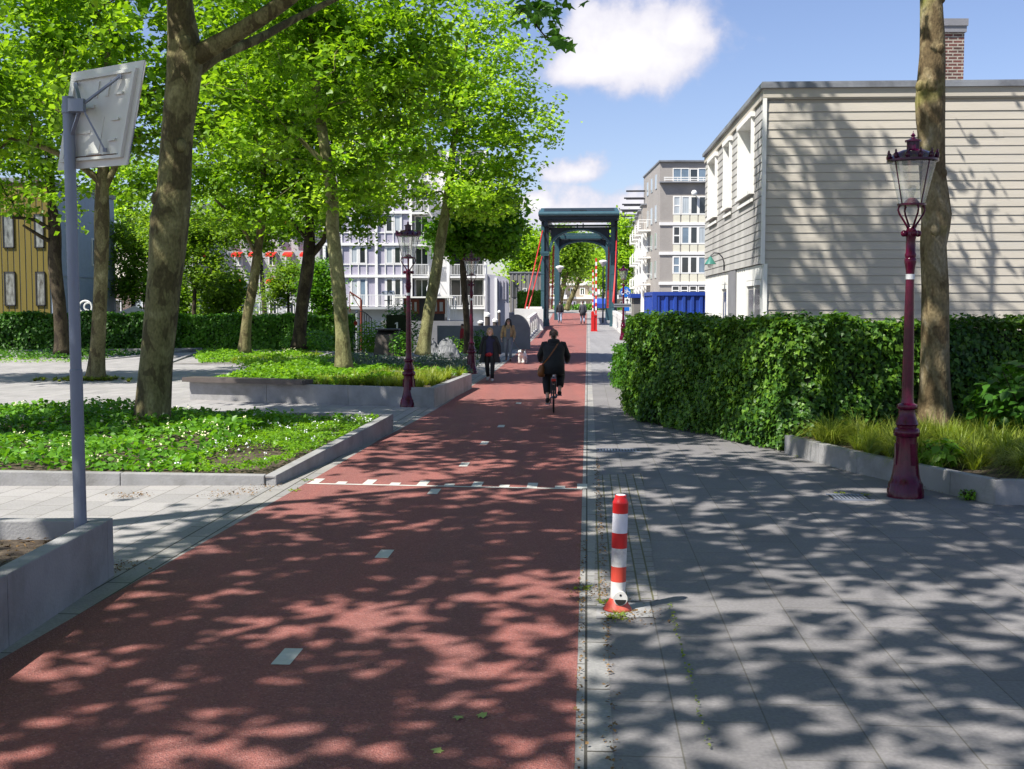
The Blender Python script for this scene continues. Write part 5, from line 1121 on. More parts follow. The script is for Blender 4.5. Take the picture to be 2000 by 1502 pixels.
def container():
    d = 38.0; k = d/F; zp = lambda py: CH+(598-py)*k; x0 = 275*k; zt = zp(570)
    t = thing('container', 'blue corrugated steel container behind the ivy hedge', 'container', (x0, d, 0)); L, Wd = 6.06, 2.44
    m = MB(); n = 21; p = []
    for i in range(n):
        a = .12+i*(L-.24)/n; q = (L-.24)/n; p += [(a, 0), (a+q*.3, 0), (a+q*.42, .05), (a+q*.88, .05)]
    p += [(L-.12, 0), (L-.12, .1), (.12, .1)]; m.prism(p, 'z', .15, zt-.12); m.build('front_wall', 'blue_steel', t)
    m = MB(); p = []; n = 9
    for i in range(n): a = .12+i*(Wd-.24)/n; q = (Wd-.24)/n; p += [(0, a), (0, a+q*.3), (.04, a+q*.42), (.04, a+q*.88)]
    p += [(0, Wd-.12), (.1, Wd-.12), (.1, .12)]; m.prism(p, 'z', .15, zt-.12); m.build('end_wall', 'blue_steel', t)
    m = MB(); m.box(.1, L-.1, .1, Wd-.1, zt-.1, zt-.02); m.box(-.02, L+.02, -.02, .12, zt-.12, zt); m.box(-.02, .12, .12, Wd, zt-.12, zt); m.box(-.02,.12,-.02,.12,.0,zt-.12); m.box(L-.12,L+.02,-.02,.12,0,zt-.12); m.box(-.02,.12,Wd-.12,Wd,0,zt-.12); m.box(.12,L-.12,-.02,.12,0,.15); m.box(L-.1,L,.12,Wd,0,zt-.02); m.build('frame', 'blue_steel', t)
    b = P(1240, 590, 42); t = thing('blue_kiosk', 'small dark kiosk with blue canopy left of the container', 'kiosk', (b.x, b.y, 0)); s = 42/F
    m = MB(); m.box(-10*s, 10*s, -.3, .6, CH+(598-582)*s, CH+(598-574)*s); m.build('canopy', 'blue_steel', t); m = MB(); m.box(-3*s, 10*s, -.2, .6, 0, CH+(598-582)*s); m.build('cabinet', 'grey_panel', t)
container()
def leftside():
    d = 62.0; k = d/F; xr = (104-1000)*k; zb = CH+(598-655)*k; t = thing('yellow_house', 'house clad in yellow vertical boards at the left edge of the photo', 'house', (xr-10, d, 0))
    m = MB(); m.box(0, 10, .06, 10, .9, 8.7); m.build('wall', 'blue_grey', t)
    m = MB(); m.box(10, 10.05, .3, 10, 3.9, 4.05); m.build('ledge', 'blue_grey', t)
    for y in (2.2, 6.0): m = MB(); m.box(10, 10.05, y, y+1.2, 4.6, 6.2); w = m.build('side_window', 'white_paint', t); m = MB(); m.box(10.051, 10.06, y+.12, y+1.08, 4.72, 6.08); m.build('pane', 'pane_blue', w)
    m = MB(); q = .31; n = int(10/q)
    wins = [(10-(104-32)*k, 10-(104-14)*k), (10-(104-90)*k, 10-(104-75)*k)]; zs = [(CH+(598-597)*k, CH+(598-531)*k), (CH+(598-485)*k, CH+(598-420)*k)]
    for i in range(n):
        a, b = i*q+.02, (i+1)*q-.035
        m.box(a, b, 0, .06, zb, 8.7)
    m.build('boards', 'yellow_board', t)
    m = MB(); m.box(-.1, 10.05, -.05, 10, .0, .9-.01); m.build('plinth', 'concrete_dark', t); m = MB(); m.box(-.1, 10.1, -.1, 10.1, 8.71, 8.95); m.build('roof', 'zinc', t)
    for a, b in wins:
        for z0, z1 in zs: win(t, a, b, z0, z1, -.01, 'dark_metal', 'pane_reflect', fw=.05)
    c = P(167, 600, 60); m = MB(); m.torus((0,0,0), .32, .05, 'y', 20, 6); m.torus((.14,0,.02), .2, .05, 'y', 14, 6, 1.2, 4.8); m.tube([(0,0,-.3),(0,.1,-3)], .03, 6); o = m.build('scroll_sign', 'lamp_white', None); o.location = c; tag(o, 'white scrolled round ornament above the dark hedge', 'ornament')
    # grey flats with red awnings
    d = 108.0; k = d/F; t = thing('awning_flats', 'grey flats with small red window awnings behind the square', 'apartment building', ((380-1000)*k, d, 0)); zp = lambda py: CH+(598-py)*k; X = lambda px: (px-380)*k
    m = MB(); m.box(0, X(626), 0, 12, -.05, zp(405)); m.build('wall', 'facade_grey', t); m = MB(); m.box(-.1, X(626)+.1, -.1, 12, zp(405), zp(400)); m.build('roof', 'zinc', t)
    for r, py in enumerate((430, 490, 532+10, 585)):
        for i in range(7):
            px = 395+i*33; win(t, X(px), X(px+15), zp(py+30), zp(py+4), 0, gm='pane_dark' if (i+r) % 3 else 'pane_pale', mx=(.5,))
            if r < 3 and (i, r) not in ((0,0),(1,1),(3,2),(5,2)):
                m = MB(); m.prism([(0, zp(py+3)), (-1.0, zp(py+8)), (-1.0, zp(py+13)), (-.95, zp(py+13)), (-.95, zp(py+8.5)), (0, zp(py+4))], 'x', X(px)-.1, X(px+16)); m.build('awning', 'awning_red', t)
    d = 88; k = d/F; t = thing('orange_shed', 'small orange brick outbuilding glimpsed between the left trunks', 'building', ((205-1000)*k, d, 0)); m = MB(); m.box(0, 120*k, 0, 6, 0, 4.4); m.build('wall', 'chimney_brick', t); m = MB(); m.prism([(-.2, 4.4), (6.2, 4.4), (3, 6.4)], 'x', -.2, 120*k+.2); m.build('roof', 'awning_red' if False else 'tent_beige', t); win(t, 20*k, 34*k, 1.2, 2.8, 0, gm='pane_dark'); win(t, 60*k, 76*k, 1.2, 2.8, 0, gm='pane_pale')
    d = 66; k = d/F; c = P(262, 612, d); t = thing('parasol', 'beige square parasol top showing above the dark hedge', 'parasol', (c.x, d, 0)); m = MB(); z = c.z; m.add([(-.75,-.9,z),(.75,-.9,z),(.75,.9,z),(-.75,.9,z),(0,0,z+.42)], [(0,1,4),(1,2,4),(2,3,4),(3,0,4),(3,2,1,0)]); m.build('canopy', 'tent_beige', t); m = MB(); m.tube([(0,0,0),(0,0,z+.46)], .03, 8); m.build('pole', 'bench_wood', t)
    # beige block seen through the bridge
    d = 205.0; k = d/F; zp = lambda py: CH+(598-py)*k; t = thing('beige_apartments', 'beige brick apartment block with white bands seen through the drawbridge', 'apartment building', ((1010-1000)*k, d, 1.5)); X = lambda px: (px-1010)*k; Z = lambda py: zp(py)-1.5
    m = MB(); m.box(0, X(1232), 0, 12, 0, Z(505)); m.build('wall', 'beige_brick', t)
    for py in (527, 555.5, 582): m = MB(); m.box(-.1, X(1232), -.3, 0, Z(py)-.18, Z(py)+.18); m.build('floor_band', 'white_paint', t)
    for r, (a, b) in enumerate(((512,526),(533,548),(562,577),(588,600))):
        for i in range(11): x = 1018+i*19+(r % 2)*2; win(t, X(x), X(x+10), Z(b), Z(a), 0, gm='pane_dark' if (i+r) % 3 else 'pane_pale', mx=(.5,), fw=.15)
    for i in range(4): m = MB(); m.box(X(1040+i*50), X(1056+i*50), -1.6, 0, Z(556), Z(549)); m.build('balcony', 'white_paint', t); m = MB(); m.box(X(1040+i*50), X(1056+i*50), -1.6, 0, Z(584), Z(576)); m.build('balcony', 'white_paint', t)
    m = MB(); m.box(-.2, X(1232)+.2, -.3, 12.2, Z(505), Z(502)); m.build('roof', 'zinc', t)
    hedge('hedge', 'green hedge in front of the beige block seen through the bridge', [(7,190),(24,190)], 2.6, 1.5, 2500, .3, 'leaf_cover', 41, shape='kite', zb=1.6)
    hedge('hedge', 'bright green hedge left of the bridge, behind the red stays', [(.7,112),(3.2,112)], 3.7, 1.2, 2500, .2, 'leaf_fresh', 42, shape='kite', zb=1.6)
leftside()
def boats():
    d = 62.0; k = d/F; zp = lambda py: CH+(598-py)*k; t = thing('houseboat', 'houseboat with brown wooden wheelhouse and flat white roof', 'houseboat', ((785-1000)*k, d+1, -.05)); X = lambda px: (px-785)*k; Z = lambda py: zp(py)+.05
    m = MB(); m.prism([(-.6,0),(X(872)+.8,0),(X(872)+1.3,Z(627)),(-1.2,Z(627))], 'y', 0, 3.4); m.build('hull', 'concrete_dark', t)
    m = MB(); m.box(-.5, X(884), -.5, 3.3, Z(582), Z(579)); m.build('roof', 'lamp_white', t)
    m = MB(); m.box(.0, X(866), .12, 3, Z(627), Z(582)); m.build('cabin', 'dark_metal', t)
    for x0, x1, gm in ((792,816,'pane_pale'),(840,868,'pane_pale')):
        win(t, X(x0), X(x1), Z(613), Z(585), .1, 'brown_wood', gm, fw=.13, mx=(.5,))
    for px in (790, 838): m = MB(); m.box(X(px)-.1, X(px)+.1, 0, .1, Z(627), Z(582)); m.build('door_post', 'brown_wood', t)
    m = MB()
    for i in range(5): x = X(868)+i*.13; m.box(x, x+.06, .0, .06, Z(620), Z(582))
    m.build('slats', 'white_paint', t)
    # garden side of the quay: gate, davit, plot number, twin lamp
    d = 57.5; k = d/F; zp = lambda py: CH+(598-py)*k; t = thing('garden_gate', 'black iron garden gate with a red diamond between hedge and shrubs', 'gate', (684*0+(684-1000)*k, d, 0)); X = lambda px: (px-684)*k
    m = MB()
    for i in range(10): x = X(684)+i*(X(726)-X(684))/9; m.tube([(x,0,.05),(x,0,zp(620)+.12*math.sin(math.pi*i/9)*2)], .018, 5)
    m.tube([(X(684)+i*(X(726)-X(684))/14, 0, zp(622)+.35*math.sin(math.pi*i/14)) for i in range(15)], .025, 6)
    for z in (.15, 1.0): m.box(X(684), X(726), -.02, .02, z, z+.05)
    m.build('bars', 'dark_metal', t); m = MB(); c = (X(695), 0, zp(631)); m.prism([(c[0]-.11,c[2]),(c[0],c[2]-.15),(c[0]+.11,c[2]),(c[0],c[2]+.15)], 'y', -.05, -.02); m.build('diamond', 'signal_red', t)
    t = thing('davit', 'thin rusty davit frame standing behind the garden gate', 'davit', ((706-1000)*62/F, 62, 0)); K = 62/F; z6 = lambda py: CH+(598-py)*K; m = MB(); m.tube([(0,0,-.05),(0,0,z6(585))], .06, 8); m.tube([(0,0,z6(585)),(-22*K,0,z6(570))], .04, 6); m.tube([(0,0,z6(605)),(-20*K,0,z6(572))], .02, 6); m.tube([(-22*K,0,z6(570)),(-22*K,0,z6(610))], .02, 5); m.build('frame', 'brown_wood', t)
    t = thing('twin_lamp', 'grey post carrying two floodlight heads in front of the lilac block', 'lamp', ((759-1000)*59/F, 59, 0)); K = 59/F; z6 = lambda py: CH+(598-py)*K; m = MB(); m.tube([(0,0,0),(0,0,z6(578))], .05, 8); m.box(-.2,.2,-.06,.06,z6(588),z6(586)); m.build('post', 'zinc', t)
    for s in (-1, 1): m = MB(); m.hexa([(s*.17-.15,-.25,z6(576)),(s*.17+.15,-.25,z6(576)),(s*.17+.15,.2,z6(575)),(s*.17-.15,.2,z6(575))], [(s*.17-.12,-.2,z6(570)),(s*.17+.12,-.2,z6(570)),(s*.17+.12,.15,z6(568)),(s*.17-.12,.15,z6(568))]); m.build('floodlight', 'galvanised', t)
    d = 54.5; c = P(775.5, 636, d); t = thing('number_board', 'dark board with a white figure 1 among the shrubs', 'number board', (c.x, c.y, 0)); m = MB(); m.box(-.5,.5,0,.12,0,c.z+.5); m.build('board', 'hedge_core', t)
    q = 12*d/F; m = MB(); m.box(-q*.12, q*.14, -.02, -.001, c.z-q*.55, c.z+q*.55); m.box(-q*.3, q*.32, -.02, -.001, c.z-q*.7, c.z-q*.55); m.prism([(-q*.12, c.z+q*.55),(-q*.12, c.z+q*.3),(-q*.34, c.z+q*.22),(-q*.34, c.z+q*.36)], 'y', -.02, -.001); m.build('figure', 'lamp_white', t)
    t = thing('dark_bin', 'dark slanted compost box between the shrubs behind the leaning trunk', 'box', ((757-1000)*52/F, 52, 0)); K = 52/F; m = MB(); m.hexa([(-27*K,-.3,0),(25*K,-.3,0),(25*K,.8,0),(-27*K,.8,0)], [(-22*K,-.15,1.05),(20*K,-.15,1.05),(20*K,.8,1.25),(-22*K,.8,1.25)]); m.build('body', 'bench_wood', t); m = MB(); m.box(-24*K,22*K,-.1,.85,1.25,1.31); m.build('lid', 'dark_metal', t)
    shrublet('garden_shrub', 'bright green shrub just right of the garden gate', ((725-1000)*54/F, 54.5), .85, 1.7, 1200, .13, 'leaf_fresh', 51, z0=0)
    shrublet('garden_shrub', 'green shrub beside the dark compost box', ((786-1000)*51/F, 51.0), .6, 1.3, 700, .12, 'leaf_cover', 52, z0=0)
    shrublet('garden_shrub', 'tall dark shrub behind the number board', ((782-1000)*57/F, 57), 1.0, 2.6, 1600, .14, 'leaf_dark', 53, z0=0)
    shrublet('garden_shrub', 'leafy green shrub at the foot of the dark ivy grown trunk', ((610-1000)*54/F, 53.0), 1.3, 1.3, 1600, .13, 'leaf_cover', 54, z0=0)
    shrublet('garden_shrub', 'small yellow green shrub in front of the quay wall, left', ((885-1000)*50/F, 51), .7, 1.0, 500, .11, 'leaf_fresh', 55, z0=0)
    shrublet('garden_shrub', 'dark spiky shrub against the quay wall behind the woman in black', ((933-1000)*52/F, 53.5), .8, 1.3, 800, .12, 'leaf_dark', 56, z0=0)
    shrublet('yellow_shrub', 'sunlit yellow green bush above the hedge near the slim trunk', ((500-1000)*60/F, 60), 1.0, 2.9, 900, .14, 'leaf_far', 57, z0=0)
    # tarpaulin over a scooter
    d = 50.0; k = d/F; c = P(852, 682, d); t = thing('covered_scooter', 'scooter under a wrinkled grey tarpaulin beside the leaning trunk', 'covered scooter', (c.x, d, 0)); rng = np.random.default_rng(6)
    prof = [(-24,0),(-23,14),(-17,29),(-10,36),(-4,37),(1,30),(5,29),(10,38),(17,42),(23,40),(31,30),(38,16),(43,4),(45,0)]; nY, nX = 17, 40; V = []
    pa = np.array(prof, float); tt = np.linspace(0, len(prof)-1, nX); ax = np.interp(tt, np.arange(len(prof)), pa[:, 0]); hz = np.interp(tt, np.arange(len(prof)), pa[:, 1])
    for j in range(nY):
        q = 2*j/(nY-1)-1; f = (1-abs(q)**3*.55)
        for i in range(nX):
            wr = .05*math.sin(i*1.3+j*.9)+.04*math.sin(i*2.9-j*1.7)+rng.normal(0, .018); bt = min(1, hz[i]*k*f/.3)
            V.append((ax[i]*k*1.15+.03*math.sin(j*1.9+i*.7)*bt, q*(.62-.22*hz[i]*k*f)+wr*.5*bt, max(0, hz[i]*k*f+wr*bt)))
    m = MB(); m.add(V, [(j*nX+i, j*nX+i+1, (j+1)*nX+i+1, (j+1)*nX+i) for j in range(nY-1) for i in range(nX-1)]+[tuple(range(nX))[::-1], tuple((nY-1)*nX+i for i in range(nX))]); pm('tarpaulin', (.15,.155,.165), .55, .3, 5, .3, 14, spec=.3); m.build('tarpaulin', 'tarpaulin', t)
    m = MB(); 
    for a in (-14, 30): m.torus((a*k, 0, .22), .2, .055, 'y', 20, 8)
    m.tube([(-6*k,-.35,.92),(-6*k,.35,.92)], .02, 6); m.build('wheels', 'black_rubber', t, smooth='all')
boats()
def car(label, loc, rz, mat_):
    t = thing('parked_car', label, 'car', loc, rz); m = MB(); pr = [(-2.1,.35),(2.1,.35),(2.15,.75),(1.2,.95),(.6,1.45),(-1.1,1.47),(-1.75,.98),(-2.15,.9)]; m.prism(pr, 'y', -.85, .85); m.build('body', mat_, t, bevel=.05)
    m = MB(); m.prism([(1.05,.98),(.56,1.40),(-1.02,1.42),(-1.5,1.0)], 'y', -.862, .862); m.build('windows', 'pane_dark', t)
    for x in (-1.35, 1.35):
        for y in (-.8, .8): m = MB(); m.torus((x, y, .33), .24, .09, 'y', 20, 8); m.tube([(x, y-.06, .33),(x, y+.06, .33)], .18, 16); m.build('wheel', 'black_rubber', t)
car('small blue car parked beyond the bridge', (176/F*135, 135, zg(135)-.02), R_(80), 'blue_steel')
# ------------------------------------------------------------------ people and the dog
pm('skin', (.62,.38,.29), .5, .08, 8); pm('skin_dark', (.30,.16,.11), .5, .08, 8)
pm('hair_blond', (.36,.24,.12), .6, .3, 30, stretch=(1,1,.2)); pm('hair_brown', (.05,.025,.016), .5, .3, 30, stretch=(1,1,.2)); pm('hair_black', (.015,.012,.011), .45, .3, 30)
pm('cloth_black', (.016,.016,.018), .8, .3, 8); pm('cloth_navy', (.02,.02,.06), .8, .3, 8); pm('cloth_red', (.30,.012,.02), .75, .2, 8); pm('cloth_grey', (.16,.165,.18), .85, .2, 12)
pm('denim', (.28,.33,.42), .85, .2, 14); pm('denim_grey', (.19,.20,.23), .85, .2, 14); pm('cloth_tan', (.38,.25,.13), .8, .2, 10); pm('cloth_slate', (.055,.058,.068), .75, .25, 10)
pm('shoe_grey', (.35,.34,.33), .6, .2); pm('shoe_brown', (.10,.035,.02), .4, .2); pm('leather_brown', (.22,.075,.02), .45, .25, 9); pm('eye_dark', (.02,.015,.01), .2, .1); pm('lips', (.32,.09,.08), .5, .1)
pm('dog_white', (.70,.67,.62), .9, .1, 14, .5, 40); pm('dog_dark', (.10,.075,.06), .9, .3, 14); pm('cloth_lilac', (.45,.40,.58), .8, .1)
def skin_mesh(J, E, level=1):
    me = bpy.data.meshes.new('tmp'); names = list(J); ix = {n: i for i, n in enumerate(names)}
    me.from_pydata([J[n][0] for n in names], [(ix[a], ix[b]) for a, b in E], []); o = bpy.data.objects.new('tmp', me); COL.objects.link(o)
    sk = o.modifiers.new('s', 'SKIN'); sk.use_smooth_shade = True
    for n, v in zip(names, me.skin_vertices[0].data): r = J[n][1]; v.radius = (r, r) if not hasattr(r, '__len__') else r; v.use_root = (n == 'pelvis')
    ss = o.modifiers.new('u', 'SUBSURF'); ss.levels = level; ss.render_levels = level
    dg = bpy.context.evaluated_depsgraph_get(); dg.update(); res = bpy.data.meshes.new_from_object(o.evaluated_get(dg)); bpy.data.objects.remove(o); bpy.data.meshes.remove(me); return res
def addmesh(mb, me):
    mb.add([tuple(v.co) for v in me.vertices], [tuple(p.vertices) for p in me.polygons]); bpy.data.meshes.remove(me)
WALK = dict(pelvis=(0,0,.94), spine=(0,0,1.10), chest=(0,.01,1.28), neck=(0,.0,1.43), h0=(0,-.02,1.51), h1=(0,-.025,1.585), h2=(0,-.005,1.65),
 shL=(.165,.0,1.375), elL=(.235,.05,1.10), wrL=(.235,-.06,.87), hdL=(.235,-.09,.79), shR=(-.165,0,1.375), elR=(-.235,.07,1.11), wrR=(-.24,.02,.86), hdR=(-.24,.0,.78),
 hiL=(.085,0,.90), knL=(.095,-.13,.50), anL=(.09,-.17,.09), toL=(.10,-.30,.045), hiR=(-.085,0,.90), knR=(-.09,-.02,.49), anR=(-.09,.20,.15), toR=(-.095,.10,.05))
RAD = dict(pelvis=.125, spine=.11, chest=.112, neck=.048, h0=.066, h1=.088, h2=.07, shL=.044, elL=.036, wrL=.027, hdL=.034, shR=.044, elR=.036, wrR=.027, hdR=.034, hiL=.085, knL=.055, anL=.037, toL=.036, hiR=.085, knR=.055, anR=.037, toR=.036)
EDG = [('pelvis','spine'),('spine','chest'),('chest','neck'),('neck','h0'),('h0','h1'),('h1','h2'),('chest','shL'),('shL','elL'),('elL','wrL'),('wrL','hdL'),('chest','shR'),('shR','elR'),('elR','wrR'),('wrR','hdR'),
       ('pelvis','hiL'),('hiL','knL'),('knL','anL'),('anL','toL'),('pelvis','hiR'),('hiR','knR'),('knR','anR'),('anR','toR')]
def person(label, loc, rz, H, pose=None, coat=None, trousers='cloth_black', shoes='shoe_grey', hair=('short','hair_brown'), skin='skin', group=None, wide=1.0, inner=None, tro_end=.96, leg=1.0):
    P_ = dict(WALK); P_.update(pose or {}); s = H/1.72
    P_ = {k: Vector(v)*s for k, v in P_.items()}; R0 = {k: v*s*(wide if k in ('pelvis','spine','chest','hiL','hiR') else 1) for k, v in RAD.items()}
    t = thing('person', label, 'person', loc, rz, group)
    m = MB(); addmesh(m, skin_mesh({k: (tuple(P_[k]), R0[k]) for k in P_}, EDG, 1))
    for S in 'LR':                           # five separate, bent fingers on each hand
        w, h = P_['wr'+S], P_['hd'+S]; d = (h-w).normalized(); sd = Vector((0, -1, 0))-d*d.dot(Vector((0, -1, 0))); sd.normalize(); inn = d.cross(sd)*(1 if S == 'L' else -1)
        for i, (o, l) in enumerate(((-.024,.062),(-.008,.072),(.008,.068),(.023,.052))):
            b = h+sd*o*s+d*.018*s; m.tube([b, b+d*l*.5*s, b+d*l*.85*s+inn*.018*s, b+d*l*s+inn*.038*s], [.0088*s,.0085*s,.0078*s,.006*s], 6)
        b = w.lerp(h, .5)+sd*.022*s; m.tube([b, b+sd*.022*s+d*.02*s, b+sd*.026*s+d*.05*s+inn*.012*s], [.010*s,.0095*s,.007*s], 6)
    h1 = P_['h1']; h0 = P_['h0']; m.add([h1+Vector(v)*s for v in ((-.013,-.078,.012),(.013,-.078,.012),(.016,-.085,-.026),(-.016,-.085,-.026),(0,-.112,-.022),(0,-.082,.02))], [(0,1,5),(0,3,4),(1,4,2),(0,4,5),(1,5,4),(3,2,4)])
    for q in (-1, 1): m.sphere(h1+Vector((q*.088,.0,-.01))*s, .012*s, .022*s, .032*s, 8, 6)
    b = m.build('body', skin, t, smooth='all')
    e = MB()
    for q in (-1, 1): e.sphere(h1+Vector((q*.034,-.078,.006))*s, .013*s, .008*s, .008*s, 8, 5)
    e.build('eyes', 'eye_dark', b, smooth='all'); e = MB(); e.sphere(h1+Vector((0,-.082,-.052))*s, .024*s, .008*s, .008*s, 10, 5); e.build('mouth', 'lips', b, smooth='all')
    # trousers, shoes
    m = MB()
    for S in 'LR':
        hi, kn, an = P_['hi'+S], P_['kn'+S], P_['an'+S]; e_ = kn.lerp(an, tro_end); m.tube([hi+Vector((0,0,.04))*s, hi.lerp(kn, .35), kn.lerp(hi, .12), kn.lerp(an, .15), kn.lerp(an, .55), e_], [q*s for q in (.098*wide,.096*wide,.073*leg,.07*leg,.062*leg,.056*leg)], 12)
    pv = P_['pelvis']; m.loft([(pv.x,pv.y,pv.z-.13*s,.155*s*wide,.105*s*wide),(pv.x,pv.y,pv.z-.02*s,.175*s*wide,.125*s*wide),(pv.x,pv.y,pv.z+.1*s,.155*s*wide,.115*s*wide)]); m.build('trousers', trousers, t, smooth='all')
    for S in 'LR':
        an, to = P_['an'+S], P_['to'+S]; d = (to-an); d.z *= .5; f = Vector((d.x, d.y, 0)).normalized(); lo = min(an.z-.075*s, to.z-.04*s); m = MB()
        hp = an-f*.045*s; m.tube([Vector((hp.x,hp.y,an.z-.035*s)), an+Vector((0,0,-.03))*s, an.lerp(to, .5)+Vector((0,0,-.012))*s, to+f*.03*s+Vector((0,0,-.004))*s, to+f*.075*s+Vector((0,0,-.012))*s], [.038*s,.048*s,.044*s,.040*s,.022*s], 10); m.build('shoe', shoes, t, smooth='all')
    ch, nk = P_['chest'], P_['neck']
    def torso(mt, hem, hw, hd, nm, k=1.0, sleeves=True, arm=1.0):
        m = MB(); W_ = wide*k; sp = P_['spine']; rings = [(nk.x,nk.y,nk.z+.012*s,.068*s,.064*s),(nk.x,nk.y,nk.z-.022*s,.14*s,.09*s),((nk.x+ch.x)/2,(nk.y+ch.y)/2,nk.z-.055*s,.19*s*W_,.105*s),(ch.x,ch.y,ch.z,.192*s*W_,.132*s*W_),(sp.x,sp.y,sp.z,.172*s*W_,.128*s*W_),(pv.x,pv.y,pv.z+.02*s,.188*s*W_,.138*s*W_)]
        if hem < pv.z/s-.03: rings.append((pv.x,pv.y-.0*s,hem*s,hw*s,hd*s))
        m.loft(rings[::-1], 18)
        if sleeves:
            for S in 'LR': sh, el, wr = P_['sh'+S], P_['el'+S], P_['wr'+S]; m.tube([sh.lerp(nk, .25)+Vector((0,0,-.01)), sh, sh.lerp(el, .5), el, el.lerp(wr, .5), wr.lerp(el, .06)], [q*s*(1+(arm-1)*w_) for q, w_ in ((.066,0),(.082,.25),(.066,.8),(.060,1),(.055,1),(.05,.8))], 12)
        return m.build(nm, mt, t, smooth='all')
    if inner: torso(inner[0], inner[1], .19, .15, 'top', .96, False)
    if coat: torso(coat[0], coat[1], coat[2], coat[3], 'coat', 1.03, True, coat[4] if len(coat) > 4 else 1.0)
    st, hm = hair; m = MB(); c = P_['h1']+Vector((0,.018,.022))*s
    rings = []
    for a in np.linspace(-.35, 1.5, 8): rings.append((c.x, c.y+.006*s, c.z+.098*s*math.sin(a), .097*s*math.cos(a)+.002, .104*s*math.cos(a)+.002))
    m.loft(rings, 16); m.v = [(x, (y if y > c.y-.03*s or z > c.z+.045*s else max(y, c.y-.048*s)), z) for x, y, z in m.v]
    if st == 'bun': m.sphere(c+Vector((0,.10,-.04))*s, .05*s); m.tube([c+Vector((0,.08,-.02))*s, c+Vector((0,.10,-.10))*s, c+Vector((0,.09,-.18))*s], [.05*s,.04*s,.015*s], 8)
    if st == 'long':
        for q in (-1, 1): m.tube([c+Vector((q*.06,.0,.03))*s, c+Vector((q*.092,-.005,-.06))*s, c+Vector((q*.115,-.03,-.2))*s, c+Vector((q*.12,-.075,-.36))*s], [.045*s,.042*s,.045*s,.015*s], 8)
        m.tube([c+Vector((0,.06,.0))*s, c+Vector((0,.085,-.15))*s, c+Vector((0,.11,-.34))*s], [.085*s,.10*s,.05*s], 10)
    if st == 'tied': m.sphere(c+Vector((0,.085,-.05))*s, .055*s, .05*s, .07*s); m.tube([c+Vector((.07,.01,-.03))*s, c+Vector((.088,.01,-.11))*s, c+Vector((.075,.02,-.15))*s], [.03*s,.026*s,.01*s], 7); m.tube([c+Vector((-.07,.01,-.03))*s, c+Vector((-.088,.01,-.11))*s, c+Vector((-.075,.02,-.15))*s], [.03*s,.026*s,.01*s], 7)
    m.build('hair', hm, t, smooth='all')
    return t, P_, s
d = 36.2; w1, Pw, s = person('woman in open black coat and dark red top walking towards the camera', ((957-1000)/F*d, d, .004), R_(-6), 1.66,
    dict(elL=(.27,.06,1.10), wrL=(.29,.02,.86), hdL=(.295,.01,.78), elR=(-.27,.05,1.10), wrR=(-.29,.0,.86), hdR=(-.295,-.01,.78)), coat=None, trousers='cloth_black', hair=('tied','hair_blond'), inner=('cloth_navy', .80), wide=1.12)
# her open coat: two fronts and a back that swing wide at the hem
m = MB(); n = 26
rw = [(1.45,.08,.075),(1.415,.17,.10),(1.37,.21,.115),(1.2,.225,.155),(1.0,.255,.17),(.8,.30,.19),(.60,.345,.21)]
V = []
for z, a, b in rw:
    for i in range(n):
        op = .30 if z > 1.3 else .52; g = -math.pi/2+op+(2*math.pi-2*op)*i/(n-1); V.append((a*s*math.cos(g), .01+b*s*math.sin(g), z*s+.012*math.sin(i*1.9)*(1.3-z)))
m.add(V, [(j*n+i, j*n+i+1, (j+1)*n+i+1, (j+1)*n+i) for j in range(len(rw)-1) for i in range(n-1)])
V2 = [(x*.95, y*.95, z) for x, y, z in V]; m.add(V2, [(j*n+i, (j+1)*n+i, (j+1)*n+i+1, j*n+i+1) for j in range(len(rw)-1) for i in range(n-1)])
for S in 'LR': m.tube([Pw['sh'+S].lerp(Pw['neck'], .3), Pw['sh'+S], Pw['sh'+S].lerp(Pw['el'+S], .5), Pw['el'+S], Pw['el'+S].lerp(Pw['wr'+S], .5), Pw['wr'+S]], [.058,.078,.075,.072,.07,.068], 12)
m.build('coat', 'cloth_black', w1, smooth='all')
m = MB(); m.loft([(0,.0,.80*s,.19*s,.152*s),(0,0,.86*s,.192*s,.152*s),(0,0,.93*s,.19*s,.148*s)], 18); m.build('red_hem', 'cloth_red', w1, smooth='all')
d = 48.0; zz = zg(d); w2, Pw2, s2 = person('woman with long dark hair, tan jacket and grey jeans walking a dog', ((993-1000)/F*d, d, zz), R_(-4), 1.74,
    dict(elR=(-.26,.05,1.12), wrR=(-.27,-.05,.90), hdR=(-.27,-.08,.83), elL=(.25,.03,1.11), wrL=(.24,-.12,.90), hdL=(.235,-.17,.84)), coat=('cloth_tan', 1.0, .19, .14), trousers='denim_grey', shoes='shoe_brown', hair=('long','hair_black'), inner=None)
m = MB(); m.add([Vector(v)*s2 for v in ((-.06,-.085,1.40),(.06,-.085,1.40),(.075,-.150,1.2),(.08,-.152,.93),(-.08,-.152,.93),(-.075,-.150,1.2))], [(0,1,2,5),(5,2,3,4)]); m.add([Vector(v)*s2 for v in ((-.06,-.075,1.40),(.06,-.075,1.40),(.075,-.12,1.2),(.08,-.12,.93),(-.08,-.12,.93),(-.075,-.12,1.2))], [(0,5,2,1),(5,4,3,2)]); m.build('top', 'cloth_grey', w2)
m = MB(); h1 = Pw2['h1']
for q in (-1, 1): m.sphere(h1+Vector((q*.036,-.088,.004))*s2, .03, .012, .022, 10, 6)
m.build('sunglasses', 'black_rubber', w2, smooth='all')
person('person in a black jacket and pale jeans walking away on the bridge', (93.5/F*91, 91, zg(91)), R_(176), 1.76, coat=('cloth_black', .86, .2, .15, 1.15), trousers='denim', shoes='cloth_grey', hair=('short','hair_black'), wide=1.1)
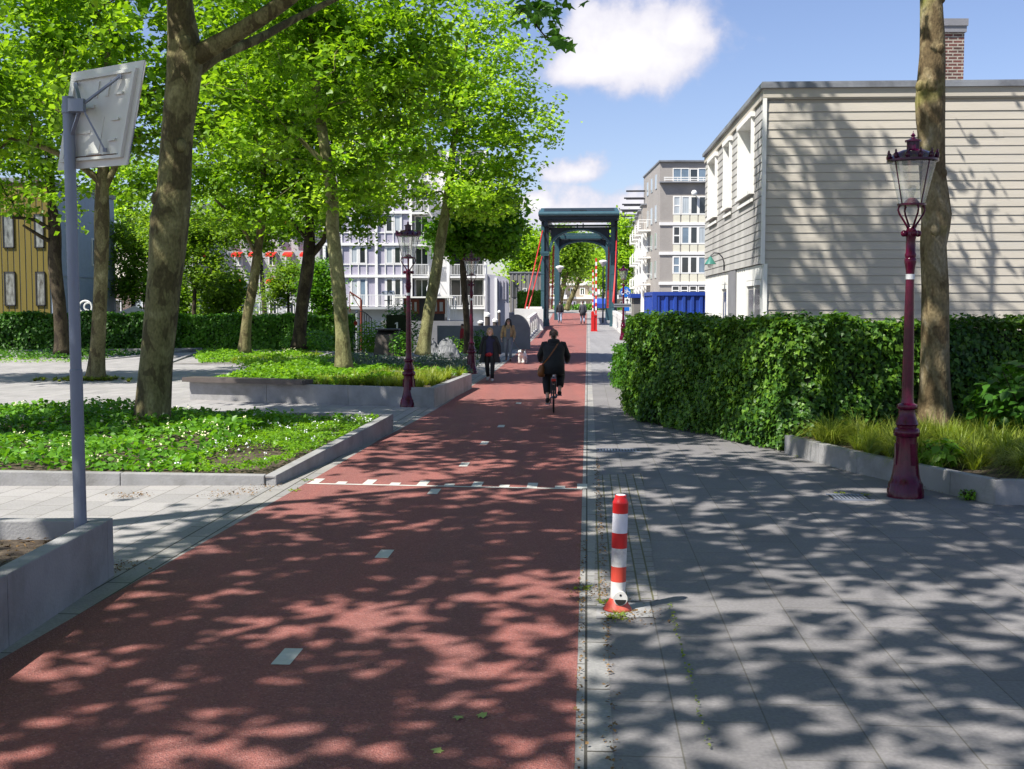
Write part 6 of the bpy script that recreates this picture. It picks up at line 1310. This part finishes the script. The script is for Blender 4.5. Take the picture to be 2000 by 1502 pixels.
person('person in a long slate coat walking away on the bridge', (138/F*90.5, 90.5, zg(90.5)), R_(184), 1.78, coat=('cloth_slate', .62, .22, .17, 1.1), trousers='denim', shoes='cloth_black', hair=('bun','hair_brown'), wide=1.1)
person('distant walker in a lilac top crossing the street beyond the bridge', (118/F*180, 180, zg(180)), R_(95), 1.6, coat=('cloth_lilac', .86, .2, .15), trousers='cloth_black', hair=('short','hair_black'))
person('short person in a red jumper passing along the grey quay wall', (-97/F*55, 55, 0.1), R_(-80), 1.40, coat=('cloth_red', .86, .2, .15), trousers='cloth_black', hair=('short','hair_brown'), skin='skin_dark')
# cyclist seen from behind
d = 25.9; cx = (1081.5-1000)/F*d
cy, Pc, sc = person('cyclist in black clothes seen from behind, riding towards the bridge', (cx, d, .004), R_(180-2), 1.78,
    dict(pelvis=(0,.14,1.0), spine=(0,.10,1.15), chest=(0,.03,1.33), neck=(0,-.03,1.48), h0=(0,-.06,1.545), h1=(0,-.07,1.615), h2=(0,-.05,1.68),
         shL=(.185,-.0,1.41), elL=(.285,-.12,1.18), wrL=(.28,-.36,1.06), hdL=(.28,-.43,1.05), shR=(-.185,-.0,1.41), elR=(-.29,-.10,1.17), wrR=(-.29,-.36,1.05), hdR=(-.295,-.43,1.04),
         hiL=(.10,.10,.95), knL=(.15,-.22,.66), anL=(.125,.02,.27), toL=(.13,-.12,.20), hiR=(-.10,.10,.95), knR=(-.15,-.27,.78), anR=(-.125,-.08,.41), toR=(-.13,-.22,.36)),
    coat=('cloth_black', .80, .23, .21, 1.18), trousers='cloth_black', shoes='cloth_black', hair=('bun','hair_brown'), wide=1.2, tro_end=.72, leg=1.35)
m = MB(); nk_ = Pc['neck']; m.torus((nk_.x, nk_.y+.03, nk_.z-.005), .085, .055, 'z', 20, 8); m.loft([(nk_.x, nk_.y+.13, nk_.z-.16, .05, .03),(nk_.x, nk_.y+.13, nk_.z-.10, .12, .05),(nk_.x, nk_.y+.10, nk_.z-.0, .11, .05)], 12); m.build('hood', 'cloth_black', cy, smooth='all')
b = thing('bicycle', 'black city bicycle with red rear light ridden by the cyclist', 'bicycle', (cx, d, .004), R_(180-2))
def wheel(y):
    m = MB(); m.torus((0,y,.35), .325, .021, 'x', 40, 8); w = m.build('wheel', 'black_rubber', b, smooth='all'); m = MB(); m.torus((0,y,.35), .302, .010, 'x', 40, 6)
    for i in range(18): g = 2*math.pi*i/18; m.tube([(.02*(-1)**i,y,.35),(0,y+.30*math.cos(g),.35+.30*math.sin(g))], .0016, 4)
    m.tube([(-.05,y,.35),(.05,y,.35)], .02, 10); m.build('rim', 'galvanised', w, smooth='all')
wheel(.50); wheel(-.62)
m = MB(); pts = dict(bb=(0,-.02,.30), seat=(0,.17,.78), head=(0,-.42,.92), hb=(0,-.46,.72))
for a, c, r in (((0,-.02,.30),(0,.20,.90),.017),((0,-.02,.30),(0,-.46,.68),.019),((0,.12,.62),(0,-.45,.78),.015),((0,-.47,.62),(0,-.40,1.02),.018),((.05,.50,.35),(0,.15,.70),.010),((-.05,.50,.35),(0,.15,.70),.010),((.05,.50,.35),(.03,-.02,.30),.011),((-.05,.50,.35),(-.03,-.02,.30),.011),((.05,-.62,.35),(.03,-.48,.70),.013),((-.05,-.62,.35),(-.03,-.48,.70),.013)): m.tube([a, c], r, 10)
m.build('frame', 'cloth_black', b, smooth='all')
m = MB(); m.tube([(.30,-.42,1.03),(.29,-.46,1.04),(.2,-.5,1.05),(0,-.44,1.03),(-.2,-.5,1.05),(-.29,-.46,1.04),(-.30,-.42,1.03)], .013, 8); m.build('handlebar', 'galvanised', b, smooth='all')
m = MB(); m.loft([(0,.17,.87,.05,.08),(0,.18,.91,.11,.13),(0,.18,.94,.11,.13),(0,.16,.955,.06,.1)], 14); m.build('saddle', 'leather_brown', b, smooth='all')
m = MB(); m.torus((0,.50,.35), .36, .022, 'x', 24, 6, -.3, 2.4); m.build('mudguard', 'cloth_black', b, smooth='all')
m = MB(); m.box(-.06,.06,.2,.72,.735,.75)
for q in (-.055, .055): m.tube([(q,.5,.35),(q,.62,.74)], .006, 6)
m.build('rack', 'galvanised', b)
m = MB(); m.box(-.05,.05,.72,.745,.70,.755); m.build('rear_light', 'signal_red', b, bevel=.006); m = MB(); m.box(-.02,.02,.735,.75,.80,.84); m.box(-.015,.015,.74,.75,.56,.64); m.build('reflector', 'sticker', b)
m = MB(); m.tube([(.06,-.02,.30),(-.06,-.02,.30)], .03, 12); m.bar((.07,-.02,.30),(.075,-.05,.165),.02,.03); m.bar((-.07,-.02,.30),(-.075,-.1,.36),.02,.03); m.box(.08,.18,-.1,.0,.14,.165); m.box(-.18,-.08,-.19,-.09,.325,.35); m.build('pedals', 'galvanised', b)
bg = thing('shoulder_bag', 'brown leather shoulder bag slung across the cyclist and hanging at the left hip', 'bag', (cx, d, .004), R_(180-2))
m = MB(); m.loft([(.26,.16,.76,.06,.10),(.27,.16,.80,.085,.14),(.265,.16,.92,.08,.14),(.255,.16,1.01,.05,.12)], 14); m.build('bag_body', 'leather_brown', bg, smooth='all')
m = MB(); m.bar((.27,.20,1.0),(.12,.285,1.17),.03,.008,(0,1,0)); m.bar((.12,.285,1.17),(-.04,.215,1.40),.03,.008,(0,1,0)); m.bar((-.04,.215,1.40),(-.10,.08,1.50),.03,.008,(0,1,0)); m.build('strap', 'leather_brown', bg)
# dog on a lead
d = 45.9; dx = 20.5/F*d; dz = zg(d); dg_ = thing('dog', 'shaggy white dog with a dark ear patch standing on a lead', 'dog', (dx, d, dz), R_(-14))
J = dict(pelvis=((0,.26,.36),.12), mid=((0,.06,.355),.115), chest=((0,-.14,.365),.135), neck=((0,-.24,.45),.09), head=((0,-.29,.51),.092), muz=((0,-.38,.475),.042), nose=((0,-.43,.47),.028),
  fl=((.075,-.16,.27),.065), fl2=((.08,-.15,.15),.052), fl3=((.08,-.17,.035),.046), fr=((-.075,-.16,.27),.065), fr2=((-.08,-.15,.15),.052), fr3=((-.08,-.17,.035),.046),
  hl=((.08,.27,.28),.06), hl2=((.085,.22,.20),.04), hl3=((.085,.32,.12),.028), hl4=((.085,.28,.025),.03), hr=((-.08,.27,.28),.06), hr2=((-.085,.22,.20),.04), hr3=((-.085,.32,.12),.028), hr4=((-.085,.28,.025),.03), t1=((0,.36,.44),.03), t2=((.02,.40,.54),.022))
E = [('pelvis','mid'),('mid','chest'),('chest','neck'),('neck','head'),('head','muz'),('muz','nose'),('chest','fl'),('fl','fl2'),('fl2','fl3'),('chest','fr'),('fr','fr2'),('fr2','fr3'),('pelvis','hl'),('hl','hl2'),('hl2','hl3'),('hl3','hl4'),('pelvis','hr'),('hr','hr2'),('hr2','hr3'),('hr3','hr4'),('pelvis','t1'),('t1','t2')]
m = MB(); addmesh(m, skin_mesh(J, E, 2)); rng = np.random.default_rng(3); m.v = [(x+a, y+b_, z+c) for (x, y, z), (a, b_, c) in zip(m.v, rng.normal(0, .005, (len(m.v), 3)))]; bd = m.build('body', 'dog_white', dg_, smooth='all')
for q, mt in ((1,'dog_dark'),(-1,'dog_white')): m = MB(); m.loft([(q*.085,-.27,.43,.014,.035),(q*.092,-.27,.48,.022,.042),(q*.075,-.27,.545,.02,.035)], 10); m.build('ear', mt, dg_, smooth='all')
m = MB(); m.sphere((.045,-.335,.525), .035, .03, .032); m.build('eye_patch', 'dog_dark', dg_, smooth='all'); m = MB(); m.sphere((0,-.455,.478), .018); m.sphere((-.035,-.36,.52), .009); m.sphere((.035,-.37,.522), .009); m.build('nose', 'eye_dark', dg_, smooth='all')
m = MB(); m.torus((0,-.215,.43), .078, .012, 'z', 20, 6); m.build('collar', 'cloth_red', dg_, smooth='all')
hand = Vector(w2.location)+Matrix.Rotation(w2.rotation_euler.z, 3, 'Z') @ Pw2['hdL']; e = Vector((dx, d+.2, dz+.45)); le = thing('dog_lead', 'thin tan lead between the woman in the tan jacket and the dog', 'dog lead', hand)
m = MB(); mid = (hand+e)/2-Vector((0,0,.06)); m.tube([hand, hand.lerp(mid, .5)-Vector((0,0,.02)), mid, mid.lerp(e, .5)-Vector((0,0,.01)), e], .009, 6); m.build('strap', 'leather_brown', le, smooth='all', world=True)

# ------------------------------------------------------------------ trees of the square
def TP(*a): return [tuple(P(x, y, d)) for x, y, d in a]
N_TIPS = 1.0
g0 = G(297, 830, .15)
T1 = TP((297,832,20.6),(305,700,20.6),(318,560,20.6),(330,430,20.6),(338,390,20.6),(348,250,20.6),(362,120,20.6),(352,0,20.6),(350,-140,20.7),(352,-260,20.8))
l1 = TP((362,120,20.6),(400,100,20.5),(470,60,20.3),(560,0,20),(660,-90,19.6),(760,-190,19.2),(900,-330,19.2),(980,-520,19.0),(1000,-760,18.8)); l2 = TP((372,150,20.6),(420,112,20.9),(500,78,21.5),(570,40,22.2),(690,-20,23)); l3 = TP((350,-60,20.6),(240,-160,20.2),(110,-260,19.8))
tree('plane_tree', 'thickest plane tree, rising from the long planter with a forked limb to the right', T1, [.34,.31,.32,.37,.33,.29,.33,.24,.2,.16],
     [((-7.2,20.8,11.5),3.7,3.8,3.4),((-5.6,17.4,11.2),3.0,2.6,1.5),((-8.8,20.5,10),3,3.2,2.4),((-.3,18.7,15.3),2.8,2.2,1.5),((-2.6,16.6,11.3),2.8,2.6,1.3),((-2.9,17.0,11.0),2.4,2.4,1.0),((-1.2,16.2,11.6),2.4,2.4,1.0),((-10.5,22.5,10.8),3.1,2.6,1.5),((-10.5,22.5,11),2.8,2.4,1.2)], 290, 19000, .20, 'leaf_plane', 'plane_bark', 1, thick=0.9, limbs=((l1,[.2,.17,.14,.125,.11,.10,.085,.07,.05]),(l2,[.13,.1,.085,.07,.05]),(l3,[.14,.1,.07])), attach=.72, group='plane trees of the square', spread=.42, lshape='ivy', flare=1.12, knobs=3)
tree('plane_tree', 'plane tree with grass round its foot, standing in the paving left of the sign pole', TP((186,742,37),(192,640,37),(198,520,37),(200,430,37),(200,360,37),(203,310,37),(206,220,37),(210,100,37)), [.34,.28,.27,.30,.25,.2,.15,.1],
     [((-12.6,37,11),5.2,4.2,4.4),((-10,37.5,8.2),3.2,3.0,1.6),((-16,36.5,8),3.4,3,1.8),((-18.5,35,10),3.2,3,2.2)], 300, 20500, .21, 'leaf_plane', 'plane_bark', 2, thick=0.78, limbs=((TP((200,360,37),(160,325,36.8),(90,290,36.5),(20,270,36)),[.13,.1,.08,.05]),(TP((201,370,37),(225,325,37),(240,260,37.3),(270,150,38)),[.13,.1,.08,.05])), attach=.55, group='plane trees of the square', spread=.48)
tree('plane_tree', 'dark trunked tree standing against the yellow house', TP((122,690,50),(116,600,50),(108,520,50),(108,450,50),(100,380,50),(98,270,50),(100,120,50)), [.40,.34,.36,.33,.22,.15,.1],
     [((-19.5,50,12),5.2,4.4,4.6),((-22,49,7.4),3.2,2.6,2.0),((-18.3,48.5,6.9),2.2,2.2,1.4),((-26,52,9.5),3.6,3.4,2.6)], 270, 20500, .23, 'leaf_plane', 'dark_bark', 3, thick=0.78, limbs=((TP((104,455,50),(70,430,49.5),(20,425,49)),[.1,.08,.05]),(TP((106,475,50),(80,462,49.6),(45,440,49)),[.1,.08,.05])), attach=.5, group='plane trees of the square', spread=.5)
tree('plane_tree', 'slim plane tree leaning right, in the low edged planter before the sunlit hedge', TP((477,690,50),(483,620,50),(496,550,50),(505,480,50),(514,410,50),(514,340,50),(520,230,50)), [.33,.27,.27,.24,.22,.15,.1],
     [((-10.4,50,11.3),5.0,4.2,4.4),((-8.6,49,7.0),2.8,2.6,1.5),((-13,49,7.2),3.2,2.6,1.7),((-10.6,48.5,5.8),1.8,1.6,.8)], 250, 19000, .215, 'leaf_plane', 'plane_bark', 4, thick=0.76, limbs=((TP((500,500,50),(470,440,49.6),(420,390,49)),[.09,.07,.05]),), attach=.55, group='plane trees of the square', spread=.5)
tree('plane_tree', 'slender plane tree leaning left behind the bench planter', TP((672,724,34.6),(668,640,34.6),(660,540,34.6),(650,450,34.6),(648,380,34.6),(634,290,34.6),(624,220,34.6),(612,120,34.6),(608,0,34.6)), [.28,.25,.25,.24,.24,.2,.17,.13,.1],
     [((-5.4,34.2,10.4),4.2,3.8,3.4),((-3.0,33.5,8.9),2.4,2.4,1.7),((-7.2,34.5,7.4),2.4,2.4,1.5),((-4.4,34,6.3),2.0,2.0,.8),((-5.0,34.2,5.5),1.9,1.6,.6)], 280, 19500, .18, 'leaf_plane', 'olive_bark', 5, thick=0.8, limbs=((TP((642,330,34.6),(605,290,34.4),(560,250,34)),[.09,.07,.04]),), attach=.6, group='plane trees of the square', spread=.44, lshape='ivy')
tree('plane_tree', 'dark ivy grown forked tree between the slim trunk and the lilac block', TP((584,680,52),(590,600,52),(600,530,52),(604,480,52),(604,420,52),(600,330,52),(602,200,52)), [.36,.34,.36,.33,.22,.16,.1],
     [((-8.6,52.5,10.8),4.4,4,4.2),((-6.4,51,6.4),2.2,2.4,1.5),((-9,51,6.6),2,2,1.2)], 210, 15500, .22, 'leaf_plane', 'dark_bark', 6, thick=0.8, limbs=((TP((606,500,52),(632,470,52),(640,440,51.5),(690,400,51)),[.17,.12,.09,.05]),(TP((602,470,52),(588,455,52),(570,430,51.5)),[.12,.08,.05])), attach=.55, group='plane trees of the square', spread=.5)
tree('plane_tree', 'tall pale green tree leaning right beside the middle lamp', TP((826,694,45.5),(836,620,45.5),(850,540,45.5),(862,460,45.5),(872,400,45.5),(884,300,45.5),(900,170,45.5),(915,60,45.5)), [.34,.29,.28,.26,.22,.16,.1,.05],
     [((-1.9,45.5,10.4),3.4,2.8,3.2),((-1.3,45.5,6.8),2.6,2.6,1.6),((-1.2,45.5,12.8),2.0,1.6,1.8),((-4.8,45,8.2),2.2,2.0,2.2),((-5.6,44.6,6.7),2.0,1.8,1.1),((.0,45,8.8),1.9,1.6,2.2)], 460, 23500, .17, 'leaf_light', 'olive_bark', 7, thick=0.76, attach=.45, group='plane trees of the square', spread=.40, twig=.008, shell=.6)
tree('chestnut_tree', 'dark chestnut tree with large leaves behind the far lamp', TP((914,690,49),(911,620,49),(905,540,49),(905,470,49),(920,400,49)), [.15,.13,.13,.12,.08],
     [((-.9,49,5.7),1.9,1.8,1.5),((-2.6,48.3,5.0),1.5,1.4,.8),((-.5,49.5,6.0),1.0,1.2,1.4),((-.5,49,4.6),.8,1.2,.55)], 150, 11000, .21, 'leaf_chestnut', 'dark_bark', 8, attach=.55, spread=.36, lshape='oval')
R0 = TP((1826,845,18.8),(1826,780,18.8),(1826,700,18.8),(1826,560,18.8),(1822,480,18.8),(1828,420,18.8),(1820,340,18.8),(1818,260,18.8),(1816,200,18.8),(1822,100,18.8),(1820,0,18.8),(1822,-90,18.8),(1826,-230,18.8))
mt = tree('plane_tree', 'mossy bare trunked tree on the right, in front of the timber house', R0, [.31,.27,.25,.245,.235,.265,.225,.24,.265,.23,.20,.19,.14],
     [((6.8,18.4,11.2),4.2,3.6,3.0),((4.6,17.8,11),2.6,2.6,2.0),((9.8,18.4,11),3.2,3,2.2)], 80, 650, .20, 'leaf_light', 'mossy_bark', 9, thick=0.86, attach=.80, spread=.5, flare=1.35, knobs=16, twig=.028, cull=lambda p: p[2] > CH+(598+30)*p[1]/F)
# trees behind and beside the camera: outside the picture, they throw the dappled shade over the path
def shade(label, base, h, blobs, tips, nl, seed, **k):
    b = Vector(base); tr = [b, b+Vector((.1,.05,h*.3)), b+Vector((.0,.1,h*.6)), b+Vector((.15,.0,h)), b+Vector((.1,.1,h*1.5))]
    return tree('plane_tree', label, tr, [.34,.28,.26,.22,.12], blobs, tips, nl, .29, 'leaf_plane', 'plane_bark', seed, attach=.5, group='plane trees of the square', twig=.018, lshape='ivy', cull=lambda p: p[1] < .5 or p[2] > CH+(598+25)*p[1]/F or p[0] < -.47*p[1] - .8, **k)
OVER = TP((1150,-300,10.6),(1100,-120,10.8),(1075,-40,11),(1050,10,11),(1040,40,11),(1065,72,11),(1085,80,11),(1103,82,11))
shade('plane tree beside the camera, off the left of the photo', (-7.6,3.0,0), 5.4, [((-8.0,4.2,10.6),4.0,4.6,2.2),((-8.0,8.0,11.2),2.5,2.6,1.3),((-6.6,6.2,11.6),2.4,2.4,1.2),((-5.0,7.0,10.0),2.2,2.6,1.4)], 165, 3400, 21, spread=.52)
shade('plane tree behind the camera on the left', (-3.4,-5.5,0), 5.6, [((-3.0,.2,11.2),4.0,4.4,2.2),((-5.5,-2.5,10.4),3.0,3.0,1.6)], 120, 2700, 22, spread=.52)
shade('plane tree right of the camera behind the photographer', (3.9,-3.6,0), 5.6, [((1.8,2.4,10.8),3.4,3.6,2.0),((.8,8.0,11),3.4,4.2,1.4),((2.4,13.5,12),2.6,2.8,1.2),((2.9,14.5,11.8),2.4,2.2,1.1),((4.2,-.5,10.2),2.6,2.6,1.4)], 230, 6700, 23, spread=.52)
shade('plane tree between the square and the footway, its crown above the photo', (-8.2,9.6,0), 6, [((-5.2,11.2,11.4),2.6,2.6,1.4),((-2.2,11.0,11.6),2.6,2.8,1.3),((-6.4,15.2,11.6),2.5,2.4,1.2),((-7.6,13.8,11.4),2.6,2.4,1.3),((-7.4,17.4,11.6),2.4,2.2,1.2),((-3.0,6.8,11.4),3.0,3.4,1.4)], 230, 4300, 24, spread=.52)
shade('plane tree at the left end of the square, outside the photo', (-21.5,33,0), 6, [((-19.2,34.2,9.6),4.4,3.4,2.4)], 90, 4200, 26, spread=.5)
shade('plane tree off the left edge beyond the near planter', (-14.5,15.5,0), 6, [((-12.4,16.8,10.2),3.0,2.8,2.0)], 60, 2200, 25, spread=.52)
# the spray of big leaves hanging into the top of the picture belongs to the tree right of the camera
rng = np.random.default_rng(77); sp_ = thing('hanging_branch', 'dark leafy plane branch hanging into the top of the photo before the large cloud', 'branch', OVER[0]); m = MB()
m.tube([Vector((3.4,3.0,8.5)), Vector((2.4,7,8.2))]+[Vector(p) for p in OVER], [.06,.045,.028,.02,.016,.012,.010,.008,.006,.004], 6); q = TP((1050,10,11),(1020,18,10.9),(1012,35,10.9)); m.tube([Vector(p) for p in q], [.009,.006,.004], 5); q2 = TP((1075,-40,11),(1085,0,11.1),(1090,22,11.1)); m.tube([Vector(p) for p in q2], [.009,.006,.004], 5)
m.build('twig', 'dark_bark', sp_, world=True, smooth='all')
pp = []
for (x, y, n, sx, sy) in ((1055,10,34,24,14),(1025,14,16,12,12),(1072,52,18,12,16),(1098,80,8,9,5),(1085,14,14,12,10),(1080,-40,30,34,22),(1030,40,5,8,5)):
    for _ in range(n): pp.append(tuple(P(x+rng.normal(0, sx), y+rng.normal(0, sy), 11+rng.normal(0, .25))))
pp = np.array(pp)-np.array(OVER[0]); leaves('foliage', pp, .125*rng.uniform(.55, 1.15, len(pp)), (0,-.3,.8), .5, 'leaf_dark', rng, 'lobed', .8, sp_)
# trees further off
def far(name, label, px, py_base, d, blobs, n, size, mt_, seed, tips=120, cat='tree', group=None, bark='dark_bark', r0=.3, lean=0):
    b = P(px, py_base, d); z0 = zg(d) if d > 107 else 0; b.z = z0; k = d/F; bl = [(tuple(P(x, y, d)), rx_*k, ry_*k if ry_ else rx_*k, rz_*k) for x, y, rx_, ry_, rz_ in blobs]
    c = bl[0][0]; tr = [b, b.lerp(Vector(c), .45)+Vector((lean,0,0)), Vector(c), Vector(c)+Vector((0,0,bl[0][3]*.6))]
    return tree(name, label, tr, [r0, r0*.8, r0*.5, r0*.2], bl, tips, n, size, mt_, bark, seed, attach=.35, group=group, spread=size*3.2, step=1.0, twig=.02, sides=10)
far('birch_tree', 'yellow green birch beyond the dark hedge, left of the slim trunk', 375, 640, 66, [(385,470,70,60,75),(400,540,60,50,45),(330,430,50,50,60),(455,445,50,50,50)], 10000, .19, 'leaf_far', 61, r0=.14)
far('garden_tree', 'bushy garden tree behind the hedge right of the thickest trunk', 440, 640, 69, [(440,570,48,40,42),(420,600,30,30,26)], 6000, .19, 'leaf_far', 72, 70, r0=.10)
far('garden_tree', 'leafy garden tree behind the hedge left of the thickest trunk', 330, 640, 71, [(340,575,40,34,45),(300,560,30,30,36)], 5500, .19, 'leaf_plane', 73, 70, r0=.10)
far('garden_tree', 'dense garden tree between the forked dark trunk and the lilac block', 628, 650, 66, [(622,560,24,24,60),(640,600,20,20,26)], 4200, .18, 'leaf_chestnut', 74, 60, r0=.10)
far('young_tree', 'small bright green tree in front of the grey flats', 566, 640, 72, [(562,545,38,30,38),(540,575,24,20,24)], 4200, .16, 'leaf_far', 62, 60, r0=.10)
far('tree', 'broad leafy tree hiding the middle of the grey flats behind the slim trunk', 520, 640, 84, [(505,440,70,60,50),(590,430,60,50,45),(440,420,60,50,50)], 9000, .25, 'leaf_plane', 71, r0=.2)
far('willow_tree', 'pale tree glimpsed between the sign pole trunk and the thickest trunk', 258, 640, 72, [(262,500,60,50,80),(240,555,40,40,45)], 7500, .17, 'leaf_far', 63, r0=.16)
far('tree', 'green tree between the chestnut and the drawbridge', 1035, 620, 128, [(1030,505,34,34,70),(1010,560,26,26,30)], 9000, .34, 'leaf_light', 64, r0=.3)
far('tree', 'airy bright tree on the left inside the drawbridge arch', 1089, 610, 150, [(1112,505,42,40,42),(1098,470,34,34,34)], 7500, .36, 'leaf_far', 65, group='trees beyond the bridge', bark='plane_bark', r0=.42)
far('tree', 'airy bright tree in the middle of the drawbridge arch', 1105, 608, 165, [(1150,505,46,40,40),(1120,480,40,40,30)], 7500, .38, 'leaf_far', 66, group='trees beyond the bridge', bark='plane_bark', r0=.40)
far('tree', 'dark stemmed tree on the right inside the drawbridge arch', 1176, 608, 158, [(1182,530,22,26,46)], 4500, .34, 'leaf_light', 67, group='trees beyond the bridge', r0=.25)
far('tree', 'bright tree between the drawbridge and the white terrace', 1222, 612, 150, [(1221,505,19,26,60),(1216,450,15,20,30)], 6000, .36, 'leaf_light', 68, r0=.25)
far('tree', 'distant tree at the back of the square left of the lilac block', 700, 630, 150, [(560,380,130,90,120),(420,420,120,90,100)], 9000, .42, 'leaf_light', 69, r0=.4)
far('tree', 'distant green tree behind the blue grey house', 250, 630, 105, [(255,400,95,70,130),(330,480,60,50,70)], 10000, .30, 'leaf_light', 70, r0=.35)
for px, py, n, s in ((140,741,26,1),(235,741,26,1),(265,742,20,1),(105,744,16,1)):
    pass
rng = np.random.default_rng(9); gt = [(P(186,742,37).x+rng.normal(0, .9), 36.8+rng.normal(0, .35), 0, rng.uniform(.3, .6)) for _ in range(60)]
grass('tree_pit_grass', 'short grass round the foot of the tree in the paving', 'grass', gt, 'grass_blade', 7, 40, .35, .3, w=.02)
